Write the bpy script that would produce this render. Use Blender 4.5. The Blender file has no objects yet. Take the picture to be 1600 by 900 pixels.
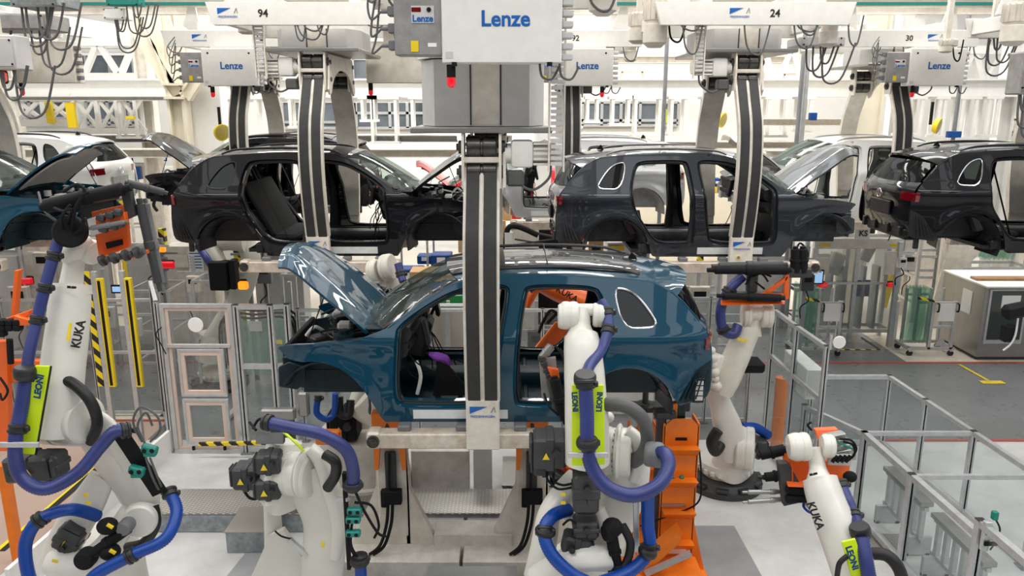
import bpy, bmesh, math, random
from mathutils import Vector, Matrix, geometry
random.seed(7)
C = bpy.context.scene.collection
PI = math.pi
# ---------------------------------------------------------------- camera
FOC, PITCH, CAM_H = 1200.0, math.atan(285/1200), 5.0
cam_d = bpy.data.cameras.new('camera'); cam = bpy.data.objects.new('camera', cam_d); C.objects.link(cam)
cam_d.sensor_width = 36.0; cam_d.lens = 36.0*FOC/1600.0; cam_d.clip_end = 200; cam_d.clip_start = 0.05
cam.location = (0, 0, CAM_H); cam.rotation_euler = (PI/2-PITCH, 0, 0)
bpy.context.scene.camera = cam
# ---------------------------------------------------------------- world, lights, exposure
SC = bpy.context.scene
SC.view_settings.view_transform = 'Standard'; SC.view_settings.look = 'None'
SC.view_settings.exposure = 0.0; SC.view_settings.gamma = 1.0
SC.view_settings.use_curve_mapping = False
W = bpy.data.worlds.new('world'); SC.world = W; W.use_nodes = True
bg = W.node_tree.nodes['Background']; bg.inputs[0].default_value = (0.93, 0.965, 1.0, 1); bg.inputs[1].default_value = 1.75
SC.cycles.max_bounces = 8; SC.cycles.transparent_max_bounces = 24
SC.cycles.use_denoising = True
def area_light(name, loc, rot, sx, sy, power, col=(1, 0.97, 0.92)):
    l = bpy.data.lights.new(name, 'AREA'); l.shape = 'RECTANGLE'; l.size = sx; l.size_y = sy; l.energy = power; l.color = col
    o = bpy.data.objects.new(name, l); C.objects.link(o); o.location = loc; o.rotation_euler = rot
    return o
# added area lamps standing in for unseen skylights, stronger rearward to brighten the back
for i, (y, pw_) in enumerate(((1.5, 700), (8.0, 1050), (14.5, 1500), (21.0, 2100))):
    area_light('skylight_fill', (0, y, 10.4), (0, 0, 0), 24, 1.6, pw_)
# ---------------------------------------------------------------- helpers
def px(x, y, Y):
    u = (x-800)/FOC; v = (450-y)/FOC; s, c = math.sin(PITCH), math.cos(PITCH)
    t = Y/(c+v*s)
    return Vector((u*t, Y, CAM_H+(-s+v*c)*t))
def fl(x, y, z=0.0):
    u = (x-800)/FOC; v = (450-y)/FOC; s, c = math.sin(PITCH), math.cos(PITCH)
    t = (z-CAM_H)/(-s+v*c)
    return Vector((u*t, (c+v*s)*t, z))
M = {}
def mat(name, col, rough=0.5, metal=0.0, noise=0.0, nscale=6.0, bump=0.0, bscale=40.0, coat=0.0, emit=None, alpha=None, trans=0.0, ior=1.45, rvar=0.0, spec=None, col2=None):
    m = bpy.data.materials.new(name); m.use_nodes = True; nt = m.node_tree; b = nt.nodes['Principled BSDF']
    b.inputs['Base Color'].default_value = (*col, 1); b.inputs['Roughness'].default_value = rough; b.inputs['Metallic'].default_value = metal
    if spec is not None: b.inputs['Specular IOR Level'].default_value = spec
    if coat: b.inputs['Coat Weight'].default_value = coat; b.inputs['Coat Roughness'].default_value = 0.03
    if trans: b.inputs['Transmission Weight'].default_value = trans; b.inputs['IOR'].default_value = ior
    if emit: b.inputs['Emission Color'].default_value = (*emit[0], 1); b.inputs['Emission Strength'].default_value = emit[1]
    if alpha is not None: b.inputs['Alpha'].default_value = alpha
    tc = None
    if noise or rvar or bump:
        tc = nt.nodes.new('ShaderNodeTexCoord')
    if noise:
        n = nt.nodes.new('ShaderNodeTexNoise'); n.inputs['Scale'].default_value = nscale; n.inputs['Detail'].default_value = 6; n.inputs['Roughness'].default_value = 0.65
        nt.links.new(tc.outputs['Object'], n.inputs['Vector'])
        r = nt.nodes.new('ShaderNodeValToRGB'); r.color_ramp.elements[0].position = 0.3; r.color_ramp.elements[1].position = 0.72
        c2 = col2 if col2 else tuple(max(0, c*(1-noise)) for c in col)
        r.color_ramp.elements[0].color = (*c2, 1); r.color_ramp.elements[1].color = (*(min(1, c*(1+noise*0.35)) for c in col), 1)
        nt.links.new(n.outputs['Fac'], r.inputs['Fac']); nt.links.new(r.outputs['Color'], b.inputs['Base Color'])
    if rvar:
        n = nt.nodes.new('ShaderNodeTexNoise'); n.inputs['Scale'].default_value = nscale*1.7; n.inputs['Detail'].default_value = 4
        nt.links.new(tc.outputs['Object'], n.inputs['Vector'])
        q = nt.nodes.new('ShaderNodeMapRange'); q.inputs['To Min'].default_value = max(0.02, rough-rvar); q.inputs['To Max'].default_value = min(1, rough+rvar)
        nt.links.new(n.outputs['Fac'], q.inputs['Value']); nt.links.new(q.outputs['Result'], b.inputs['Roughness'])
    if bump:
        n = nt.nodes.new('ShaderNodeTexNoise'); n.inputs['Scale'].default_value = bscale; n.inputs['Detail'].default_value = 4
        nt.links.new(tc.outputs['Object'], n.inputs['Vector'])
        bp = nt.nodes.new('ShaderNodeBump'); bp.inputs['Strength'].default_value = bump; bp.inputs['Distance'].default_value = 0.01
        nt.links.new(n.outputs['Fac'], bp.inputs['Height']); nt.links.new(bp.outputs['Normal'], b.inputs['Normal'])
    M[name] = m
    return m
def glassmat(name, tint, alpha_mix, rough=0.03):
    """thin pane: transparent mixed with glossy by fresnel, plus a little tinted body"""
    m = bpy.data.materials.new(name); m.use_nodes = True; nt = m.node_tree; nt.nodes.clear()
    out = nt.nodes.new('ShaderNodeOutputMaterial'); tr = nt.nodes.new('ShaderNodeBsdfTransparent'); tr.inputs[0].default_value = (*tint, 1)
    gl = nt.nodes.new('ShaderNodeBsdfGlossy'); gl.inputs['Roughness'].default_value = rough
    lw = nt.nodes.new('ShaderNodeLayerWeight'); lw.inputs[0].default_value = 0.5
    pw = nt.nodes.new('ShaderNodeMath'); pw.operation = 'POWER'; pw.inputs[1].default_value = 4.0; nt.links.new(lw.outputs['Facing'], pw.inputs[0])
    fr = nt.nodes.new('ShaderNodeMath'); fr.operation = 'MULTIPLY_ADD'; fr.inputs[1].default_value = 0.3; fr.inputs[2].default_value = 0.04; nt.links.new(pw.outputs[0], fr.inputs[0])
    mx = nt.nodes.new('ShaderNodeMixShader'); nt.links.new(fr.outputs[0], mx.inputs[0]); nt.links.new(tr.outputs[0], mx.inputs[1]); nt.links.new(gl.outputs[0], mx.inputs[2])
    df = nt.nodes.new('ShaderNodeBsdfDiffuse'); df.inputs[0].default_value = (*(c*0.8 for c in tint), 1)
    m2 = nt.nodes.new('ShaderNodeMixShader'); m2.inputs[0].default_value = alpha_mix
    nt.links.new(mx.outputs[0], m2.inputs[1]); nt.links.new(df.outputs[0], m2.inputs[2]); nt.links.new(m2.outputs[0], out.inputs[0])
    M[name] = m
    return m
def stripemat(name, c1, c2, scale, direction=(1, 0, 1), rough=0.5):
    m = bpy.data.materials.new(name); m.use_nodes = True; nt = m.node_tree; b = nt.nodes['Principled BSDF']; b.inputs['Roughness'].default_value = rough
    tc = nt.nodes.new('ShaderNodeTexCoord'); d = nt.nodes.new('ShaderNodeVectorMath'); d.operation = 'DOT_PRODUCT'; d.inputs[1].default_value = direction
    nt.links.new(tc.outputs['Object'], d.inputs[0])
    a = nt.nodes.new('ShaderNodeMath'); a.operation = 'MULTIPLY'; a.inputs[1].default_value = scale; nt.links.new(d.outputs['Value'], a.inputs[0])
    f = nt.nodes.new('ShaderNodeMath'); f.operation = 'FRACT'; nt.links.new(a.outputs[0], f.inputs[0])
    g = nt.nodes.new('ShaderNodeMath'); g.operation = 'GREATER_THAN'; g.inputs[1].default_value = 0.5; nt.links.new(f.outputs[0], g.inputs[0])
    mx = nt.nodes.new('ShaderNodeMix'); mx.data_type = 'RGBA'; mx.inputs[6].default_value = (*c1, 1); mx.inputs[7].default_value = (*c2, 1)
    nt.links.new(g.outputs[0], mx.inputs[0]); nt.links.new(mx.outputs[2], b.inputs['Base Color'])
    M[name] = m
    return m
def checkermat(name, c1, c2, scale, rough=0.35, metal=0.8):
    """tread plate"""
    m = mat(name, c1, rough, metal); nt = m.node_tree; b = nt.nodes['Principled BSDF']
    tc = nt.nodes.new('ShaderNodeTexCoord'); mp = nt.nodes.new('ShaderNodeMapping'); mp.inputs['Rotation'].default_value = (0, 0, PI/4); mp.inputs['Scale'].default_value = (scale, scale*2.2, scale)
    nt.links.new(tc.outputs['Object'], mp.inputs[0])
    v = nt.nodes.new('ShaderNodeTexVoronoi'); v.inputs['Scale'].default_value = 1; v.inputs['Randomness'].default_value = 0.0; nt.links.new(mp.outputs[0], v.inputs['Vector'])
    r = nt.nodes.new('ShaderNodeValToRGB'); r.color_ramp.elements[0].position = 0.22; r.color_ramp.elements[1].position = 0.34; r.color_ramp.elements[0].color = (1, 1, 1, 1); r.color_ramp.elements[1].color = (0, 0, 0, 1)
    nt.links.new(v.outputs['Distance'], r.inputs[0])
    mx = nt.nodes.new('ShaderNodeMix'); mx.data_type = 'RGBA'; mx.inputs[6].default_value = (*c1, 1); mx.inputs[7].default_value = (*c2, 1); nt.links.new(r.outputs[0], mx.inputs[0]); nt.links.new(mx.outputs[2], b.inputs['Base Color'])
    bp = nt.nodes.new('ShaderNodeBump'); bp.inputs['Strength'].default_value = 0.6; bp.inputs['Distance'].default_value = 0.004; nt.links.new(r.outputs[0], bp.inputs['Height']); nt.links.new(bp.outputs[0], b.inputs['Normal'])
    return m
def paint(name, col, metal=0.45, rough=0.32):
    m = mat(name, col, rough, metal, coat=1.0, spec=0.15 if max(col) < 0.2 else 0.5); m.node_tree.nodes['Principled BSDF'].inputs['Coat IOR'].default_value = 1.36 if name == 'paint_black' else 1.48; return m
# vehicle paints
paint('paint_petrol', (0.0003, 0.047, 0.088), 0.0, 0.42); paint('paint_black', (0.0015, 0.0017, 0.004), 0.0, 0.5); paint('paint_grey', (0.026, 0.030, 0.038), 0.4, 0.36)
paint('paint_silver', (0.52, 0.53, 0.55), 0.5, 0.32); paint('paint_white', (0.80, 0.80, 0.78), 0.0, 0.3); paint('paint_red', (0.62, 0.01, 0.02), 0.1, 0.3)
mat('under_petrol', (0.002, 0.020, 0.030), 0.42, 0.2, noise=0.6, nscale=9, bump=0.3, bscale=20); mat('under_black', (0.012, 0.012, 0.014), 0.45, 0.2, noise=0.5, nscale=9, bump=0.3, bscale=20)
mat('under_grey', (0.045, 0.05, 0.058), 0.5, 0.3, noise=0.6, nscale=9, bump=0.3, bscale=20); mat('under_light', (0.42, 0.42, 0.42), 0.5, 0.1, noise=0.3, nscale=9, bump=0.2)
mat('rubber', (0.009, 0.009, 0.01), 0.5); mat('black_plastic', (0.018, 0.018, 0.02), 0.42, bump=0.1, bscale=120); mat('grey_plastic', (0.16, 0.16, 0.165), 0.5)
mat('matte_black', (0.006, 0.006, 0.007), 0.7, spec=0.25)
mat('chrome', (0.75, 0.76, 0.78), 0.18, 1.0); mat('brushed', (0.36, 0.355, 0.34), 0.36, 0.75, noise=0.10, nscale=5, rvar=0.1)
mat('alu', (0.58, 0.59, 0.60), 0.38, 0.55, noise=0.18, nscale=10); mat('alu_dark', (0.30, 0.31, 0.33), 0.42, 0.6, noise=0.2)
mat('galv', (0.36, 0.39, 0.41), 0.42, 0.6, noise=0.4, nscale=12)
mat('robot_white', (0.74, 0.72, 0.655), 0.34, 0.0, noise=0.05, nscale=5, rvar=0.06, coat=0.3); mat('robot_old', (0.72, 0.685, 0.60), 0.4, 0.0, noise=0.14, nscale=4, rvar=0.1)
mat('robot_orange', (0.85, 0.13, 0.01), 0.35, 0.0, noise=0.12, nscale=6, coat=0.3); mat('orange_steel', (0.86, 0.20, 0.01), 0.42, 0.0, noise=0.14, nscale=5)
mat('hose_violet', (0.032, 0.045, 0.19), 0.36, 0.0, noise=0.25, nscale=3); mat('hose_blue', (0.0, 0.055, 0.34), 0.36, 0.0, noise=0.2, nscale=3); mat('hose_grey', (0.10, 0.10, 0.10), 0.5, noise=0.2)
mat('lime', (0.60, 0.80, 0.01), 0.4); mat('teal', (0.0, 0.20, 0.16), 0.45); mat('motor_grey', (0.042, 0.044, 0.046), 0.5, 0.0, noise=0.25, nscale=8)
mat('yellow', (0.83, 0.60, 0.01), 0.45); mat('yellow_pale', (0.80, 0.66, 0.36), 0.5, noise=0.1); mat('red_lens', (0.75, 0.01, 0.02), 0.15, coat=0.5, emit=((1, 0.01, 0.02), 0.35))
mat('amber_lens', (0.95, 0.30, 0.01), 0.2, emit=((1, 0.25, 0.01), 1.2)); mat('taillight', (0.16, 0.002, 0.006), 0.1, coat=1.0)
mat('cabinet_white', (0.80, 0.785, 0.74), 0.42, noise=0.07, nscale=9); mat('cabinet_grey', (0.34, 0.33, 0.32), 0.45, 0.25, noise=0.3, nscale=7); mat('panel_grey', (0.60, 0.59, 0.575), 0.5, 0.05, noise=0.1)
mat('steel_cream', (0.78, 0.735, 0.66), 0.45, noise=0.12, nscale=6, rvar=0.1, col2=(0.62, 0.56, 0.48)); mat('steel_worn', (0.66, 0.60, 0.53), 0.45, 0.1, noise=0.3, nscale=7, col2=(0.42, 0.33, 0.25))
mat('steel_white', (0.86, 0.85, 0.82), 0.5, noise=0.06); mat('wall_white', (0.84, 0.83, 0.79), 0.7, noise=0.05, nscale=1.5); mat('wall_cream', (0.80, 0.74, 0.60), 0.6, noise=0.08, nscale=1.5)
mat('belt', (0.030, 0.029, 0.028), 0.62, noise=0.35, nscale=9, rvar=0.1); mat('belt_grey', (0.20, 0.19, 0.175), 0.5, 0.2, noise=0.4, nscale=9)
mat('roller', (0.10, 0.095, 0.09), 0.28, 0.8, noise=0.4, nscale=14)
mat('text_navy', (0.0, 0.045, 0.15), 0.4); mat('text_blue', (0.0, 0.11, 0.42), 0.4); mat('text_black', (0.01, 0.01, 0.01), 0.5); mat('text_grey', (0.25, 0.25, 0.25), 0.5); mat('text_white', (0.8, 0.8, 0.8), 0.5)
mat('white_film', (0.78, 0.80, 0.80), 0.3, noise=0.12, nscale=8, bump=0.5, bscale=14); mat('paper', (0.86, 0.85, 0.82), 0.7); mat('beige_trim', (0.66, 0.52, 0.44), 0.5, noise=0.06)
mat('blue_bin', (0.0, 0.06, 0.28), 0.4, noise=0.15); mat('green_bin', (0.02, 0.32, 0.08), 0.4); mat('cardboard', (0.62, 0.38, 0.17), 0.8, noise=0.15); mat('wood', (0.36, 0.20, 0.09), 0.6, noise=0.3)
mat('violet_cloth', (0.22, 0.05, 0.40), 0.6); mat('screen_blue', (0.25, 0.45, 0.75), 0.2, emit=((0.4, 0.65, 1.0), 0.6))
mat('floor_white', (0.62, 0.62, 0.61), 0.42, noise=0.18, nscale=1.4, rvar=0.12, col2=(0.46, 0.45, 0.43)); mat('floor_grey', (0.17, 0.175, 0.18), 0.30, noise=0.16, nscale=2.5, rvar=0.1)
mat('floor_mid', (0.28, 0.285, 0.29), 0.35, noise=0.2, nscale=2.5, rvar=0.1); mat('floor_tan', (0.50, 0.36, 0.29), 0.45, noise=0.12, nscale=1.5, rvar=0.1); mat('floor_beige', (0.62, 0.56, 0.47), 0.4, noise=0.1)
mat('line_red', (0.42, 0.06, 0.03), 0.5, noise=0.25, nscale=10); mat('line_yellow', (0.72, 0.55, 0.03), 0.5, noise=0.3, nscale=12)
mat('window_dark', (0.16, 0.19, 0.22), 0.08, 0.0, spec=0.8, noise=0.6, nscale=0.5); mat('door_glass', (0.015, 0.03, 0.025), 0.08, spec=0.7); mat('window_bright', (0.9, 0.93, 1.0), 0.4, emit=((0.85, 0.93, 1.0), 1.1))
mat('concrete_worn', (0.68, 0.65, 0.60), 0.5, noise=0.30, nscale=3.5, bump=0.12, col2=(0.46, 0.43, 0.38)); mat('dark_mesh', (0.03, 0.035, 0.035), 0.6, noise=0.3, nscale=30)
checkermat('tread', (0.36, 0.34, 0.31), (0.62, 0.60, 0.56), 16); stripemat('hazard', (0.86, 0.66, 0.01), (0.012, 0.012, 0.012), 4.5)
glassmat('glass_clear', (0.90, 0.93, 0.93), 0.035); glassmat('glass_car', (0.55, 0.64, 0.60), 0.05); glassmat('glass_dark', (0.07, 0.09, 0.085), 0.08, 0.02)
glassmat('glass_green', (0.80, 0.90, 0.86), 0.10); glassmat('glass_panel', (0.78, 0.80, 0.80), 0.13, 0.08); glassmat('film_bag', (0.8, 0.8, 0.76), 0.45, 0.2)

class MB:
    def __init__(s): s.bm = bmesh.new()
    def _tf(s, vs, rot=None, loc=None):
        if rot is not None: bmesh.ops.transform(s.bm, matrix=rot, verts=vs)
        if loc is not None: bmesh.ops.translate(s.bm, vec=Vector(loc), verts=vs)
    def box(s, c, d, rot=None, bev=0.0, seg=1):
        r = bmesh.ops.create_cube(s.bm, size=1); vs = r['verts']
        for v in vs: v.co = Vector((v.co.x*d[0], v.co.y*d[1], v.co.z*d[2]))
        if bev:
            es = list({e for v in vs for e in v.link_edges})
            r = bmesh.ops.bevel(s.bm, geom=es, offset=min(bev, min(d)*0.45), segments=seg, affect='EDGES', profile=0.5)
            vs = list({v for f in r['faces'] for v in f.verts} | {v for v in vs if v.is_valid})
        if rot is not None: rot = rot if isinstance(rot, Matrix) else Matrix.Rotation(rot[0], 4, 'X') @ Matrix.Rotation(rot[1], 4, 'Y') @ Matrix.Rotation(rot[2], 4, 'Z') if not hasattr(rot, 'to_matrix') else rot.to_matrix().to_4x4()
        s._tf(vs, rot, c); return s
    def bar(s, a, b, w, h=None, up=(0, 0, 1), bev=0.0):
        a, b = Vector(a), Vector(b); h = h or w; d = b-a; L = d.length
        if L < 1e-5: return s
        z = d.normalized(); u = Vector(up)
        if abs(z.dot(u)) > 0.98: u = Vector((0, 1, 0))
        x = u.cross(z).normalized(); y = z.cross(x)
        m = Matrix((x, y, z)).transposed().to_4x4()
        return s.box((a+b)/2, (w, h, L), m, bev)
    def tube(s, a, b, r, n=12, r2=None, cap=True):
        a, b = Vector(a), Vector(b); d = b-a; L = d.length
        if L < 1e-5: return s
        q = d.to_track_quat('Z', 'Y').to_matrix().to_4x4()
        g = bmesh.ops.create_cone(s.bm, cap_ends=cap, segments=n, radius1=r, radius2=r if r2 is None else r2, depth=L)
        s._tf(g['verts'], q, (a+b)/2); return s
    def lathe(s, prof, a, axis, n=24):
        """prof: list of (distance along axis, radius), from point a"""
        a = Vector(a); ax = Vector(axis).normalized(); q = ax.to_track_quat('Z', 'Y').to_matrix(); rings = []
        for t, r in prof:
            rings.append([s.bm.verts.new(a+q @ Vector((r*math.cos(2*PI*k/n), r*math.sin(2*PI*k/n), t))) for k in range(n)])
        for i in range(len(rings)-1):
            for k in range(n):
                s.bm.faces.new((rings[i][k], rings[i][(k+1) % n], rings[i+1][(k+1) % n], rings[i+1][k]))
        s.bm.faces.new(rings[0][::-1]); s.bm.faces.new(rings[-1]); return s
    def ball(s, c, r, sc=(1, 1, 1), n=16):
        g = bmesh.ops.create_uvsphere(s.bm, u_segments=n, v_segments=max(6, n//2), radius=r)
        for v in g['verts']: v.co = Vector((v.co.x*sc[0], v.co.y*sc[1], v.co.z*sc[2]))
        s._tf(g['verts'], None, c); return s
    def sweep(s, pts, rad, n=16, res=6, smooth=True, rib=0.0, pitch=0.02, flat=1.0, sq=2.0, up=None):
        """tube along pts with a radius per point; rib = corrugation depth"""
        pts = [Vector(p) for p in pts]; rad = rad if isinstance(rad, (list, tuple)) else [rad]*len(pts)
        P, R = [], []
        if smooth and len(pts) > 2:
            for i in range(len(pts)-1):
                p0 = pts[max(i-1, 0)]; p1 = pts[i]; p2 = pts[i+1]; p3 = pts[min(i+2, len(pts)-1)]
                for k in range(res):
                    t = k/res; t2, t3 = t*t, t*t*t
                    P.append(0.5*((2*p1)+(-p0+p2)*t+(2*p0-5*p1+4*p2-p3)*t2+(-p0+3*p1-3*p2+p3)*t3))
                    R.append(rad[i]*(1-t)+rad[i+1]*t if not smooth else rad[i]+(rad[i+1]-rad[i])*(t*t*(3-2*t)))
            P.append(pts[-1]); R.append(rad[-1])
        else: P, R = pts, list(rad)
        if rib:
            L = [0]
            for i in range(1, len(P)): L.append(L[-1]+(P[i]-P[i-1]).length)
            tot = L[-1]; m = max(4, int(tot/pitch)*2); Q, RR = [], []; j = 0
            for k in range(m+1):
                d = tot*k/m
                while j < len(L)-2 and L[j+1] < d: j += 1
                t = (d-L[j])/max(1e-9, L[j+1]-L[j]); Q.append(P[j].lerp(P[j+1], t)); RR.append((R[j]*(1-t)+R[j+1]*t)-(rib if k % 2 else 0))
            P, R = Q, RR
        tan = [(P[min(i+1, len(P)-1)]-P[max(i-1, 0)]).normalized() for i in range(len(P))]
        x = Vector(up) if up else tan[0].orthogonal(); rings = []
        for i, p in enumerate(P):
            z = tan[i]; x = (x-z*x.dot(z))
            x = x.normalized() if x.length > 1e-6 else z.orthogonal().normalized()
            y = z.cross(x); ring = []
            for k in range(n):
                a = 2*PI*k/n; ca, sa = math.cos(a), math.sin(a)
                if sq != 2.0:
                    ca = math.copysign(abs(ca)**(2/sq), ca); sa = math.copysign(abs(sa)**(2/sq), sa)
                ring.append(s.bm.verts.new(p+x*(R[i]*ca)+y*(R[i]*flat*sa)))
            rings.append(ring)
        for i in range(len(rings)-1):
            for k in range(n): s.bm.faces.new((rings[i][k], rings[i][(k+1) % n], rings[i+1][(k+1) % n], rings[i+1][k]))
        s.bm.faces.new(rings[0][::-1]); s.bm.faces.new(rings[-1]); return s
    def prism(s, pts, axis, t0, t1):
        """polygon pts (2D) extruded along axis 'x','y','z' from t0 to t1"""
        def p3(p, t): return {'x': (t, p[0], p[1]), 'y': (p[0], t, p[1]), 'z': (p[0], p[1], t)}[axis]
        a = [s.bm.verts.new(p3(p, t0)) for p in pts]; b = [s.bm.verts.new(p3(p, t1)) for p in pts]; n = len(pts)
        s.bm.faces.new(a); s.bm.faces.new(b[::-1])
        for i in range(n): s.bm.faces.new((a[i], b[i], b[(i+1) % n], a[(i+1) % n]))
        return s
    def slab(s, pts, nrm, th):
        """flat polygon of 3D points given thickness along nrm"""
        nrm = Vector(nrm).normalized()*th; a = [s.bm.verts.new(Vector(p)) for p in pts]; b = [s.bm.verts.new(Vector(p)+nrm) for p in pts]; n = len(pts)
        s.bm.faces.new(a); s.bm.faces.new(b[::-1])
        for i in range(n): s.bm.faces.new((a[i], b[i], b[(i+1) % n], a[(i+1) % n]))
        return s
    def grid(s, rows, close=False):
        vs = [[s.bm.verts.new(Vector(p)) for p in r] for r in rows]
        for i in range(len(vs)-1):
            for k in range(len(vs[i])-1): s.bm.faces.new((vs[i][k], vs[i][k+1], vs[i+1][k+1], vs[i+1][k]))
        return s
    def split(s, name, m, parent=None, **kw):
        """one object per connected piece"""
        s.bm.verts.ensure_lookup_table(); seen = set(); outs = []
        for v0 in s.bm.verts:
            if v0 in seen: continue
            st = [v0]; seen.add(v0); comp = []
            while st:
                v = st.pop(); comp.append(v)
                for e in v.link_edges:
                    w = e.other_vert(v)
                    if w not in seen: seen.add(w); st.append(w)
            n = MB(); mp = {v: n.bm.verts.new(v.co) for v in comp}
            for f in {f for v in comp for f in v.link_faces}: n.bm.faces.new([mp[v] for v in f.verts])
            outs.append(n.build(name, m, parent, **kw))
        s.bm.free(); return outs
    def build(s, name, m, parent=None, smooth=True, bevel=0.0, solid=0.0, angle=35, loc=None):
        bmesh.ops.recalc_face_normals(s.bm, faces=s.bm.faces)
        bnd = any(ed.is_boundary for ed in s.bm.edges)
        me = bpy.data.meshes.new(name); 
        if loc is not None: bmesh.ops.translate(s.bm, vec=-Vector(loc), verts=s.bm.verts)
        s.bm.to_mesh(me); s.bm.free()
        me.materials.append(M[m] if isinstance(m, str) else m)
        if smooth:
            me.polygons.foreach_set('use_smooth', [True]*len(me.polygons))
            try: me.set_sharp_from_angle(angle=math.radians(angle))
            except Exception: pass
            if bnd:
                cnt = {}
                for pl in me.polygons:
                    for k in pl.edge_keys: cnt[k] = cnt.get(k, 0)+1
                for ed in me.edges:
                    if cnt.get(ed.key, 0) == 1: ed.use_edge_sharp = True
        o = bpy.data.objects.new(name, me); C.objects.link(o)
        if loc is not None: o.location = loc
        if parent is not None: o.parent = parent
        if solid:
            q = o.modifiers.new('solid', 'SOLIDIFY'); q.thickness = solid; q.offset = 0
        if bevel:
            q = o.modifiers.new('bevel', 'BEVEL'); q.width = bevel; q.segments = 2; q.limit_method = 'ANGLE'; q.angle_limit = math.radians(40)
        return o
def tag(o, label, cat, group=None, kind=None):
    o['label'] = label; o['category'] = cat
    if group: o['group'] = group
    if kind: o['kind'] = kind
    return o
def thing(name, label, cat, loc=(0, 0, 0), rz=0.0, group=None):
    o = bpy.data.objects.new(name, None); C.objects.link(o); o.location = loc; o.rotation_euler = (0, 0, rz); o.empty_display_size = 0.1
    return tag(o, label, cat, group)
def struct(o): o['kind'] = 'structure'; return o
def kids(o): return [c for c in bpy.data.objects if c.parent == o]
def dup(o, parent=None, label=None, loc=None, rz=None):
    cs = kids(o)
    c = o.copy(); C.objects.link(c)
    if parent is not None: c.parent = parent
    for k in cs: dup(k, c)
    if label: c['label'] = label
    if loc is not None: c.location = loc
    if rz is not None: c.rotation_euler = (0, 0, rz)
    return c
def text(s_, size, loc, rot, m, parent=None, ext=0.001, name='lettering', bold=0.0, sx=1.0, align='CENTER', mat4=None):
    cu = bpy.data.curves.new(name, 'FONT'); cu.body = s_; cu.size = size; cu.extrude = ext; cu.offset = bold; cu.align_x = align; cu.align_y = 'CENTER'; cu.resolution_u = 3
    t = bpy.data.objects.new(name, cu); me = bpy.data.meshes.new_from_object(t); bpy.data.objects.remove(t)
    me.name = name
    me.materials.append(M[m]); o = bpy.data.objects.new(name, me); C.objects.link(o)
    if mat4 is not None: o.matrix_world = mat4
    else: o.location = loc; o.rotation_euler = rot; o.scale = (sx, 1, 1)
    if parent is not None: o.parent = parent
    return o
FRONT = (PI/2, 0, 0)   # lettering that faces the camera side (-Y)
def chaikin(p, it=1, closed=True):
    for _ in range(it):
        q = []; n = len(p)
        for i in range(n if closed else n-1):
            a, b = p[i], p[(i+1) % n]
            q += [(a[0]*.75+b[0]*.25, a[1]*.75+b[1]*.25), (a[0]*.25+b[0]*.75, a[1]*.25+b[1]*.75)]
        if not closed: q = [p[0]]+q+[p[-1]]
        p = q
    return p
def inpoly(x, y, p):
    c = False; j = len(p)-1
    for i in range(len(p)):
        if (p[i][1] > y) != (p[j][1] > y) and x < (p[j][0]-p[i][0])*(y-p[i][1])/(p[j][1]-p[i][1])+p[i][0]: c = not c
        j = i
    return c
def densify(p, d, closed=True):
    q = []; n = len(p)
    for i in range(n if closed else n-1):
        a, b = p[i], p[(i+1) % n]; L = math.hypot(b[0]-a[0], b[1]-a[1]); k = max(1, int(L/d))
        for t in range(k): q.append((a[0]+(b[0]-a[0])*t/k, a[1]+(b[1]-a[1])*t/k))
    if not closed: q.append(p[-1])
    return q
# ---------------------------------------------------------------- car bodies
OUT = [(0.03, .70), (0.04, .725), (0.26, .775), (0.80, .815), (0.90, .865), (1.086, .922), (1.353, 1.107), (1.57, 1.244), (1.76, 1.335), (2.084, 1.385), (2.54, 1.385), (2.985, 1.368), (3.482, 1.34), (3.62, 1.30), (3.80, 1.19), (4.00, .96), (4.09, .84), (4.145, .66), (4.15, .30), (4.10, .19), (3.83, .168)]
ARCH_R = [(3.76, .26), (3.70, .37), (3.60, .47), (3.47, .54), (3.32, .56), (3.17, .53), (3.03, .45), (2.93, .33), (2.87, .16), (2.83, .02), (2.78, 0.0)]
ARCH_F = [(1.03, 0.0), (.99, .05), (.94, .17), (.87, .31), (.78, .44), (.66, .54), (.52, .595), (.38, .61), (.25, .59), (.12, .61)]
DOOR_F = [(1.153, .86), (1.165, .93), (1.33, 1.06), (1.571, 1.20), (1.76, 1.275), (2.05, 1.305), (2.20, 1.30), (2.235, 1.22), (2.15, .787), (2.10, .316), (2.03, .145), (1.25, .145), (1.13, .18), (1.115, .40)]
DOOR_R = [(2.33, 1.24), (2.39, 1.30), (2.70, 1.305), (3.02, 1.29), (3.09, 1.22), (3.14, 1.05), (3.165, .85), (3.10, .60), (2.98, .42), (2.87, .25), (2.72, .145), (2.33, .145), (2.24, .20), (2.26, .787)]
QWIN = [(3.19, 1.27), (3.30, 1.27), (3.43, 1.20), (3.585, .99), (3.57, .94), (3.50, .925), (3.27, .925)]
def halfw(x, h):
    w = 0.905
    if h > .82: w -= (h-.82)**1.0*0.46*min(1, (h-.82)/.08)
    if h < .3: w -= (.3-h)*.14
    if x < .75: w -= ((.75-x)/.75)**2*.15
    if x > 3.55: w -= ((x-3.55)/.6)**2*.15
    w += .014*math.exp(-((h-.79)/.035)**2)-.012*math.exp(-((h-.62)/.10)**2)
    for cx, cz in ((3.34, .12), (.44, .14)):
        d = math.hypot(x-cx, h-cz); w += .024*math.exp(-((d-.47)/.07)**2)
    return w
def chk(p, keep=()): return p
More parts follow.
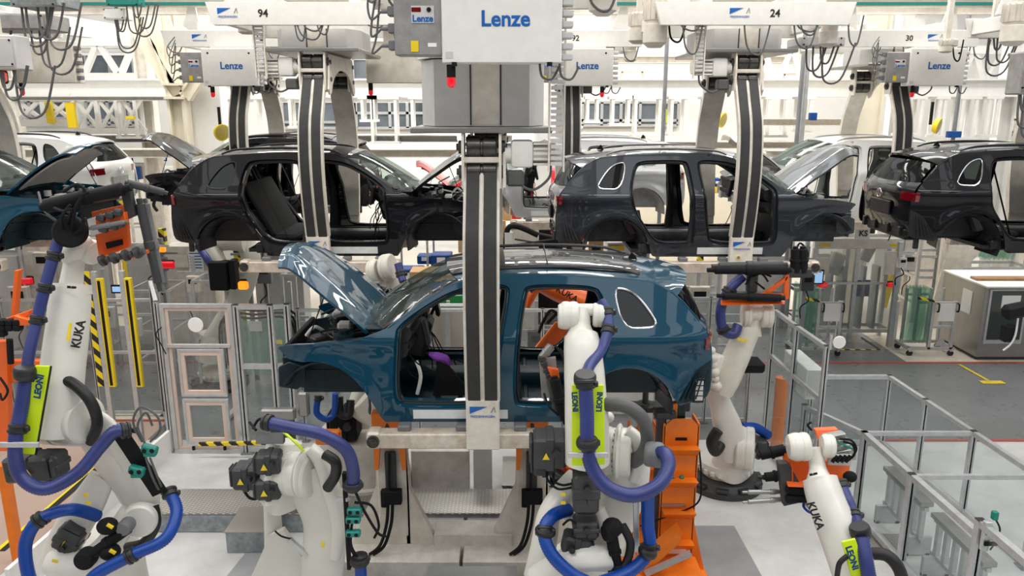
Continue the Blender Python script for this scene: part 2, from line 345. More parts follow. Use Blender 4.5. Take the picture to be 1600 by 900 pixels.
def strip_surface(S, Cc, s0=-1.0, s1=1.0, n=14, lift=0.0, sub=6):
    """surface from side curve S and centre curve Cc (x,h lists); s across the car"""
    def ev(L, t):
        i = min(int(t), len(L)-2); f = t-i; p0 = L[max(i-1, 0)]; p1 = L[i]; p2 = L[i+1]; p3 = L[min(i+2, len(L)-1)]
        return [0.5*((2*p1[k])+(-p0[k]+p2[k])*f+(2*p0[k]-5*p1[k]+4*p2[k]-p3[k])*f*f+(-p0[k]+3*p1[k]-3*p2[k]+p3[k])*f**3) for k in range(2)]
    rows = []; N = (len(S)-1)*sub
    for i in range(N+1):
        t = i/sub; a, c = ev(S, t), ev(Cc, t); w = halfw(a[0], a[1])-.010; r = []
        for k in range(n+1):
            s = s0+(s1-s0)*k/n; q = abs(s)**2.4
            r.append((c[0]+(a[0]-c[0])*q, w*s, c[1]+(a[1]-c[1])*q+lift))
        rows.append(r)
    return rows
def side_faces(mb, sgn, outline, holes, step=.05, fun=halfw, off=0.0):
    pts, edges = [], []
    def loop(p):
        b = len(pts); pts.extend(Vector(q) for q in p); edges.extend((b+i, b+(i+1) % len(p)) for i in range(len(p)))
    loop(outline)
    for h in holes: loop(h)
    def near(x, y):
        for lp in [outline]+holes:
            for q in lp:
                if abs(q[0]-x) < step*.45 and abs(q[1]-y) < step*.45: return True
        return False
    x0 = min(p[0] for p in outline); x1 = max(p[0] for p in outline); z0 = min(p[1] for p in outline); z1 = max(p[1] for p in outline)
    y = z0+step/2
    while y < z1:
        x = x0+step/2
        while x < x1:
            if inpoly(x, y, outline) and not any(inpoly(x, y, h) for h in holes) and not near(x, y): pts.append(Vector((x, y)))
            x += step
        y += step
    vs, es, fs, *_ = geometry.delaunay_2d_cdt(pts, edges, [], 0, 1e-5)
    bv = [mb.bm.verts.new((v.x, sgn*(fun(v.x, v.y)+off), v.y)) for v in vs]
    for f in fs:
        cx = sum(vs[i].x for i in f)/3; cy = sum(vs[i].y for i in f)/3
        if inpoly(cx, cy, outline) and not any(inpoly(cx, cy, h) for h in holes):
            try: mb.bm.faces.new([bv[i] for i in f])
            except ValueError: pass
    for v in [v for v in mb.bm.verts if not v.link_faces]: mb.bm.verts.remove(v)
def shrink(loop, d):
    n = len(loop); A = sum(loop[i][0]*loop[(i+1) % n][1]-loop[(i+1) % n][0]*loop[i][1] for i in range(n)); sg = 1 if A > 0 else -1; q = []
    for i in range(n):
        a, b = loop[i-1], loop[(i+1) % n]; tx, ty = b[0]-a[0], b[1]-a[1]; L = math.hypot(tx, ty) or 1
        q.append((loop[i][0]-sg*ty/L*d, loop[i][1]+sg*tx/L*d))
    return q
def ring_band(mb, sgn, loops):
    """loops: list of (2D loop, y inset)"""
    R = [[mb.bm.verts.new((p[0], sgn*(halfw(p[0], p[1])-ins), p[1])) for p in lp] for lp, ins in loops]
    for i in range(len(R)-1):
        n = len(R[i])
        for k in range(n): mb.bm.faces.new((R[i][k], R[i][(k+1) % n], R[i+1][(k+1) % n], R[i+1][k]))
def car(label, pmat, umat, loc, rz, hood_angle=40, film=True, tail=True, sunroof=True, qtrim='chrome', interior='std', vents=False, bag=False, group=None, white_seat=False, hood=True, fender_label=False, rails='black_plastic'):
    root = thing('car', label, 'car', loc, rz, group)
    outline = densify(chaikin(OUT, 1, False), .06, False)+densify(chaikin(ARCH_R, 1, False), .05, False)+densify(chaikin(ARCH_F, 1, False), .05, False)
    hf, hr, hq = (densify(chaikin(p, 2), .05) for p in (DOOR_F, DOOR_R, QWIN))
    for sg in (-1, 1):
        mb = MB(); side_faces(mb, sg, outline, [hf, hr, hq])
        o = mb.build('side_panel', pmat, root, angle=50)
        q = o.modifiers.new('solid', 'SOLIDIFY'); q.thickness = .018; q.offset = 0
        mb = MB()
        for h in (hf, hr): ring_band(mb, sg, [(h, .005), (shrink(h, .015), .03), (shrink(h, .018), .05), (shrink(h, .045), .06), (shrink(h, .05), .13)])
        mb.build('door_frame', pmat, root, angle=30)
        for h in (hf, hr):
            mb = MB(); lp = shrink(h, .043); mb.sweep([(p[0], sg*(halfw(p[0], p[1])-.052), p[1]) for p in lp+[lp[0]]], .012, n=6, smooth=False); mb.build('door_seal', 'rubber', root)
        sp = densify(chaikin(OUT[5:16], 1, False), .06, False); mb = MB(); mb.sweep([(p[0], sg*(halfw(p[0], p[1])-.004), p[1]+.002) for p in sp], .015, n=8, smooth=False); mb.build('roof_seam', pmat, root)
        # quarter window
        mb = MB(); side_faces(mb, sg, shrink(hq, -.004), [], off=-.012); g = mb.build('quarter_window', 'glass_dark', root)
        mb = MB(); mb.sweep([(p[0], sg*(halfw(p[0], p[1])+.002), p[1]) for p in hq+[hq[0]]], .011, n=6, smooth=False); mb.build('window_trim', qtrim, g)
        # inner side: pillar trims and sill inner box
        mb = MB(); mb.sweep([(2.27, sg*.80, .16), (2.26, sg*.79, .7), (2.30, sg*.70, 1.0), (2.33, sg*.60, 1.28)], [.09, .06, .055, .05], n=8, flat=.6); mb.build('pillar_trim', 'black_plastic', root)
        mb = MB(); mb.box((2.0, sg*.78, .10), (2.0, .12, .14), bev=.02); mb.build('sill_box', umat, root)
        if film:
            rows = [[(x, sg*(halfw(x, h)+.014), h) for x in [1.30+k*.075 for k in range(13)]] for h in (.035, .07, .10, .13)]
            mb = MB(); mb.grid(rows); o = mb.build('sill_film', 'white_film', root); q = o.modifiers.new('solid', 'SOLIDIFY'); q.thickness = .003
        # wheel houses
        for cx, cz, r, b0, b1 in ((.46, .16, .44, -12, 152), (3.33, .10, .45, -5, 200)):
            mb = MB(); rows = []
            for yy, rr in ((.86, r), (.80, r-.025), (.62, r-.05), (.46, r-.09)):
                rows.append([(cx+rr*math.cos(math.radians(b0+(b1-b0)*k/18)), sg*yy, cz+rr*math.sin(math.radians(b0+(b1-b0)*k/18))) for k in range(19)])
            mb.grid(rows)
            rr = r-.09; cen = [(cx+rr*math.cos(math.radians(b0+(b1-b0)*k/18)), sg*.46, cz+rr*math.sin(math.radians(b0+(b1-b0)*k/18))) for k in range(19)]
            mb.grid([cen, [(p[0], sg*.455, max(.10, min(p[2]-.02, .14))) for p in cen]])
            o = mb.build('wheel_house', umat, root); q = o.modifiers.new('solid', 'SOLIDIFY'); q.thickness = .012
            mb = MB()
            for k in range(7):
                a = math.radians(20+k*22); mb.sweep([(cx+(r-.02)*math.cos(a), sg*.84, cz+(r-.02)*math.sin(a)), (cx+(r-.085)*math.cos(a+.05), sg*.48, cz+(r-.085)*math.sin(a+.05))], .012, n=5, smooth=False)
            mb.split('stiffening_rib', umat, root)
        # rear corner under the bumper: dark dished panel with vent
        mb = MB(); cp = [(3.80, .19), (3.90, .36), (3.98, .50), (4.08, .56), (4.135, .58), (4.14, .30), (4.09, .20)]
        side_faces(mb, sg, densify(cp, .05), [], off=.012); o = mb.build('bumper_recess', umat, root)
        mb = MB()
        for k in range(5):
            mb.bar((3.84+k*.05, sg*(halfw(3.84+k*.05, .3)+.022), .22), (3.93+k*.04, sg*(halfw(3.95, .45)+.022), .40+k*.03), .012, .012)
        mb.split('recess_rib', umat, root)
        if vents:
            mb = MB(); xs = 4.02; w = halfw(xs, .3)+.03
            for k in range(4): mb.box((xs, sg*w, .225+k*.052), (.07, .012, .038))
            mb.split('vent_flap', 'panel_grey', root)
            mb = MB(); mb.box((xs, sg*(w-.012), .30), (.105, .015, .25), bev=.01); mb.build('vent_frame', 'black_plastic', root)
        # tail lamp hugging the corner
        mb = MB(); rows = []
        for h in (.70, .74, .78, .82): rows.append([(x, sg*(halfw(x, h)+.012), h) for x in (4.055, 4.075, 4.095)]+[(4.125, sg*(halfw(4.1, h)-.06), h), (4.145, sg*(halfw(4.1, h)-.16), h), (4.16, sg*(halfw(4.1, h)-.27), h)])
        mb.grid(rows); mb.build('tail_lamp', 'taillight', root, solid=.03)
        # roof rail
        mb = MB(); mb.sweep([(1.80, sg*.60, 1.375), (2.0, sg*.595, 1.43), (2.6, sg*.58, 1.455), (3.2, sg*.575, 1.435), (3.45, sg*.575, 1.375)], [.012, .018, .02, .018, .012], n=8, flat=.8); mb.build('roof_rail', rails, root)
        # hinges and latches in the door frames
        mb = MB()
        for h in (.35, .68): mb.box((1.10, sg*(halfw(1.1, h)-.03), h), (.03, .05, .07), bev=.006); mb.box((2.215, sg*(halfw(2.2, h)-.03), h), (.03, .05, .06), bev=.006)
        mb.split('door_hinge', umat, root)
        # front rail and apron
        mb = MB(); mb.box((.50, sg*.47, .34), (1.05, .10, .15), bev=.015); mb.box((.0, sg*.47, .34), (.04, .17, .24), bev=.01); mb.box((.13, sg*.60, .52), (.24, .06, .10), bev=.01)
        mb.sweep([(.02, sg*.55, .50), (.35, sg*.66, .66), (.9, sg*.74, .74)], [.05, .06, .07], n=8); mb.build('frame_rail', umat, root)
        mb = MB(); mb.prism([(-.01, .30), (.16, .27), (.25, .33), (.26, .50), (.10, .55), (0.0, .50)], 'y', sg*.70, sg*.735)
        mb.prism([(-.02, .23), (.30, .19), (.86, .17), (.92, .62), (.2, .66), (-.02, .62)], 'y', sg*.50, sg*.515); mb.prism([(2.86, .17), (3.84, .19), (3.84, .55), (2.95, .60)], 'y', sg*.50, sg*.52)
        mb.split('apron_panel', umat, root, bevel=.01)
        mb = MB(); mb.tube((.62, sg*.62, .60), (.62, sg*.62, .80), .12, 16, .10); mb.tube((.62, sg*.62, .80), (.62, sg*.62, .84), .05, 12); mb.build('strut_tower', umat, root)
    # windscreen, roof, tailgate
    mb = MB(); mb.grid(strip_surface([(1.06, .915), (1.35, 1.11), (1.57, 1.248), (1.75, 1.335)], [(.80, .925), (1.08, 1.13), (1.36, 1.29), (1.60, 1.395)], -.965, .965)); mb.build('windscreen', 'glass_car', root)
    for sg in (-1, 1):
        mb = MB(); mb.grid([[p for p in r] for r in strip_surface([(1.04, .915), (1.35, 1.11), (1.57, 1.248), (1.77, 1.335)], [(.80, .925), (1.08, 1.13), (1.36, 1.29), (1.60, 1.395)], sg*.945, sg*1.0, n=3, lift=.004)]); o = mb.build('pillar_cover', 'paint_black' if sunroof else pmat, root); q = o.modifiers.new('solid', 'SOLIDIFY'); q.thickness = .015
    RS = [(1.74, 1.333), (2.084, 1.385), (2.54, 1.387), (2.985, 1.368), (3.482, 1.34), (3.62, 1.30)]; RC = [(1.58, 1.392), (2.0, 1.45), (2.5, 1.465), (3.0, 1.45), (3.45, 1.41), (3.66, 1.375)]
    mb = MB(); mb.grid(strip_surface(RS, RC, n=24)); o = mb.build('roof', pmat, root); q = o.modifiers.new('solid', 'SOLIDIFY'); q.thickness = .02
    if sunroof:
        mb = MB(); mb.grid(strip_surface(RS[:5], RC[:5], -.80, .80, n=18, lift=.012)); o = mb.build('sunroof', 'paint_black', root); q = o.modifiers.new('solid', 'SOLIDIFY'); q.thickness = .01
        mb = MB(); mb.bar((2.58, -.50, 1.475), (2.58, .50, 1.475), .03, .006, up=(1, 0, 0)); mb.build('sunroof_seam', 'rubber', o)
    mb = MB(); mb.grid(strip_surface([(3.58, 1.315), (3.70, 1.275), (3.80, 1.20)], [(3.66, 1.378), (3.82, 1.355), (3.99, 1.31)], n=16)); o = mb.build('spoiler', pmat, root); q = o.modifiers.new('solid', 'SOLIDIFY'); q.thickness = .03
    mb = MB(); mb.prism([(0, 0), (.10, 0), (.085, .03), (.055, .065), (.04, .07)], 'y', -.007, .007); o = mb.build('roof_antenna', 'matte_black', root); o.location = (3.42, 0, 1.41)
    if tail:
        gr = MB(); gr.grid(strip_surface([(3.79, 1.20), (3.90, 1.08), (4.0, .955)], [(3.93, 1.27), (4.05, 1.10), (4.13, .93)], -.93, .93)); tg = gr.build('rear_window', 'glass_dark', root)
        mb = MB(); mb.sweep([(4.05, -.1, .99), (4.06, .15, 1.0), (4.03, .34, 1.03)], .008, n=6); mb.build('wiper', 'matte_black', tg)
        mb = MB(); mb.grid(strip_surface([(4.0, .955), (4.09, .84), (4.12, .70), (4.11, .50), (4.10, .36), (4.09, .26)], [(4.13, .93), (4.19, .86), (4.21, .76), (4.17, .60), (4.18, .45), (4.14, .28)], -.97, .97, n=20)); tp = mb.build('tailgate', pmat, root); q = tp.modifiers.new('solid', 'SOLIDIFY'); q.thickness = .02
        mb = MB(); mb.box((4.19, 0, .55), (.03, .60, .20), bev=.02); mb.build('number_plate_recess', umat, tp)
        # round badge: ring with the two-letter mark
        mb = MB(); R0 = .062; n = 28
        mb.sweep([(4.228, R0*math.cos(2*PI*k/n), .74+R0*math.sin(2*PI*k/n)) for k in range(n+1)], .006, n=6, smooth=False)
        for a, b in (((-.022, .052), (0, .008)), ((.022, .052), (0, .008)), ((-.052, .030), (-.022, -.048)), ((-.022, -.048), (0, .0)), ((0, .0), (.022, -.048)), ((.022, -.048), (.052, .030))):
            mb.bar((4.230, a[0], .74+a[1]), (4.230, b[0], .74+b[1]), .009, .006)
        mb.build('badge', 'chrome', tp)
    mb = MB(); mb.box((4.08, 0, .24), (.10, 1.30, .12), bev=.02); mb.box((4.0, 0, .16), (.16, 1.2, .06), bev=.02)
    for yy in (-.55, -.2, .2, .55): mb.box((4.14, yy, .25), (.05, .08, .14), bev=.01)
    mb.build('rear_crossmember', umat, root)
    # floor and bulkhead
    mb = MB(); mb.box((2.05, 0, .07), (2.1, 1.62, .05)); mb.box((3.45, 0, .22), (1.2, 1.0, .05)); mb.box((2.05, 0, .16), (2.0, .26, .16), bev=.05, seg=2)
    for k in range(6): mb.box((1.5+k*.22, -.45, .10), (.05, .55, .03), bev=.01); mb.box((1.5+k*.22, .45, .10), (.05, .55, .03), bev=.01)
    mb.box((2.92, 0, .22), (.06, 1.5, .26), bev=.02); mb.build('floor_pan', umat, root)
    mb = MB(); mb.box((1.02, 0, .50), (.04, 1.5, .80), bev=.02); mb.box((.93, 0, .86), (.20, 1.36, .05), bev=.02); mb.build('bulkhead', umat, root)
    mb = MB(); mb.sweep([(1.20, -.72, .82), (1.22, -.4, .86), (1.20, 0, .84), (1.22, .4, .86), (1.20, .72, .82)], [.10, .13, .14, .13, .10], n=12, flat=.8)
    mb.box((1.28, 0, .60), (.20, .34, .42), (0, .25, 0), bev=.04); mb.sweep([(1.16, -.7, .66), (1.18, 0, .62), (1.16, .7, .66)], [.09, .1, .09], n=8); mb.build('dashboard', 'black_plastic', root)
    mb = MB(); n = 24; cx, cy, cz = 1.42, .36, .86
    mb.sweep([(cx+.17*math.sin(2*PI*k/n)*.42, cy+.17*math.cos(2*PI*k/n), cz+.17*math.sin(2*PI*k/n)*.9) for k in range(n+1)], .016, n=8, smooth=False)
    mb.bar((cx, cy-.15, cz), (cx, cy+.15, cz), .03, .02); mb.bar((cx, cy, cz), (cx-.06, cy, cz-.15), .03, .02); mb.tube((cx, cy, cz), (1.2, cy, .80), .03)
    mb.build('steering_wheel', 'matte_black', root)
    mb = MB(); 
    for yy in (-.36, .36): mb.box((1.30, yy, .955), (.12, .26, .09), (0, -.3, 0), bev=.03); mb.box((1.40, yy*1.5, .80), (.05, .16, .28), (0, -.2, 0), bev=.03)
    mb.box((1.34, 0, .90), (.05, .24, .17), (0, -.2, 0), bev=.02); mb.split('instrument_pod', 'black_plastic', root)
    # loose wires, console and trims
    rnd = random.Random(hash(label) % 1000 if False else len(label)); mb = MB()
    for k in range(9):
        y0 = rnd.uniform(-.7, .7); p = [(1.18+rnd.uniform(0, .15), y0, .72)]
        for j in range(4): p.append((p[-1][0]+rnd.uniform(-.03, .10), p[-1][1]+rnd.uniform(-.08, .08), p[-1][2]-rnd.uniform(.08, .16)))
        mb.sweep(p, .007, n=5, res=4)
    for k in range(6):
        y0 = rnd.uniform(-.6, .6); p = [(1.5+rnd.uniform(0, 1.0), y0, .13)]
        for j in range(4): p.append((p[-1][0]+rnd.uniform(-.12, .15), p[-1][1]+rnd.uniform(-.1, .1), .13+rnd.uniform(0, .06)))
        mb.sweep(p, .008, n=5, res=4)
    mb.split('wire', 'matte_black', root)
    mb = MB(); mb.sweep([(3.02, -.56, .30), (3.30, -.58, .78), (3.40, -.50, 1.12)], [.10, .07, .05], n=8); mb.sweep([(3.02, .56, .30), (3.30, .58, .78), (3.40, .50, 1.12)], [.10, .07, .05], n=8)
    mb.split('luggage_trim', 'black_plastic', root)
    if interior == 'bare' and vents:
        mb = MB(); mb.sweep([(1.42, -.50, .56), (1.50, -.50, .53), (1.58, -.48, .50), (1.62, -.46, .42)], [.02, .045, .04, .015], n=10); mb.build('violet_cloth', 'violet_cloth', root)
        mb = MB(); mb.sweep([(1.30, -.55, .50), (1.34, -.56, .35), (1.30, -.56, .16)], .02, n=6); mb.build('white_strap', 'paper', root)
        mb = MB(); mb.prism([(1.45, .12), (1.85, .12), (1.62, .42), (1.50, .48)], 'y', -.50, -.46); mb.build('foot_rest', 'matte_black', root)
    # rear seat backrest and belts
    if interior != 'bare':
        mb = MB(); mb.slab([(2.78, -.60, .24), (2.78, .60, .24), (3.16, .60, .98), (3.16, -.60, .98)], (1, 0, -.5), .06); mb.box((2.66, 0, .20), (.40, 1.2, .10), bev=.03)
        mb.build('seat_panel', 'matte_black' if not white_seat else 'panel_grey', root, bevel=.015)
        mb = MB()
        for yy in (-.66, .66): mb.slab([(3.02, yy-.02, 1.18), (3.02, yy+.02, 1.18), (2.60, yy*.9+.02, .20), (2.60, yy*.9-.02, .20)], (1, 0, .4), .004)
        mb.split('seat_belt', 'matte_black', root)
    # engine bay
    mb = MB(); mb.box((.02, 0, .62), (.05, 1.10, .06), bev=.01); mb.box((.0, 0, .40), (.05, 1.0, .08), bev=.01); mb.box((.02, 0, .52), (.03, .9, .22)); mb.build('radiator_support', 'matte_black', root)
    mb = MB()
    for k in range(16):
        mb.box((rnd.uniform(.18, .85), rnd.uniform(-.42, .42), rnd.uniform(.55, .74)), (rnd.uniform(.06, .2), rnd.uniform(.06, .22), rnd.uniform(.06, .16)), (0, 0, rnd.uniform(0, 3)), bev=.015)
    for k in range(10):
        p = [Vector((rnd.uniform(.15, .85), rnd.uniform(-.5, .5), rnd.uniform(.66, .78)))]
        for j in range(3): p.append(p[-1]+Vector((rnd.uniform(-.15, .15), rnd.uniform(-.18, .18), rnd.uniform(-.05, .07))))
        mb.sweep(p, .012, n=6, res=4)
    mb.split('engine_component', 'black_plastic', root)
    mb = MB(); mb.box((.55, -.25, .78), (.14, .10, .08), bev=.02); mb.tube((.60, .2, .74), (.60, .2, .82), .05); mb.box((.36, .3, .76), (.10, .16, .05), bev=.01); mb.sweep([(.18, -.35, .70), (.28, -.38, .80), (.36, -.30, .72)], .018, n=8); mb.split('bay_fitting', 'panel_grey', root)
    # things dangling below
    mb = MB()
    for k in range(5):
        x0 = rnd.choice((.1, .9, 3.9, 4.05, 3.0)); y0 = rnd.uniform(-.5, .5); mb.sweep([(x0, y0, .2), (x0+rnd.uniform(-.03, .03), y0, .12), (x0+rnd.uniform(-.06, .06), y0, .05+rnd.uniform(-.05, .03))], .009, n=5, res=4)
    mb.box((3.95, -.66, .10), (.07, .05, .16), bev=.01); mb.box((3.95, .66, .10), (.07, .05, .16), bev=.01)
    mb.split('hanging_bracket', 'black_plastic', root)
    # bonnet
    if hood:
        piv = Vector((.88, 0, .875)); R = Matrix.Translation(piv) @ Matrix.Rotation(math.radians(hood_angle), 4, 'Y') @ Matrix.Translation(-piv)
        prof = [(.90, .885), (.70, .885), (.45, .872), (.22, .852), (.05, .825), (-.06, .78), (-.12, .70)]
        prof = [(.90-(.90-p)*1.14, q) for p, q in prof]
        def hw(x): return .70-max(0, (.35-x))**2*.45 if x < .35 else .70
        rows = []
        for x, h in [(p[0], p[1]) for p in densify([(a, b) for a, b in chaikin(prof, 2, False)], .05, False)]:
            r = []
            for k in range(-12, 13):
                s = k/12; bow = .05*(1-s*s)+.010*math.exp(-((abs(s)-.55)/.09)**2); back = .12*s*s*(1 if x < .3 else max(0, 1-(x-.3)/.3))
                r.append((x+back-(.10*(1-s*s) if x > .8 else 0)*0, hw(x)*s, h+bow-.05))
            rows.append(r)
        mb = MB(); mb.grid(rows); bmesh.ops.transform(mb.bm, matrix=R, verts=mb.bm.verts); hd = mb.build('bonnet', pmat, root); q = hd.modifiers.new('solid', 'SOLIDIFY'); q.thickness = .025; q.offset = -1 
        rows2 = [[(p[0]*.86+.07, p[1]*.80, p[2]-.035) for p in r] for r in rows[2:-5]]
        mb = MB(); mb.grid(rows2); bmesh.ops.transform(mb.bm, matrix=R, verts=mb.bm.verts); mb.build('bonnet_lining', 'panel_grey' if bag else umat, hd, solid=.02)
        mb = MB(); 
        tip = R @ Vector((.35, -.55, .80)); mb.tube((.25, -.58, .70), tip, .006, 6)
        mb.build('bonnet_stay', 'matte_black', root)
        mb = MB(); mb.box((.90, -.55, .87), (.10, .03, .05), bev=.008); mb.box((.90, .55, .87), (.10, .03, .05), bev=.008); mb.split('bonnet_hinge', umat, root)
    return root
# ---------------------------------------------------------------- overhead conveyor carriers
def fred_logo(parent, c, s, m4rot=FRONT):
    """blue wedge, small mountain mark and the word under it, on a face towards -Y"""
    mb = MB(); mb.prism([(-.5*s, .18*s), (.16*s, .18*s), (-.5*s, -.10*s)], 'y', -.002, .002); o = mb.build('logo_wedge', 'text_blue', parent); o.location = c
    mb = MB(); mb.prism([(.30*s, -.06*s), (.42*s, .18*s), (.45*s, .18*s), (.50*s, -.06*s), (.47*s, -.06*s), (.43*s, .12*s), (.34*s, -.06*s)], 'y', -.002, .002); o = mb.build('logo_mark', 'text_grey', parent); o.location = c
    text('FREDENHAGEN', .135*s, (c[0], c[1]-.002, c[2]-.22*s), FRONT, 'text_blue', parent)
def cabinet_box(root, cx, yf, z0, z1, w, gray=True, letters=True, mir=1, m='cabinet_white', lamp_x=0):
    h = z1-z0
    mb = MB(); mb.box((cx, yf+.13, (z0+z1)/2), (w, .26, h), bev=.008); cb = mb.build('control_cabinet', m, root)
    mb = MB()
    for sx in (-.38, .36): mb.tube((cx+sx*w, yf-.004, z1-.08), (cx+sx*w, yf+.01, z1-.08), .017, 12)
    for sx in (-.40, .40): mb.box((cx+sx*w, yf+.02, z0-.008), (.04, .05, .03))
    mb.split('cabinet_screw', 'matte_black', cb)
    text('Lenze', .165, (cx+.03*w, yf-.003, (z0+z1)/2+.02), FRONT, 'text_blue', cb, bold=.004)
    mb = MB(); mb.box((cx-.44*w, yf-.002, z0+.06), (.06, .004, .05)); mb.build('rating_label', 'panel_grey', cb)
    if gray:
        g0 = z0+.06; gx = cx-mir*(w/2+.19)
        mb = MB(); mb.box((gx, yf+.16, (g0+z1)/2-.03), (.38, .24, z1-g0-.06), bev=.008); gb = mb.build('switch_box', 'cabinet_grey', root)
        mb = MB(); mb.box((gx+.04, yf+.035, (g0+z1)/2+.03), (.18, .008, .13)); mb.build('name_plate', 'panel_grey', gb)
        mb = MB(); mb.box((gx-.01, yf+.030, (g0+z1)/2+.065), (.075, .01, .035), bev=.004); mb.build('display', 'taillight', gb)
        text('Lenze', .07, (gx+.04, yf+.028, (g0+z1)/2-.003), FRONT, 'text_blue', gb, bold=.002)
        mb = MB(); mb.tube((gx+.09, yf+.02, (g0+z1)/2+.065), (gx+.09, yf+.04, (g0+z1)/2+.065), .018, 14); mb.build('dial', 'matte_black', gb)
        mb = MB(); mb.box((gx-.03, yf+.037, g0+.07), (.06, .004, .085)); mb.build('warning_sticker', 'yellow', gb)
        mb = MB(); mb.box((gx+.11, yf+.037, g0+.08), (.07, .004, .03)); mb.build('paper_sticker', 'paper', gb)
        mb = MB()
        for k in range(4): mb.box((gx-mir*.215, yf+.12, g0+.08+k*.13), (.06, .10, .075), bev=.008); mb.tube((gx-mir*.24, yf+.12, g0+.08+k*.13), (gx-mir*.30, yf+.12, g0+.08+k*.13), .016, 8)
        mb.split('plug', 'grey_plastic', gb)
        mb = MB()
        for k in range(4):
            z = g0+.08+k*.13; mb.sweep([(gx-mir*.30, yf+.12, z), (gx-mir*.38, yf+.10, z-.06), (gx-mir*(.34+.03*k), yf+.12, z+.10), (gx-mir*.30, yf+.18, z1+.05+.05*k)], .009, n=6)
        mb.split('cable', 'hose_grey', gb)
    # connector row on the other edge
    mb = MB()
    for k in range(7):
        z = z0+.05+k*(h-.08)/6.5; mb.box((cx+mir*(w/2+.05), yf+.12, z), (.09, .12, .05), bev=.008)
    mb.split('connector', 'panel_grey', cb)
    mb = MB()
    for k in range(2):
        x = cx+mir*(w*.32+k*.16); mb.sweep([(x, yf+.10, z0), (x+.02, yf+.10, z0-.10), (x+.10, yf+.12, z0-.12), (x+.16, yf+.14, z0-.02)], .010, n=6)
    mb.split('cable', 'hose_grey', cb)
    lx = cx-.36*w if lamp_x is None else lamp_x
    mb = MB(); mb.tube((lx, yf+.06, z0-.01), (lx, yf+.06, z0-.11), .036, 16); lp = mb.build('warning_lamp', 'matte_black', root)
    mb = MB(); mb.lathe([(0, .037), (.045, .036), (.065, .03), (.08, .015)], (lx, yf+.06, z0-.11), (0, 0, -1), 16); mb.build('lens', 'red_lens', lp)
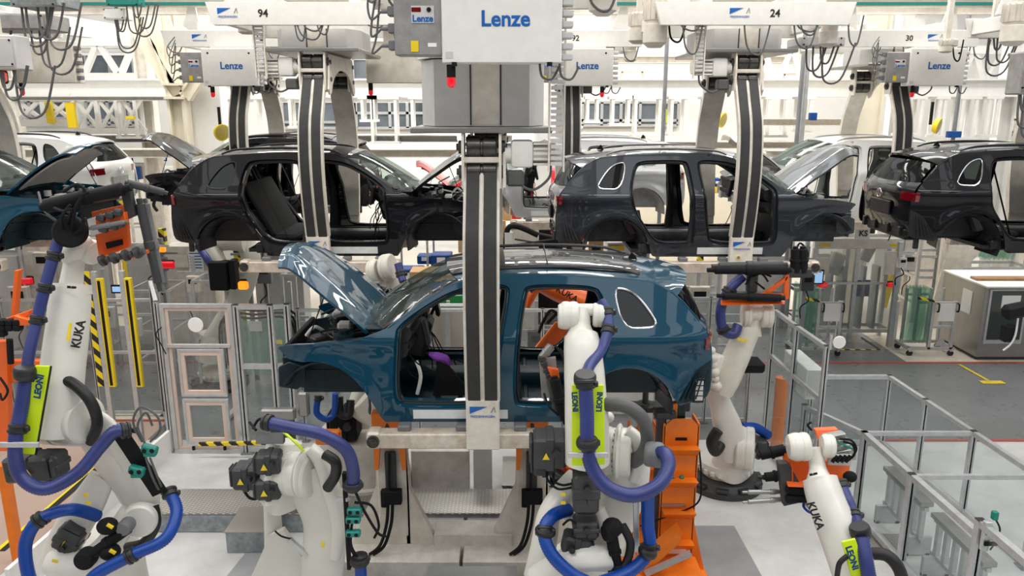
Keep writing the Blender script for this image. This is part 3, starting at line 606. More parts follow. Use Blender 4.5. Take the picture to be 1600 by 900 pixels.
def carrier(label, X, Yc, sz, number, near=True, mir=1, num_x=.35, logo_x=-.3, cab=True, gray=True, cover_tiers=2, cab_dx=0.0, group='overhead conveyor carriers', lampx=None, far_cab=False, plate_dot=False, rail_dx=0.0):
    """X, Yc = centre over the car; sz = underside of the sill"""
    r = thing('conveyor_carrier', label, 'conveyor carrier', (X, Yc, 0), 0, group)
    zt = sz+2.28
    for sg in (-1, 1):
        if sg == 1 or near:
            path = [(sg*1.04, sz+.30), (sg*1.13, sz+.75), (sg*1.17, sz+1.25), (sg*1.10, sz+1.75), (sg*.92, sz+2.1), (sg*.74, sz+2.42)]
            P = []
            for i in range(len(path)-1):
                for k in range(6):
                    t = k/6; p0 = path[max(i-1, 0)]; p1 = path[i]; p2 = path[i+1]; p3 = path[min(i+2, len(path)-1)]
                    P.append([0.5*((2*p1[j])+(-p0[j]+p2[j])*t+(2*p0[j]-5*p1[j]+4*p2[j]-p3[j])*t*t+(-p0[j]+3*p1[j]-3*p2[j]+p3[j])*t**3) for j in range(2)])
            P.append(list(path[-1]))
            def nrm(i):
                a, b = P[max(i-1, 0)], P[min(i+1, len(P)-1)]; d = Vector((b[0]-a[0], b[1]-a[1])).normalized(); return Vector((d.y, -d.x)) if sg > 0 else Vector((-d.y, d.x))
            def ribbon(x0, x1, o0, o1):
                mb = MB(); rows = []
                for i, p in enumerate(P):
                    n = nrm(i); a = (p[0]+n.x*o0, p[1]+n.y*o0); b = (p[0]+n.x*o1, p[1]+n.y*o1)
                    rows.append([(x0, a[0], a[1]), (x1, a[0], a[1]), (x1, b[0], b[1]), (x0, b[0], b[1]), (x0, a[0], a[1])])
                mb.grid(rows); bmesh.ops.remove_doubles(mb.bm, verts=mb.bm.verts, dist=1e-5); bmesh.ops.holes_fill(mb.bm, edges=mb.bm.edges); return mb
            arm = ribbon(-.16, .16, -.05, .04).build('carrier_arm', 'steel_cream', r)
            for x0, x1 in ((-.135, -.020), (.020, .135)):
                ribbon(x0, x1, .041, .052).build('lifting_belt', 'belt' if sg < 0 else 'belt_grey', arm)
            mb = MB(); mb.box((0, sg*1.05, sz+.06), (.31, .09, .50), bev=.01); pl = mb.build('foot_plate', 'steel_cream', r)
            if sg < 0:
                fred_logo(pl, (0, -1.098, sz+.20), .24)
                if plate_dot:
                    mb = MB(); mb.tube((-.04, -1.105, sz+.03), (-.04, -1.09, sz+.03), .035, 20); mb.build('round_sticker', 'yellow_pale', pl)
                    mb = MB(); mb.tube((-.04, -1.108, sz+.03), (-.04, -1.10, sz+.03), .022, 20); mb.build('sticker_centre', 'wood', pl)
            # support beam under the sill
            mb = MB(); mb.box((rail_dx, sg*.96, sz-.13), (1.96, .16, .15), bev=.012); sb = mb.build('support_beam', 'steel_worn', r)
            for e in (-1, 1):
                mb = MB(); mb.box((rail_dx+e*1.03, sg*.97, sz-.12), (.13, .17, .17), bev=.02); eb = mb.build('beam_end', 'steel_worn', sb)
                mb = MB(); mb.lathe([(0, .06), (.02, .06), (.02, .04), (.03, .04), (.03, .018), (.04, .018)], (rail_dx+e*1.03, sg*(.97+.085), sz-.12), (0, sg, 0), 20); mb.build('end_roller', 'roller', eb)
            mb = MB()
            for e in (-.75, -.2, .35, .8): mb.box((rail_dx+e, sg*.92, sz-.03), (.12, .12, .06), bev=.01)
            mb.split('support_pad', 'grey_plastic', r)
            # winding rollers and cheeks
            yy = sg*.74
            mb = MB()
            for k, (zz, rr) in enumerate(((zt+.30, .10), (zt+.08, .095))): mb.lathe([(0, rr*.9), (.01, rr), (.12, rr), (.125, rr*.88), (.145, rr*.88), (.15, rr), (.26, rr), (.27, rr*.9)], (-.135, yy, zz), (1, 0, 0), 24)
            mb.split('winding_roller', 'roller', r)
            for e in (-1, 1):
                mb = MB(); mb.prism([(yy-.12, zt-.06), (yy+.10, zt-.06), (yy+.14, zt+.2), (yy+.10, zt+.42), (yy-.10, zt+.42), (yy-.14, zt+.2)], 'x', e*.165-.012, e*.165+.012); mb.build('roller_cheek', 'steel_cream', r)
            mb = MB(); mb.box((0, yy-.02, zt+.19), (.33, .16, .05), bev=.008); mb.build('cheek_tie', 'steel_cream', r)
            mb = MB()
            for e in (-1, 1):
                for zz in (zt+.08, zt+.30): mb.lathe([(0, .06), (.03, .06), (.03, .03), (.05, .03)], (e*.178, yy, zz), (e, 0, 0), 16)
            mb.split('bearing', 'motor_grey', r)
    # arched web between near and far cheeks
    mb = MB(); pts = [(-.74, zt+.40), (.74, zt+.40), (.86, zt-.05), (.80, zt-.12)]+[(.74*math.cos(a), zt-.20+.42*math.sin(a)) for a in [PI*k/12 for k in range(1, 12)]]+[(-.80, zt-.12), (-.86, zt-.05)]
    mb.prism(pts, 'x', .19, .215); mb.build('arched_web', 'steel_cream', r, angle=40)
    # gear motor
    s = mir
    mb = MB(); mb.box((s*.36, -.70, zt+.24), (.20, .22, .24), bev=.03, seg=2); mb.tube((s*.20, -.70, zt+.24), (s*.28, -.70, zt+.24), .09, 18)
    gm = mb.build('gear_motor', 'cabinet_white', r)
    mb = MB()
    for k in range(5): mb.box((s*.56, -.70, zt+.15+.045*k), (.20, .21, .02), bev=.004)
    mb.tube((s*.46, -.70, zt+.24), (s*.72, -.70, zt+.24), .085, 18)
    mb.split('cooling_fin', 'cabinet_white', gm)
    mb = MB(); mb.box((s*.30, -.72, zt+.02), (.16, .14, .14), bev=.02); mb.sweep([(s*.3, -.74, zt+.0), (s*.45, -.78, zt-.08), (s*.6, -.76, zt+.02), (s*.62, -.72, zt+.14)], .013, n=6); mb.split('motor_fitting', 'hose_grey', gm)
    mb = MB(); mb.box((0, 0, zt+.45), (1.25, 1.75, .05), bev=.01); mb.build('lift_plate', 'brushed', r)
    # telescopic cover
    z0 = zt+.48; top = 6.0; n = cover_tiers; hh = max((top-z0)/n, .12)
    for k in range(n):
        wd = 1.13+.07*k; dp = 1.30+.08*k; a = z0+hh*k; pts = [(-wd/2, -dp*.28), (-wd/2+.14, -dp/2), (wd/2-.14, -dp/2), (wd/2, -dp*.28), (wd/2, dp*.28), (wd/2-.14, dp/2), (-wd/2+.14, dp/2), (-wd/2, dp*.28)]
        mb = MB(); mb.prism(pts, 'z', a, a+hh-.012); cv = mb.build('telescopic_cover', 'cabinet_white' if k else 'panel_grey', r, angle=15)
        mb = MB()
        for x in (-.10, .17): mb.box((x, -dp/2-.003, a+hh/2), (.010, .008, hh-.02))
        mb.split('cover_seam', 'matte_black', cv)
        mb = MB(); mb.box((.035, -dp/2-.001, a+hh/2), (.24, .006, hh-.03)); mb.build('centre_strip', 'steel_cream', cv)
    # cross beam and carriage
    mb = MB(); mb.prism([(-1.28, 6.28), (1.28, 6.28), (1.20, 6.00), (-1.20, 6.00)], 'y', -.98, -.90); mb.prism([(-1.28, 6.28), (1.28, 6.28), (1.20, 6.00), (-1.20, 6.00)], 'y', .90, .98); bs = mb.split('cross_beam', 'cabinet_white', r, bevel=.006)
    fred_logo(bs[0], (logo_x, -.983, 6.16), .26)
    if num_x is not None: text(number, .13, (num_x, -.983, 6.14), FRONT, 'text_black', bs[0], bold=.003)
    mb = MB()
    for e in (-1.15, 1.15): mb.box((e, 0, 6.14), (.10, 1.8, .20), bev=.01)
    for e in (-.6, .6): mb.box((e, 0, 6.34), (.16, 1.7, .14), bev=.01)
    mb.split('longitudinal_beam', 'cabinet_white', r)
    mb = MB()
    for e in (-.9, .9):
        for f in (-.55, .55): mb.slab([(e-.16, f, 6.30), (e+.16, f, 6.30), (e+.10, f, 6.70), (e-.04, f, 6.70)], (0, 1, 0), .05)
    mb.split('hanger_bracket', 'cabinet_white', r)
    mb = MB()
    for e in (-1.0, 1.05): mb.lathe([(0, .10), (.10, .11), (.11, .12), (.26, .12), (.27, .10), (.30, .06)], (e, -.75, 6.05), (0, 0, -1) if e > 0 else (0, 0, 1), 18)
    mb.split('travel_motor', 'steel_cream', r)
    rnd = random.Random(int(number)); mb = MB()
    for k in range(7):
        x = rnd.uniform(-1.2, 1.2); w = rnd.uniform(.15, .4); d = rnd.uniform(.1, .4); mb.sweep([(x, -.95, 6.12), (x+w*.2, -.97, 6.12-d), (x+w*.7, -.97, 6.10-d*1.1), (x+w, -.95, 6.12)], .011, n=6)
    mb.split('cable', 'hose_grey', r)
    # energy chain down the side
    mb = MB()
    xx = s*.66
    for k in range(int((6.1-zt-.1)/.05)): mb.box((xx, -.86, 6.1-k*.05), (.10, .05, .032))
    ch = mb.split('chain_link', 'panel_grey', r)
    mb = MB()
    for e in (-.065, .065): mb.box((xx+e, -.86, (6.1+zt)/2+.05), (.016, .06, 6.1-zt-.08))
    mb.split('chain_side', 'steel_cream', r)
    if cab:
        cabinet_box(r, cab_dx, -1.36, 5.33, 5.95, .95, gray=gray, mir=mir, lamp_x=lampx)
        mb = MB(); mb.box((cab_dx, -1.02, 5.965), (.7, .5, .04)); mb.box((cab_dx-.3, -.86, 6.05), (.06, .12, .3)); mb.box((cab_dx+.3, -.86, 6.05), (.06, .12, .3)); mb.split('cabinet_bracket', 'panel_grey', r)
    if far_cab:
        mb = MB(); mb.box((.85, 1.10, 5.65), (.95, .26, .62), bev=.008); cb = mb.build('control_cabinet', 'steel_cream', r)
        mb = MB(); mb.tube((.42, 1.05, 5.34), (.42, 1.05, 5.23), .036, 16); lp = mb.build('warning_lamp', 'matte_black', r); mb = MB(); mb.lathe([(0, .037), (.05, .036), (.08, .015)], (.42, 1.05, 5.23), (0, 0, -1), 16); mb.build('lens', 'red_lens', lp)
        mb = MB()
        for k in range(5): mb.box((1.36, 1.05, 5.42+k*.11), (.07, .10, .06), bev=.008)
        mb.split('connector', 'grey_plastic', cb)
    return r
Y1, Y2, Y3 = 6.8, 10.38, 14.1
car('petrol blue car body in the front row with raised bonnet, nose to the left', 'paint_petrol', 'under_petrol', (-2.24, Y1+.92, 2.06), 0, hood_angle=45, interior='bare', vents=True)
car('black car body hanging in the second row left of the middle carrier', 'paint_black', 'under_black', (-.55, Y2+.92, 2.98), PI, qtrim='rubber', sunroof=False)
car('dark grey car body hanging in the second row above the blue tail', 'paint_grey', 'under_grey', (4.75, Y2+.92, 2.97), PI, sunroof=False, rails='brushed', white_seat=False, interior='bare')
car('petrol blue car body at the left edge, only its raised bonnet and nose in view', 'paint_petrol', 'under_petrol', (-6.1, Y2+.92, 2.99), PI, bag=True, hood_angle=40)
car('black car body at the right edge showing its tailgate with badge', 'paint_black', 'under_black', (9.62, Y2+.92, 3.02), PI, sunroof=False, qtrim='chrome')
car('silver car body in the third row behind the dark grey one', 'paint_silver', 'under_light', (-.95, Y3+.92, 2.98), 0, sunroof=False, rails='brushed')
car('black car body in the third row, its bonnet raised beside the cream column', 'paint_black', 'under_black', (-6.8, Y3+.92, 3.02), 0)
car('white car body in the third row with raised bonnet, at the right', 'paint_white', 'under_light', (4.2, Y3+.92, 2.98), 0, sunroof=False, rails='brushed')
car('white car body in the third row at the far left, tail lamp showing', 'paint_white', 'under_light', (-11.8, Y3+.92, 3.04), 0, sunroof=False, qtrim='rubber')
carrier('overhead carrier with large white cabinet holding the front blue car', -.27, Y1+.92, 2.06, '92', num_x=None, cab_dx=.19, lampx=-.22, cover_tiers=2, mir=1)
carrier('overhead carrier numbered 94 holding the black car in the second row', -2.62, Y2+.92, 2.98, '94', mir=-1, cab=False, cover_tiers=1, num_x=-.55, logo_x=-1.0, far_cab=True)
carrier('overhead carrier numbered 24 holding the dark grey car', 3.10, Y2+.92, 2.97, '24', mir=-1, cab=False, cover_tiers=1, num_x=.25, logo_x=-.2, plate_dot=True)
carrier('overhead carrier at the left edge with red lamp under its grey cabinet', -8.05, Y2+.92, 2.99, '18', num_x=None, mir=-1, cab=False, cover_tiers=1, far_cab=True)
carrier('overhead carrier at the right edge above the black tailgate car', 8.15, Y2+.92, 3.02, '27', num_x=None, mir=-1, cab=False, cover_tiers=1)
carrier('overhead carrier in the third row left of the carrier numbered 94', -4.85, Y3+.92, 3.02, '36', cab_dx=.02, lampx=-.33, cover_tiers=1, num_x=None, logo_x=-.6)
carrier('overhead carrier in the third row right of the large white cabinet', 1.06, Y3+.92, 2.98, '92', cab_dx=.20, lampx=.5, cover_tiers=1, num_x=.05, logo_x=1.9 if False else -.6)
carrier('overhead carrier numbered 30 in the third row at the right', 6.93, Y3+.92, 2.98, '30', cab_dx=.35, lampx=0.0, cover_tiers=1, num_x=0.0, logo_x=.45)
carrier('overhead carrier in the third row at the far left edge', -10.3, Y3+.92, 3.04, '41', num_x=None, cab_dx=.02, lampx=-.3, cover_tiers=1)
for j, (y, z, lab) in enumerate(((Y1+.92, 6.8, 'overhead running rail along the front row of cars'), (Y2+.92, 6.8, 'overhead running rail along the second row of cars'), (Y3+.92, 6.72, 'overhead running rail along the third row of cars'))):
    r = thing('running_rail', lab, 'conveyor rail', (0, y, z), 0, None)
    for f in (-.6, .6):
        mb = MB(); mb.box((0, f, 0), (26, .16, .03)); mb.box((0, f, .16), (26, .16, .03)); mb.box((0, f, .08), (26, .02, .16)); bmesh.ops.remove_doubles(mb.bm, verts=mb.bm.verts, dist=1e-5); mb.build('rail_beam', 'steel_cream', r)
    mb = MB()
    for k in range(9): mb.box((-12+k*3, 0, 1.2), (.10, .10, 2.2)); 
    mb.split('suspension_post', 'steel_cream', r)
    mb = MB(); mb.box((0, -.75, .02), (26, .04, .05)); mb.box((0, -.75, .10), (26, .03, .03)); mb.split('busbar', 'teal' if j == 2 else 'alu', r)
    mb = MB()
    for k in range(13): mb.box((-12+k*2, 0, .20), (.12, 1.5, .05))
    mb.split('rail_tie', 'steel_cream', r)
# ---------------------------------------------------------------- floor and building
def slabfloor(name, pts, z, m, th=.004, kind=True, label=None):
    mb = MB(); mb.prism([(p[0], p[1]) for p in pts], 'z', z-th, z); o = mb.build(name, m, None, smooth=False)
    if label: tag(o, label, 'floor marking')
    else: struct(o)
    return o
def rect(x0, y0, x1, y1): return [(x0, y0), (x1, y0), (x1, y1), (x0, y1)]
slabfloor('floor', rect(-20, -9, 20, 30), 0, 'floor_white', .2)
slabfloor('floor_aisle', rect(-20, 10.95, 20, 14.55), .004, 'floor_grey'); slabfloor('floor_back', rect(-20, 14.55, 20, 17.2), .004, 'floor_grey'); slabfloor('floor_beige', rect(7.9, 14.6, 20, 17.2), .008, 'floor_beige')
slabfloor('floor_beige_back', rect(-20, 17.2, 20, 27), .004, 'floor_beige')
slabfloor('floor_tan', rect(-20, 2, -5.6, 11.7), .006, 'floor_tan'); slabfloor('floor_light_strip', rect(-20, 11.7, -5.6, 12.1), .006, 'floor_beige')
a = fl(1090, 822); b = fl(1140, 822); slabfloor('floor_grey_patch', [tuple(fl(1082, 822)[:2]), tuple(fl(1147, 822)[:2]), tuple(fl(1190, 900)[:2]), (2.5, 5.6), (1.2, 5.6), tuple(fl(1080, 900)[:2])], .006, 'floor_mid')
slabfloor('floor_grey_left', [tuple(fl(395, 850)[:2]), tuple(fl(420, 850)[:2]), (-2.3, 6.0), (-3.2, 6.0), tuple(fl(355, 900)[:2])], .006, 'floor_mid')
slabfloor('floor_grey_middle', rect(-2.0, 5.5, 1.0, 7.75), .006, 'floor_mid')
slabfloor('floor_marking', rect(-20, 14.53, 20, 14.62), .010, 'line_red', label='red floor line along the far side of the grey aisle')
slabfloor('floor_marking', rect(3.9, 10.88, 20, 10.95), .010, 'line_red', label='red floor line along the near side of the grey aisle at the fences')
slabfloor('floor_marking', rect(-20, 11.64, -5.6, 11.72), .010, 'line_red', label='red floor line on the left where the tan floor ends')
p1, p2 = fl(1498, 570), fl(1545, 596); mb = MB(); mb.bar((p1.x, p1.y, .012), (p2.x, p2.y, .012), .06, .004, up=(0, 0, 1)); tag(mb.build('floor_marking', 'line_yellow'), 'slanting yellow floor line in the grey aisle on the right', 'floor marking')
mb = MB(); c1 = fl(1550, 598); mb.box((c1.x, c1.y, .012), (.42, .16, .004)); tag(mb.build('floor_marking', 'line_yellow'), 'small yellow painted patch at the end of the slanting line', 'floor marking')
r = thing('floor_tape', 'yellow and black hazard tape framing the floor before the glass gate', 'floor marking')
ga, gb_ = fl(1312, 547), fl(1375, 547); mb = MB(); mb.box(((ga.x+gb_.x)/2, ga.y, .011), (gb_.x-ga.x, .05, .004)); mb.build('tape_strip', 'hazard', r); mb = MB(); mb.box((gb_.x, ga.y+.45, .011), (.05, .85, .004)); mb.build('tape_strip', 'hazard', r)
mb = MB(); a, b = fl(0, 862), fl(160, 726); mb.bar((a.x, a.y, .013), (b.x, b.y, .013), .12, .004); o = mb.build('floor_tape', 'hazard'); tag(o, 'yellow and black hazard tape on the tan floor beside the left robot', 'floor marking')
mb = MB(); a, b = fl(272, 665, .35), fl(10, 890, .35); mb.bar((a.x, a.y, .175), (b.x, b.y, .175), .05, .35); tag(mb.build('kerb_wall', 'steel_white'), 'low white kerb along the left edge of the robot cell', 'kerb')
# walls
mb = MB(); mb.box((0, 28.1, 5), (44, .2, 10)); struct(mb.build('wall_back', 'wall_white'))
mb = MB(); mb.box((0, -9.1, 5), (44, .2, 10)); struct(mb.build('wall_front', 'motor_grey')); mb = MB(); mb.box((0, -8.9, 6.2), (40, .1, 1.2)); struct(mb.build('reflection_band_1', 'wall_white')); mb = MB(); mb.box((0, -8.9, 3.4), (40, .1, .35)); struct(mb.build('reflection_band_2', 'wall_cream'))  # unseen light bands added on the front wall for car paint reflections
mb = MB(); mb.box((-20.1, 4, 5), (.2, 48, 10)); struct(mb.build('wall_left', 'panel_grey')); mb = MB(); mb.box((20.1, 4, 5), (.2, 48, 10)); struct(mb.build('wall_right', 'panel_grey'))
for k in range(7):
    mb = MB(); mb.box((-18+k*6, 9, 11.6), (3.0, 38, .2)); struct(mb.build('ceiling_slab', 'cabinet_grey'))
def window(n, x0, y0, x1, y1, Y, m, nx=2, frame='alu_dark'):
    a, b = px(x0, y1, Y), px(x1, y0, Y); w, h = b.x-a.x, b.z-a.z; c = ((a.x+b.x)/2, Y, (a.z+b.z)/2)
    mb = MB(); mb.box(c, (w, .03, h)); o = struct(mb.build('window_%d' % n, m, smooth=False))
    mb = MB()
    for k in range(nx+1): mb.box((a.x+w*k/nx, Y-.05, c[2]), (.10, .10, h))
    for z in (a.z, b.z, a.z+h*.22): mb.box((c[0], Y-.05, z), (w, .10, .09))
    mb.split('window_frame', frame, o)
WN = [(20, 85, 130, 122, 'window_dark', 4), (138, 84, 208, 125, 'window_dark', 2), (20, 158, 110, 192, 'window_dark', 3), (140, 158, 235, 196, 'window_dark', 3), (556, 92, 662, 200, 'window_dark', 4), (444, 158, 556, 200, 'window_dark', 4),
      (970, 112, 1004, 130, 'window_bright', 1), (1172, 112, 1192, 130, 'window_bright', 1), (1222, 116, 1250, 134, 'window_bright', 1), (1468, 120, 1496, 134, 'window_bright', 1), (880, 160, 1060, 196, 'window_dark', 6), (1565, 186, 1600, 212, 'window_bright', 2)]
for i, w in enumerate(WN): window(i+1, w[0], w[1], w[2], w[3], 27.9, w[4], w[5], 'alu' if w[4] == 'window_dark' else 'steel_cream')
# steelwork
def beam_px(x0, ya, x1, yb, Y, dep=.4, m='steel_white', label='', name='girder', cat='beam', fl_=True):
    a, b = px(x0, yb, Y), px(x1, ya, Y); cx, cz = (a.x+b.x)/2, (a.z+b.z)/2; w, h = abs(b.x-a.x), abs(b.z-a.z)
    mb = MB(); mb.box((cx, Y+dep/2, cz), (w, dep*.25, h)); o = mb.build(name, m)
    if fl_:
        for z in (cz-h/2, cz+h/2): mb = MB(); mb.box((cx, Y+dep/2, z), (w, dep, h*.10)); mb.build('flange', m, o)
    return tag(o, label, cat)
beam_px(-150, 124, 1750, 150, 19.4, .5, 'steel_white', 'long white steel girder crossing the hall behind all hanging cars')
beam_px(-150, 151, 290, 157, 18.6, .5, 'cabinet_white', 'white lower rail under the girder on the left', 'rail')
beam_px(300, 152, 900, 160, 21.0, .4, 'steel_white', 'white rail below the girder in the middle of the hall', 'rail')
beam_px(-100, 234, 790, 246, 17.8, .6, 'steel_cream', 'cream conveyor deck edge behind the third row on the left', 'conveyor_deck', 'conveyor')
beam_px(-100, 212, 800, 222, 19.5, .9, 'panel_grey', 'grey roller deck behind the cream conveyor edge', 'conveyor_deck', 'conveyor')
beam_px(860, 222, 1750, 232, 18.5, .6, 'steel_cream', 'cream conveyor deck edge behind the third row on the right', 'conveyor_deck', 'conveyor')
beam_px(1170, 186, 1352, 196, 18.7, .4, 'steel_cream', 'short cream beam left of the carrier numbered 30', 'rail')
beam_px(1200, 236, 1420, 246, 17.5, .4, 'steel_cream', 'cream beam seen through the white car on the right', 'rail')
beam_px(860, 88, 1250, 98, 24, .5, 'steel_cream', 'high cream roof beam right of the middle carrier', 'roof_beam')
beam_px(-100, 60, 260, 74, 24, .5, 'steel_white', 'high white roof beam at the left', 'roof_beam')
beam_px(-100, 82, 300, 86, 26, .4, 'steel_white', 'thin white roof beam above the left windows', 'roof_beam', fl_=False)
for i, x in enumerate((-15, -11.5, -4.5, 0.5, 4.5, 9.5, 14.5)):
    mb = MB(); mb.bar((x, 8.5, 8.9), (x*1.0, 27.9, 8.3), .20, .40); o = mb.build('roof_purlin', 'steel_white'); tag(o, ['white roof purlin furthest left', 'white roof purlin above the left windows', 'white roof purlin left of the carrier numbered 94', 'white roof purlin above the middle', 'white roof purlin above the carrier numbered 24', 'white roof purlin between the carriers numbered 24 and 30', 'white roof purlin furthest right'][i], 'roof beam')
for i, (x0, y0, x1, y1, Y) in enumerate(((60, 42, 260, 68, 20), (70, 28, 250, 56, 21))):
    a, b = px(x0, y0, Y), px(x1, y1, Y+4); mb = MB(); mb.bar(a, b, .35, .22); tag(mb.build('sloping_beam', 'steel_cream' if i else 'steel_white'), ['white sloping beam under the roof at the left', 'cream sloping beam above the white one at the left'][i], 'beam')
# column with braces
r = thing('steel_column', 'cream steel column with diagonal braces left of the black car', 'column', (px(283, 200, 17.2).x, 17.2, 0))
cx0 = px(283, 200, 17.2).x
mb = MB(); mb.box((0, 0, 4.6), (.30, .05, 9.2)); mb.box((-.16, 0, 4.6), (.06, .34, 9.2)); mb.box((.16, 0, 4.6), (.06, .34, 9.2)); mb.split('column_web', 'wall_cream', r)
def loc(p, r): return Vector(p)-Vector(r.location)
for (x0, y0, x1, y1, w) in ((197, 12, 278, 148, .26), (243, 15, 283, 130, .5), (318, 108, 290, 152, .22)):
    mb = MB(); a, b = loc(px(x0, y0, 17.1), r), loc(px(x1, y1, 17.1), r); mb.bar(a, b, w, .06, up=(0, 1, 0)); 
    d = (b-a).normalized(); n = Vector((-d.z, 0, d.x))*w*.5
    mb.bar(a+n, b+n, .05, .2, up=(0, 1, 0)); mb.bar(a-n, b-n, .05, .2, up=(0, 1, 0)); mb.build('brace', 'wall_cream', r)
mb = MB(); mb.box((0, -.12, px(283, 132, 17.1).z), (.40, .30, .05)); mb.box((0, -.12, px(283, 153, 17.1).z), (.40, .30, .05)); mb.split('stiffener', 'wall_cream', r)
mb = MB(); a, b = px(298, 300, 17.4), px(332, 0, 17.4); mb.box(((a.x+b.x)/2, 17.6, 4.6), (b.x-a.x, .4, 9.2), bev=.02); tag(mb.build('square_column', 'steel_white'), 'wide white column right of the cream braced column', 'column')
for i, (x, Y, w, m, lab) in enumerate(((1352, 18.5, .55, 'wall_cream', 'yellowish column behind the carrier numbered 30'), (1398, 21, .4, 'steel_white', 'white column right of the yellowish one'), (22, 20.8, .4, 'steel_cream', 'cream column at the left edge of the hall'), (235, 20, .32, 'steel_cream', 'cream column under the deck left of the black bonnet'), (848, 18.9, .35, 'steel_white', 'white post beside the silver car nose'), (1565, 20, .3, 'steel_white', 'white column at the right edge of the hall'))):
    p = px(x, 200, Y); mb = MB(); mb.box((p.x, Y, 4.5), (w, .06, 9)); mb.box((p.x-w/2, Y, 4.5), (.06, .3, 9)); mb.box((p.x+w/2, Y, 4.5), (.06, .3, 9)); bmesh.ops.remove_doubles(mb.bm, verts=mb.bm.verts, dist=1e-5); tag(mb.build('steel_column', m), lab, 'column')
# roof trusses
def truss(label, x0, yt, x1, yb, Y, n, m='steel_white', w=.10, group=None, alt=True):
    a, b = px(x0, yb, Y), px(x1, yt, Y); r = thing('roof_truss', label, 'truss', ((a.x+b.x)/2, Y, a.z), 0, group); W_, H_ = b.x-a.x, b.z-a.z
    mb = MB(); mb.box((0, 0, 0), (W_, w*1.4, w*1.4)); mb.build('bottom_chord', m, r); mb = MB(); mb.box((0, 0, H_), (W_, w*1.4, w*1.4)); mb.build('top_chord', m, r)
    mb = MB()
    for k in range(n):
        xa = -W_/2+W_*k/n; xb = -W_/2+W_*(k+1)/n
        if alt: mb.bar((xa, 0, 0 if k % 2 else H_), (xb, 0, H_ if k % 2 else 0), w, w)
        else: mb.bar((xa, 0, 0), (xb, 0, H_), w*.7, w*.7); mb.bar((xa, .03, H_), (xb, .03, 0), w*.7, w*.7); mb.bar((xa, 0, 0), (xa, 0, H_), w, w)
    mb.split('truss_diagonal', m, r); return r
truss('white lattice truss in front of the upper left windows', 46, 66, 210, 120, 21, 6, w=.14)
truss('white crossed lattice below the left girder', -20, 152, 112, 192, 19.5, 3, alt=False, w=.12)
truss('white crossed lattice left of the cream column', 120, 152, 222, 205, 19.5, 3, alt=False, w=.10)
truss('white lattice truss left of the carrier numbered 30', 1190, 76, 1345, 134, 23, 7, w=.13)
truss('white lattice truss right of the carrier numbered 30', 1465, 78, 1620, 138, 21, 6, w=.15)
# hanging frames
def hframe(x, yt, yb, wpx, Y, label, m='steel_white', n=2):
    a, b = px(x-wpx/2, yb, Y), px(x+wpx/2, yt, Y); r = thing('work_hanger', label, 'hanger', ((a.x+b.x)/2, Y, a.z), 0, 'white hangers under the long girder'); W_, H_ = b.x-a.x, b.z-a.z
    mb = MB()
    for k in range(n):
        for yy in (0, .35): mb.box((-W_/2+W_*k/max(1, n-1), yy, H_/2), (.07, .07, H_))
    mb.split('frame_post', m, r)
    mb = MB(); mb.box((0, .17, H_), (W_+.2, .45, .09)); mb.build('top_rail', m, r); mb = MB(); mb.box((0, .17, .02), (W_+.15, .42, .06)); mb.build('bottom_rail', m, r)
HF = [(600, 158, 224, 34, 17.6, 'left of the first grey cover, lower one'), (655, 155, 204, 20, 19, 'small one beside the front carrier cover'), (356, 156, 222, 26, 17.4, 'between the white column and the belt arm'), (412, 158, 196, 20, 20, 'behind the pair of belt arms'), (468, 156, 200, 26, 19.4, 'left of the belt arm numbered 94'), (575, 156, 190, 16, 21, 'behind the arm of carrier 94'),
      (892, 160, 200, 30, 19.4, 'just right of the front carrier'), (926, 160, 192, 16, 21, 'above the silver roof, left one'), (970, 160, 196, 26, 20, 'above the silver roof, middle one'), (1012, 160, 214, 40, 18, 'above the silver roof, right one'), (1060, 160, 212, 24, 19.4, 'left of the far arm of carrier 24'), (1110, 164, 218, 22, 18.6, 'between the two arms of carrier 24'),
      (1214, 160, 214, 32, 19.6, 'right of the near arm of carrier 24'), (1258, 160, 206, 20, 20.5, 'left of the arched arm of carrier 30'), (1425, 168, 212, 34, 18.8, 'beside the near arm of carrier 30'), (1470, 168, 214, 16, 20, 'beside the yellow lamp on the right'), (1512, 168, 218, 30, 18.4, 'above the black tailgate car'), (1550, 168, 214, 22, 19.6, 'nearest the right edge'), (198, 150, 216, 22, 17.2, 'left of the raised black bonnet')]
for h in HF: hframe(h[0], 152, h[2], h[3], 19.42, 'white hanger under the girder, '+h[5])
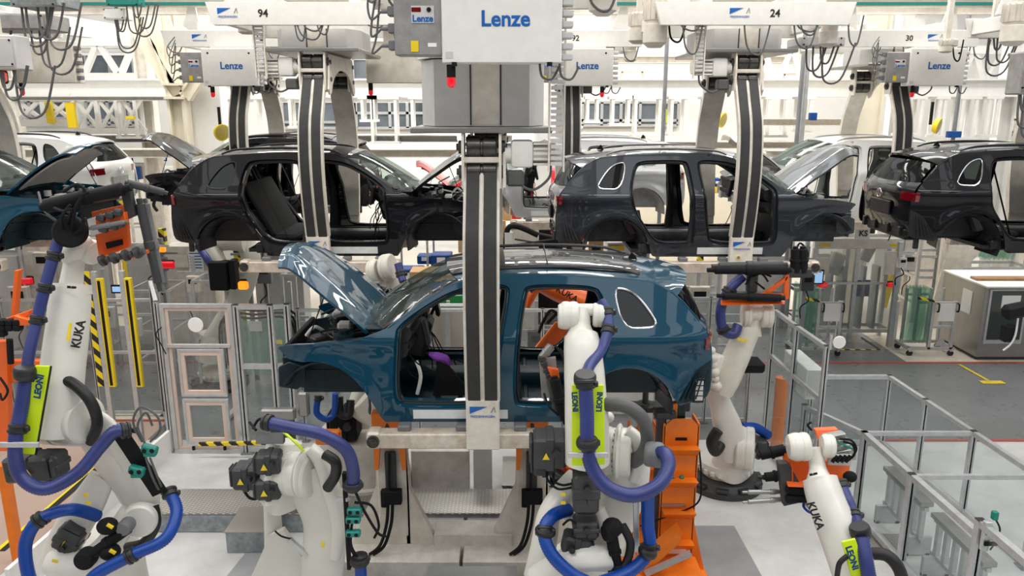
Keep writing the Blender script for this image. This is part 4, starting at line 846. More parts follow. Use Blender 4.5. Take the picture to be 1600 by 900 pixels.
# lamps, yellow round beacons and pipes
def round_lamp(x, y, Y, lab):
    p = px(x, y, Y); r = thing('work_lamp', lab, 'lamp', p); mb = MB(); mb.lathe([(0, .06), (.04, .15), (.12, .18), (.14, .18)], (0, 0, 0), (.7, -.6, -.2), 20); mb.build('lamp_housing', 'yellow', r); mb = MB(); mb.lathe([(.135, .16), (.16, .12)], (0, 0, 0), (.7, -.6, -.2), 20); mb.build('lamp_glass', 'glass_panel', r); mb = MB(); mb.bar((0, .1, 0), (0, .1, .5), .05); mb.build('lamp_arm', 'matte_black', r)
round_lamp(342, 205, 16.6, 'round yellow work lamp right of the white column'); round_lamp(1457, 195, 17.6, 'round yellow work lamp above the white car'); round_lamp(1122, 186, 18.6, 'round yellow work lamp between the arms of carrier 24')
for i, (x, y0, y1, Y, m, lab) in enumerate(((1244, 75, 225, 17, 'alu_dark', 'dark vertical pipe left of carrier 30'), (1250, 85, 225, 17.1, 'alu', 'pale vertical pipe beside the dark pipe'), (1254, 85, 200, 17.2, 'alu', 'thin vertical pipe right of the pale one'), (1036, 160, 205, 17.4, 'alu_dark', 'dark vertical pole behind the silver roof'), (1490, 175, 210, 17.5, 'alu_dark', 'dark pole carrying a blue device on the right'))):
    a, b = px(x, y1, Y), px(x, y0, Y); mb = MB(); mb.tube((a.x, Y, 0), (a.x, Y, 9.5), .045, 10); tag(mb.build('vertical_pipe', m), lab, 'pipe')
for (x, y, Y, m, w, h, lab) in ((1270, 182, 17, 'blue_bin', 12, 12, 'small blue valve box on the vertical pipes'), (1490, 210, 17.4, 'blue_bin', 22, 10, 'blue device box on the deck at the right'), (1040, 182, 18, 'lime', 4, 22, 'lime green strip hanging behind the silver roof'), (112, 180, 18.7, 'yellow', 8, 40, 'yellow vertical panel in the left lattice'), (78, 176, 19.3, 'yellow', 5, 34, 'narrow yellow panel left of the wide one'), (204, 184, 18.7, 'yellow', 12, 5, 'yellow sign in the lattice left of the cream column')):
    a, b = px(x-w/2, y+h/2, Y), px(x+w/2, y-h/2, Y); mb = MB(); mb.box(((a.x+b.x)/2, Y, (a.z+b.z)/2), (b.x-a.x, .12, b.z-a.z), bev=.01); tag(mb.build('device_box', m), lab, 'box')
# ---------------------------------------------------------------- fences
def fence(label, pts, h, posts=None, glass='glass_clear', pw=.05, top=True, group=None, mid=None, z0=.06, m='alu'):
    """pts: floor points of the posts in order"""
    o = Vector((pts[0][0], pts[0][1], 0)); r = thing('safety_fence', label, 'fence', o, 0, group); L = [Vector((p[0], p[1], 0))-o for p in pts]
    for i, p in enumerate(L):
        hh = h[i] if isinstance(h, (list, tuple)) else h
        mb = MB(); mb.box((p.x, p.y, hh/2), (pw, pw, hh)); 
        ps = mb.build('fence_post', m, r, bevel=.004)
        mb = MB()
        for e in (-1, 1): mb.box((p.x+e*pw*.0, p.y-pw/2-.001, hh/2), (pw*.22, .004, hh*.98))
        mb.build('post_groove', 'alu_dark', ps); mb = MB(); mb.box((p.x, p.y, .01), (pw*2.2, pw*2.2, .02)); mb.build('foot', 'alu_dark', ps); mb = MB(); mb.box((p.x, p.y, hh+.004), (pw, pw, .008)); mb.build('post_cap', 'black_plastic', ps)
    for i in range(len(L)-1):
        a, b = L[i], L[i+1]; hh = min(h[i], h[i+1]) if isinstance(h, (list, tuple)) else h; d = (b-a).normalized()*pw/2
        for z in ([hh-.025] if top else [])+[z0]+(mid or []): mb = MB(); mb.bar(a+d+Vector((0, 0, z)), b-d+Vector((0, 0, z)), pw*.9, pw*.9); mb.build('fence_rail', m, r)
        mb = MB(); mb.bar((a+b)/2+Vector((0, 0, z0)), (a+b)/2+Vector((0, 0, hh-.03)), (b-a).length-pw, .008, up=tuple(Vector((0, 0, 1)).cross(b-a).normalized().cross(Vector((0,0,1)))*0+Vector((0, 0, 1)).cross(b-a).normalized())) if False else mb.slab([a+d+Vector((0, 0, z0)), b-d+Vector((0, 0, z0)), b-d+Vector((0, 0, hh-.03)), a+d+Vector((0, 0, hh-.03))], Vector((0, 0, 1)).cross(b-a), .006); mb.build('clear_pane', glass, r, smooth=False)
    return r
fence('low clear fence along the grey aisle on the right', [(4.45, 10.75), (5.58, 10.75), (5.62, 9.8), (5.66, 8.75), (5.70, 7.6), (5.74, 6.4)], 1.12, pw=.065)
fence('tall clear fence running back from behind the right rear robot', [(3.78, 10.7), (3.80, 9.85), (3.84, 8.95)], 2.15, mid=[1.45], pw=.06)
fence('low clear fence joining the tall fence to the gripper robot', [(3.90, 9.6), (4.31, 8.72)], 1.12, pw=.06)
fence('inner low clear fence beside the aluminium racks at the right', [(4.31, 8.72), (4.33, 7.62), (4.36, 6.45), (4.38, 5.6)], [1.12, 1.12, 1.25, 1.25], pw=.075)
for i, (y, z) in enumerate(((8.75, 1.09), (7.62, 1.09))):
    mb = MB(); mb.bar((4.35, y, z), (5.66, y, z), .05, .05); tag(mb.build('cross_beam', 'alu'), ['aluminium cross rail between both low fences, farther one', 'aluminium cross rail between both low fences, nearer one'][i], 'rail')
fence('tall clear fence at the back behind the right rear robot', [(2.3, 11.6), (3.1, 11.6), (3.78, 11.6)], 2.1, mid=[1.0])
# latch box on the nearest post
r = thing('door_switch', 'silver door switch with two black brackets on the nearest fence post', 'switch', (4.36, 6.37, 1.15)); mb = MB(); mb.box((0, -.02, 0), (.07, .05, .30), bev=.008); mb.build('switch_body', 'alu', r)
for z in (.05, -.06): mb = MB(); mb.box((.03, -.06, z), (.12, .02, .04), bev=.004); mb.build('bracket', 'matte_black', r)
mb = MB(); mb.box((.06, -.01, .20), (.05, .05, .08), bev=.005); mb.build('sensor', 'teal', r); mb = MB(); mb.sweep([(.07, -.02, .16), (.10, -.05, .08), (.08, -.05, -.04), (.04, -.05, -.13)], .008, n=6); mb.build('cable', 'matte_black', r)
# ladder-like racks on the floor between the fences
def ladder_rack(label, y0, y1):
    r = thing('aluminium_rack', label, 'rack', (4.62, y0, 0), 0, None); L = y1-y0
    for z in (.22, .62): mb = MB(); mb.box((0, L/2, z), (.05, L, .05)); mb.build('rack_rail', 'alu', r)
    mb = MB()
    for k in range(6): mb.box((0, L*(k+.5)/6, .42), (.05, .06, .36))
    mb.split('rung', 'alu', r)
    mb = MB(); mb.box((0, L/2, .68), (.14, L, .05)); mb.build('rack_top', 'brushed', r)
    mb = MB()
    for k in (0, 1):
        for e in (-.12, .12): mb.tube((e, L*k+(.1 if k == 0 else -.1), 0), (e, L*k+(.1 if k == 0 else -.1), .03), .035, 12)
    for p in mb.split('foot', 'black_plastic', r): pass
    mb = MB()
    for k in (.1, L-.1): mb.box((0, k, .12), (.30, .05, .22))
    mb.split('rack_foot_post', 'alu', r)
    return r
ladder_rack('low aluminium rack on the floor behind the inner fence, farther one', 7.75, 8.65); ladder_rack('low aluminium rack on the floor behind the inner fence, nearer one', 6.6, 7.55)
# orange pipe
mb = MB(); p = fl(1222, 700); mb.tube((p.x-.09, p.y, 0), (p.x-.09, p.y, 1.12), .09, 20); tag(mb.build('bollard', 'orange_steel'), 'orange round bollard behind the tall clear fence', 'bollard')
mb = MB(); p = fl(1345, 640); 
# white cabinet on fence
r = thing('fence_cabinet', 'white box cabinet hung inside the tall clear fence', 'cabinet', (3.95, 9.9, 1.45)); mb = MB(); mb.box((0, 0, 0), (.22, .85, .42), bev=.01); mb.build('cabinet_body', 'cabinet_white', r); mb = MB(); mb.box((.0, -.43, .02), (.17, .01, .36)); mb.build('cabinet_door', 'panel_grey', r)
r = thing('mirror_disc', 'round white disc on a post above the low fence', 'mirror', (3.86, 8.9, 2.22)); mb = MB(); mb.lathe([(0, .075), (.012, .08), (.025, .075)], (.09, -.02, 0), (0, -1, 0), 24); mb.build('disc', 'cabinet_white', r); mb = MB(); mb.bar((0, 0, -.1), (0, 0, .08), .03); mb.bar((0, 0, 0), (.09, 0, 0), .02); mb.build('bracket', 'alu', r)
# left door fence
dz = 2.28; dY = 10.5; xa, xb, xc = -4.98, -4.0, -3.42
r = thing('cell_door', 'framed double window cell door with beige edging on the left', 'door', (xa, dY, 0))
def fr(x0, z0, x1, z1, w, m, name, y=0, d=.05):
    for q in (((x0+x1)/2, z0+w/2, x1-x0, w), ((x0+x1)/2, z1-w/2, x1-x0, w), (x0+w/2, (z0+z1)/2, w, z1-z0-2*w), (x1-w/2, (z0+z1)/2, w, z1-z0-2*w)):
        mb = MB(); mb.box((q[0], y, q[1]), (q[2], d, q[3])); mb.build(name, m, r, bevel=.003)
fr(0, 0, 1.02, dz, .06, 'alu', 'door_frame'); fr(.06, .05, .96, dz-.06, .05, 'beige_trim', 'edging', .01, .03)
mb = MB(); mb.box((.51, -.01, 1.66), (.9, .05, .05)); mb.build('cross_bar', 'alu', r, bevel=.003)
fr(.20, .90, .86, 1.62, .04, 'alu', 'leaf_frame', -.03); fr(.24, .94, .82, 1.58, .055, 'beige_trim', 'leaf_edging', -.03, .04); fr(.20, .16, .86, .86, .04, 'alu', 'leaf_frame', -.03); fr(.24, .20, .82, .82, .055, 'beige_trim', 'leaf_edging', -.03, .04)
for z0, z1 in ((1.70, 2.2), (.98, 1.54), (.24, .78)): mb = MB(); mb.box((.51, .0, (z0+z1)/2), (.58 if z0 < 1.6 else .8, .008, z1-z0)); mb.build('pane', 'glass_clear', r)
mb = MB(); mb.lathe([(0, .105), (.01, .11), (.02, .105)], (.50, -.03, 1.98), (0, -1, 0), 28); mb.build('white_disc', 'paper', r)
mb = MB(); mb.sweep([(.02, -.05, 1.95), (-.06, -.07, 1.85), (.0, -.08, 1.7), (.04, -.05, 1.55)], .008, n=6); mb.build('cable', 'matte_black', r)
mb = MB()
for x in (.30, .76): mb.box((x, -.06, .10), (.04, .03, .06), bev=.004)
mb.split('door_roller', 'matte_black', r)
fence('clear fence panel right of the left cell door', [(xb+.10, dY), (xc, dY), (-3.2, dY+.05)], 2.26, pw=.08, mid=[1.35]); 
fence('clear fence panel with amber lamp post behind the blue car nose', [(-3.15, 10.9), (-2.35, 10.9), (-1.4, 10.9), (-.45, 10.9), (.45, 10.9), (1.35, 10.9)], 2.1, mid=[1.3])
fence('clear fence to the left of the cell door, behind the left robot', [(-5.05, 10.55), (-5.75, 11.9)], 2.3, pw=.06)
fence('clear fence across the left, behind the light curtains', [(-5.75, 11.9), (-6.8, 11.9), (-8.2, 11.9), (-9.6, 11.9), (-11, 11.9)], 2.0, mid=[1.1], group=None)
mb = MB(); mb.box((-4.5, 10.4, .86), (.98, .04, .05), (0, -.02, 0)); o = mb.build('barrier_bar', 'hazard'); 
o.location = (.45, -.1, -.62); tag(o, 'yellow and black striped bar across the foot of the cell door', 'barrier')
# light curtains
for i, (xt, yt, xb_, yb_, Y) in enumerate(((150, 435, 173, 604, 10.9), (193, 434, 217, 604, 10.9))):
    t, b = px(xt, yt, Y), px(xb_, yb_, Y); x = (t.x+b.x)/2; r = thing('light_curtain', ['yellow light curtain post with hazard striped edge, left one', 'yellow light curtain post, right one nearer the cell door'][i], 'light curtain', (x, Y, 0))
    mb = MB(); mb.box((-.05, .03, t.z/2+.05), (.07, .07, t.z+.1)); mb.build('post', 'alu', r, bevel=.004)
    mb = MB(); mb.box((.045, 0, (t.z+b.z)/2), (.10, .06, t.z-b.z), bev=.006); mb.build('light_bar', 'yellow', r); mb = MB(); mb.box((.04, -.032, (t.z+b.z)/2), (.04, .006, t.z-b.z-.06)); mb.build('bar_window', 'matte_black', r)
    if i == 0: mb = MB(); mb.box((-.14, .02, (t.z+b.z)/2+.05), (.09, .03, t.z-b.z+.1)); mb.build('striped_edge', 'hazard', r)
for i, (x, y0, y1, Y, lab) in enumerate(((264, 372, 462, 15.5, 'hazard striped post left of the paper notice'), (374, 365, 432, 15.2, 'hazard striped post behind the green windscreens'), (1100, 262, 300, 16.5, 'hazard striped post seen through the grey car'))):
    a, b = px(x, y1, Y), px(x, y0, Y); mb = MB(); mb.box((a.x, Y, b.z/2+.2), (.12, .12, b.z+.4-.4)); tag(mb.build('striped_post', 'hazard'), lab, 'post')
# ---------------------------------------------------------------- robots
def rb(x, y, Y, r, n=14): pass
class Robot:
    def __init__(s, label, foot, white='robot_white', group=None):
        s.r = thing('industrial_robot', label, 'robot', foot, 0, group); s.o = Vector(foot); s.w = white
    def q(s, x, y, Y): return px(x, y, Y)-s.o
    def limb(s, name, pts, rad, m=None, flat=1.0, sq=2.6, n=24, parent=None, up=None):
        mb = MB(); mb.sweep([s.q(*p) for p in pts], rad, n=n, flat=flat, sq=sq, up=up); return mb.build(name, m or s.w, parent or s.r, angle=50)
    def hose(s, pts, r, m='hose_violet', rib=.008, clamps=(), pitch=.030, name='hose'):
        if name == 'hose': r *= .70; rib = min(rib, .005)
        P = [s.q(*p) for p in pts]; mb = MB(); mb.sweep(P, r, n=16, rib=rib, pitch=.017, res=14); h = mb.build(name, m, s.r, angle=80)
        for c in clamps:
            i = min(int(c), len(P)-2); f = c-i; p = P[i].lerp(P[i+1], f) if f else P[i]
            a, b = P[max(0, i-1 if f == 0 else i)], P[min(len(P)-1, i+1)]; d = (b-a).normalized()
            mb = MB(); mb.lathe([(-.035, r*1.1), (-.03, r*1.25), (-.012, r*1.28), (-.008, r*1.14), (.008, r*1.14), (.012, r*1.32), (.03, r*1.28), (.035, r*1.1)], p, d, 20)
            c_ = mb.build('hose_clamp', 'black_plastic', h)
            mb = MB(); mb.box(p+Vector((r*1.35, 0, 0)), (.035, .035, .045), bev=.008); mb.build('clamp_lug', 'black_plastic', c_)
        return h
    def drum(s, name, p, axis, r, L, m=None, parent=None, bolts=0):
        mb = MB(); c = s.q(*p); ax = Vector(axis).normalized(); mb.lathe([(-L/2, r*.86), (-L/2+.012, r*.96), (-L/2+.03, r), (-L*.08, r), (-L*.07, r*.97), (L*.07, r*.97), (L*.08, r), (L/2-.03, r), (L/2-.012, r*.96), (L/2, r*.86)], c, ax, 32); d = mb.build(name, m or s.w, parent or s.r, angle=30)
        if bolts:
            mb = MB(); u = ax.orthogonal().normalized(); v = ax.cross(u)
            for k in range(bolts):
                a = 2*PI*k/bolts; q = c+ax*(L/2)*-1+(u*math.cos(a)+v*math.sin(a))*r*.72; mb.tube(q-ax*.012, q+ax*.012, .012, 8)
            mb.split('flange_bolt', 'alu_dark', d)
        return d
    def motor(s, p, axis, r, L, m='motor_grey', parent=None, warn=True):
        c = s.q(*p); ax = Vector(axis).normalized(); up = Vector((0, 0, 1)) if abs(ax.z) < .8 else Vector((0, 1, 0)); mb = MB(); mb.bar(c-ax*L/2, c+ax*L/2, r*2, r*2, up=tuple(up), bev=.02)
        mb.bar(c+ax*L*.5, c+ax*L*.62, r*1.6, r*1.6, up=tuple(up), bev=.02); mb.bar(c-ax*L*.15, c+ax*L*.12, r*2.15, r*2.15, up=tuple(up), bev=.01)
        mo = mb.build('motor', m, parent or s.r)
        mb = MB(); k = ax.cross(up).normalized(); 
        f = -k if k.y > 0 else k
        if abs(k.y) < .3: f = Vector((0, -1, 0)) if abs(ax.y) < .8 else k
        b = c+f*r*1.09
        mb.tube(b-f*.02+up*r*.2-ax*L*.2, b+f*.05+up*r*.2-ax*L*.2, r*.28, 12); mb.build('plug', 'black_plastic', mo)
        if warn:
            mb = MB(); q = b+f*.012+ax*L*.12; e = ax*.028; g = up*.028; mb.slab([q-e-g, q+e-g, q+g], f, .003); mb.build('warning_triangle', 'yellow', mo)
        return mo
    def plate(s, name, pts, m, th=.02, parent=None, nrm=(0, -1, 0)):
        mb = MB(); mb.slab([s.q(*p) for p in pts], nrm, th); return mb.build(name, m, parent or s.r, bevel=.004)
    def word(s, t, p, p2, size, m='text_black', off=.0, parent=None, tilt=0.0, toward=None):
        """lettering at p running towards p2"""
        a, b = s.q(*p), s.q(*p2); x = (b-a).normalized(); n = Vector(toward) if toward else Vector((0, -1, .15)); n = (n-x*n.dot(x)).normalized(); y = n.cross(x)
        M4 = Matrix((x, y, n)).transposed().to_4x4(); M4.translation = a+n*off
        o = text(t, size, None, None, m, None, ext=.002, bold=.003, mat4=M4); o.parent = parent or s.r; return o
    def base(s, r=.52, h=.16, slots=5):
        mb = MB(); mb.lathe([(0, r), (h*.5, r), (h*.6, r*.93), (h, r*.84), (h+.02, r*.60)], (0, 0, 0), (0, 0, 1), 36); b = mb.build('base_plate', 'motor_grey', s.r, angle=25)
        mb = MB()
        for k in range(10):
            a = 2*PI*k/10; mb.box((r*.9*math.cos(a), r*.9*math.sin(a), h*.72), (.11, .16, .05), (0, 0, a), bev=.01)
        mb.split('base_rib', 'black_plastic', b)
        mb = MB(); mb.lathe([(h, r*.62), (h+.10, r*.62), (h+.10, r*.70), (h+.20, r*.70), (h+.22, r*.60)], (0, 0, 0), (0, 0, 1), 40); c = mb.build('slewing_ring', s.w, s.r, angle=30)
        mb = MB()
        for k in range(22):
            a = 2*PI*k/22; mb.box((r*.70*math.cos(a), r*.70*math.sin(a), h+.11), (.05, .06, .06), (0, 0, a), bev=.006)
        mb.split('ring_lug', s.w, c)
    def wires(s, pts_list, r=.010, m='matte_black', name='cable'):
        mb = MB()
        for P in pts_list: mb.sweep([s.q(*p) for p in P], r, n=7)
        mb.split(name, m, s.r)
def gcyl(R, a, b, r, parent, m='matte_black', name='gripper_cylinder'):
    mb = MB(); A, B = R.q(*a), R.q(*b); d = (B-A); L = d.length; mb.lathe([(0, r*.6), (L*.05, r*.6), (L*.06, r), (L*.45, r), (L*.46, r*1.15), (L*.54, r*1.15), (L*.55, r*.9), (L*.9, r*.9), (L*.92, r*.5), (L, r*.5)], A, d, 16); return mb.build(name, m, parent)
# --- left front robot
A = Robot('white robot at the left edge, dress pack with lime plate and orange gripper raised', (fl(150, 905).x*.93, 6.15, 0))
A.base(.50)
A.limb('rotating_column', [(165, 930, 6.1), (160, 880, 6.0), (150, 840, 5.95)], [.36, .33, .26], flat=.8, sq=3)
for k, (dx) in enumerate((0,)):
    A.limb('column_side', [(85, 890, 5.78), (105, 840, 5.75), (135, 790, 5.75), (160, 745, 5.8)], [.16, .15, .14, .11], flat=.35, sq=2.4, up=(0, 0, 1))
A.limb('column_front', [(80, 880, 5.65), (135, 880, 5.60), (170, 850, 5.62), (205, 800, 5.70)], [.10, .12, .10, .09], flat=.9)
A.motor((112, 838, 5.70), (.5, -.1, .85), .10, .22)
A.limb('link_arm', [(228, 812, 5.85), (215, 770, 5.82), (180, 715, 5.8), (145, 670, 5.8), (125, 650, 5.8)], [.10, .17, .19, .17, .15], flat=.55, sq=2.6, up=(1, 0, -1))
A.limb('link_arm_rib', [(200, 735, 5.70), (188, 700, 5.68), (165, 668, 5.68), (145, 650, 5.68)], [.05, .09, .10, .08], flat=.4, up=(1, 0, -1))
A.drum('shoulder_drum', (222, 808, 5.72), (.2, -1, .1), .14, .20, bolts=8)
A.drum('elbow_housing', (100, 655, 5.75), (1, -.15, 0), .21, .34); A.drum('elbow_flange', (128, 655, 5.65), (1, -.4, 0), .19, .10, bolts=18)
A.limb('forearm', [(85, 672, 5.6), (92, 620, 5.62), (100, 560, 5.7), (107, 500, 5.8), (110, 450, 5.88)], [.18, .165, .155, .15, .145], sq=2.3)
A.limb('forearm_collar', [(110, 458, 5.88), (111, 444, 5.9)], [.15, .14]); A.limb('forearm_neck', [(111, 446, 5.9), (115, 415, 5.95), (118, 398, 5.97)], [.085, .075, .08], flat=.8)
A.limb('wrist_fork', [(98, 403, 5.9), (118, 388, 5.92), (140, 378, 6.0)], [.06, .085, .07]); A.drum('wrist_drum', (137, 392, 6.0), (1, -.3, -.2), .10, .16)
A.word('KUKA', (123, 522, 5.62), (128, 500, 5.62), .085, off=.005, toward=(.4, -1, 0)); A.plate('yellow_sticker', [(104, 532, 5.53), (108, 504, 5.57), (113, 505, 5.58), (109, 533, 5.54)], 'yellow', .004)
A.word('KR 210', (112, 449, 5.70), (125, 450, 5.71), .02)
pl = A.plate('dress_pack_plate', [(57, 570, 5.38), (79, 571, 5.40), (55, 709, 5.32), (25, 706, 5.30)], 'lime', .02)
A.plate('plate_edge', [(79, 571, 5.40), (82, 572, 5.46), (58, 711, 5.38), (55, 709, 5.32)], 'matte_black', .01)
A.word('LEONI', (61, 604, 5.32), (64, 586, 5.33), .065, m='text_navy', parent=None)
A.hose([(94, 368, 5.75), (84, 400, 5.7), (70, 450, 5.62), (58, 500, 5.55), (46, 550, 5.45), (41, 590, 5.38)], .060, 'hose_violet', rib=0, clamps=(1, 2, 3))
A.hose([(41, 588, 5.36), (33, 640, 5.3), (24, 690, 5.22), (30, 740, 5.2), (68, 764, 5.2), (120, 740, 5.3), (155, 700, 5.4), (178, 675, 5.45), (196, 672, 5.5)], .074, 'hose_violet', clamps=(0, 1.6, 8))
A.drum('hose_clamp_ring', (39, 582, 5.34), (.1, 0, 1), .078, .09, 'black_plastic')
A.hose([(265, 770, 5.7), (276, 800, 5.6), (258, 842, 5.45), (205, 868, 5.35), (150, 898, 5.3), (130, 925, 5.3)], .072, 'hose_blue', clamps=(0, 3))
A.hose([(152, 806, 5.7), (110, 796, 5.5), (62, 812, 5.4), (40, 850, 5.35), (45, 900, 5.3), (60, 930, 5.3)], .072, 'hose_blue', clamps=(2,))
A.hose([(82, 590, 5.6), (112, 598, 5.55), (140, 625, 5.52), (152, 660, 5.55), (142, 690, 5.65)], .042, 'rubber', rib=0, name='black_tube', clamps=(0,))
A.hose([(240, 790, 5.75), (243, 820, 5.7), (225, 848, 5.7), (200, 855, 5.8)], .042, 'rubber', rib=0, name='black_tube')
br = A.plate('hose_bracket', [(172, 672, 5.55), (200, 672, 5.55), (262, 765, 5.65), (240, 775, 5.65)], 'matte_black', .02)
A.plate('clamp_strap', [(0, 690, 5.20), (62, 690, 5.15), (62, 698, 5.15), (0, 698, 5.2)], 'alu', .02)
for x, y in ((234, 702), (214, 735)):
    mb = MB(); c = A.q(x, y, 5.52)
    mb.box(c, (.12, .06, .07), (0, .3, 0), bev=.012); mb.box(c+Vector((.0, 0, -.04)), (.09, .05, .03), bev=.004); cl = mb.build('cable_clamp', 'teal', br)
    mb = MB()
    for e in (-.03, .03): mb.tube(c+Vector((e, -.035, 0)), c+Vector((e, .0, 0)), .018, 10)
    mb.split('clamp_bore', 'matte_black', cl)
A.motor((50, 728, 5.45), (1, 0, .05), .10, .34); A.motor((82, 725, 5.5), (0, 0, -1), .09, .20, warn=False)
for x, y in ((168, 822), (172, 862)):
    mb = MB(); mb.ball(A.q(x, y, 5.45), .075, (1.1, 1, .9)); b = mb.build('pressure_sphere', 'matte_black', A.r); mb = MB(); mb.box(A.q(x+4, y, 5.36), (.05, .02, .02), (0, .6, 0)); mb.build('warning_strip', 'yellow', b)
gcyl(A, (205, 822, 5.5), (130, 875, 5.4), .045, A.r, name='balance_cylinder'); A.drum('cylinder_joint', (135, 872, 5.42), (0, -1, 0), .08, .12, 'matte_black'); A.drum('joint_disc', (197, 822, 5.5), (0, -1, 0), .06, .12, 'grey_plastic')
for x, y in ((130, 770), (134, 782), (82, 873)): A.plate('warning_sticker', [(x, y, 5.55), (x+9, y+2, 5.55), (x+8, y+7, 5.55), (x-1, y+5, 5.55)], 'amber_lens' if False else 'yellow', .003)
A.wires([[(222, 690, 5.5), (208, 660, 5.45), (220, 636, 5.4), (245, 650, 5.4), (250, 672, 5.45), (235, 690, 5.5)], [(226, 692, 5.5), (215, 665, 5.45), (228, 645, 5.42), (238, 665, 5.45)], [(234, 715, 5.5), (244, 740, 5.5), (252, 760, 5.6)], [(228, 715, 5.5), (238, 745, 5.5), (248, 765, 5.6)], [(60, 300, 5.9), (70, 330, 5.8), (95, 350, 5.8)]], .009, 'hose_grey')
g = A.plate('gripper_frame', [(148, 330, 5.9), (200, 318, 5.95), (206, 385, 5.95), (160, 402, 5.9)], 'robot_orange', .05)
for P in ([(155, 340, 5.78), (200, 330, 5.8), (202, 345, 5.8), (157, 355, 5.78)], [(186, 398, 5.8), (236, 388, 5.85), (237, 394, 5.85), (187, 406, 5.8)], [(160, 398, 5.85), (226, 392, 5.85), (225, 400, 5.85), (163, 407, 5.85)]): A.plate('gripper_arm', P, 'robot_orange', .06, g)
A.plate('lock_plate', [(140, 342, 5.80), (188, 326, 5.84), (196, 352, 5.84), (146, 368, 5.80)], 'panel_grey', .04, g); A.plate('gripper_window', [(165, 379, 5.84), (192, 373, 5.86), (193, 382, 5.86), (167, 389, 5.84)], 'matte_black', .005, g)
mb = MB()
for x, y in ((158, 340), (172, 336), (184, 332), (162, 358), (178, 354), (188, 350)): mb.box(A.q(x, y, 5.72), (.06, .06, .05), (0, .3, 0), bev=.01)
mb.split('gripper_bolt', 'motor_grey', g)
gcyl(A, (64, 324, 5.7), (205, 292, 5.75), .055, g); gcyl(A, (75, 318, 5.85), (195, 300, 5.9), .05, g, 'motor_grey'); gcyl(A, (195, 285, 5.8), (262, 302, 5.95), .030, g, 'motor_grey'); gcyl(A, (140, 357, 5.7), (200, 346, 5.7), .02, g, 'grey_plastic')
gcyl(A, (217, 310, 5.85), (250, 455, 5.85), .035, g, 'motor_grey'); gcyl(A, (226, 310, 5.95), (256, 455, 5.95), .030, g, 'grey_plastic')
A.plate('gripper_column', [(193, 290, 5.85), (207, 288, 5.85), (216, 336, 5.85), (203, 342, 5.85)], 'motor_grey', .06, g)
mb = MB()
for k in range(8): mb.tube(A.q(158+k*9, 408-k*2, 5.72), A.q(163+k*9, 406-k*2, 5.72), .045-.02*(k % 2), 12)
mb.split('valve', 'motor_grey', g)
A.drum('tool_changer', (110, 362, 5.75), (.4, -1, .1), .12, .14, 'matte_black'); A.wires([[(112, 362, 5.7), (118, 325, 5.6), (132, 300, 5.6), (120, 288, 5.6), (98, 300, 5.6)], [(105, 350, 5.7), (112, 328, 5.6), (98, 330, 5.6), (85, 325, 5.65)], [(116, 366, 5.7), (130, 350, 5.65), (125, 310, 5.6), (140, 300, 5.6)], [(100, 362, 5.7), (96, 340, 5.6), (110, 320, 5.6)], [(245, 305, 5.9), (240, 320, 5.9), (246, 330, 5.9)]], .012)
# --- middle left robot
B = Robot('white robot in the lower left middle with violet hose arching to the right', (px(470, 900, 6.5).x, 6.6, 0))
B.base(.50)
B.limb('rotating_column', [(460, 985, 6.5), (455, 930, 6.45), (450, 880, 6.4)], [.34, .30, .22], flat=.8, sq=3)
B.limb('link_arm', [(500, 930, 6.2), (506, 870, 6.15), (508, 815, 6.1), (492, 770, 6.05), (474, 728, 6.0)], [.18, .19, .19, .20, .16], flat=.6, sq=2.6, up=(1, 0, 0))
B.limb('link_arm_rim', [(524, 870, 6.05), (530, 820, 6.0), (518, 765, 5.95), (500, 718, 5.92), (484, 700, 5.92)], [.05, .07, .075, .06, .05], up=(1, 0, 0))
B.drum('elbow_housing', (462, 740, 5.95), (1, -.25, 0), .19, .30); B.drum('elbow_flange', (478, 738, 5.9), (1, -.3, 0), .215, .05, bolts=16)
B.limb('arm_rear', [(445, 690, 6.1), (440, 740, 6.05), (440, 785, 6.1)], [.13, .17, .15], sq=3.4)
B.plate('top_plate', [(403, 676, 6.0), (446, 675, 6.0), (446, 690, 5.9), (402, 690, 5.9)], 'motor_grey', .05)
B.motor((421, 721, 5.85), (-1, -.1, 0), .085, .20); B.motor((421, 761, 5.85), (-1, -.1, 0), .085, .20); B.motor((388, 742, 5.95), (-1, 0, 0), .10, .22); B.motor((378, 735, 6.1), (-1, 0, 0), .06, .16, warn=False)
B.limb('motor_plate', [(432, 712, 5.9), (432, 780, 5.9)], [.13, .13], flat=.5, sq=5)
B.hose([(418, 660, 5.7), (455, 668, 5.65), (500, 678, 5.6), (540, 702, 5.65), (552, 735, 5.7), (551, 758, 5.75)], .075, 'hose_violet', clamps=(0, 5))
B.drum('hose_flange', (551, 758, 5.75), (0, 0, 1), .085, .06, 'black_plastic'); B.hose([(550, 760, 5.85), (556, 810, 5.9), (562, 860, 5.9), (565, 930, 5.9)], .07, 'hose_blue', clamps=(2,), name='lower_hose') if False else None
B.hose([(563, 872, 5.8), (564, 900, 5.8), (566, 940, 5.8)], .072, 'hose_blue', clamps=(0,)); B.drum('hose_flange', (562, 876, 5.78), (0, 0, 1), .085, .06, 'black_plastic')
B.hose([(508, 710, 5.8), (524, 722, 5.75), (524, 742, 5.78), (512, 762, 5.85)], .045, 'rubber', rib=0, name='black_tube')
bar = MB(); bar.bar(B.q(538, 738, 5.8), B.q(546, 888, 5.8), .03, .05); bar = bar.build('hose_bar', 'matte_black', B.r)
mb = MB(); mb.bar(B.q(526, 780, 5.85), B.q(544, 780, 5.78), .03, .03); mb.build('bar_bracket', 'alu', B.r)
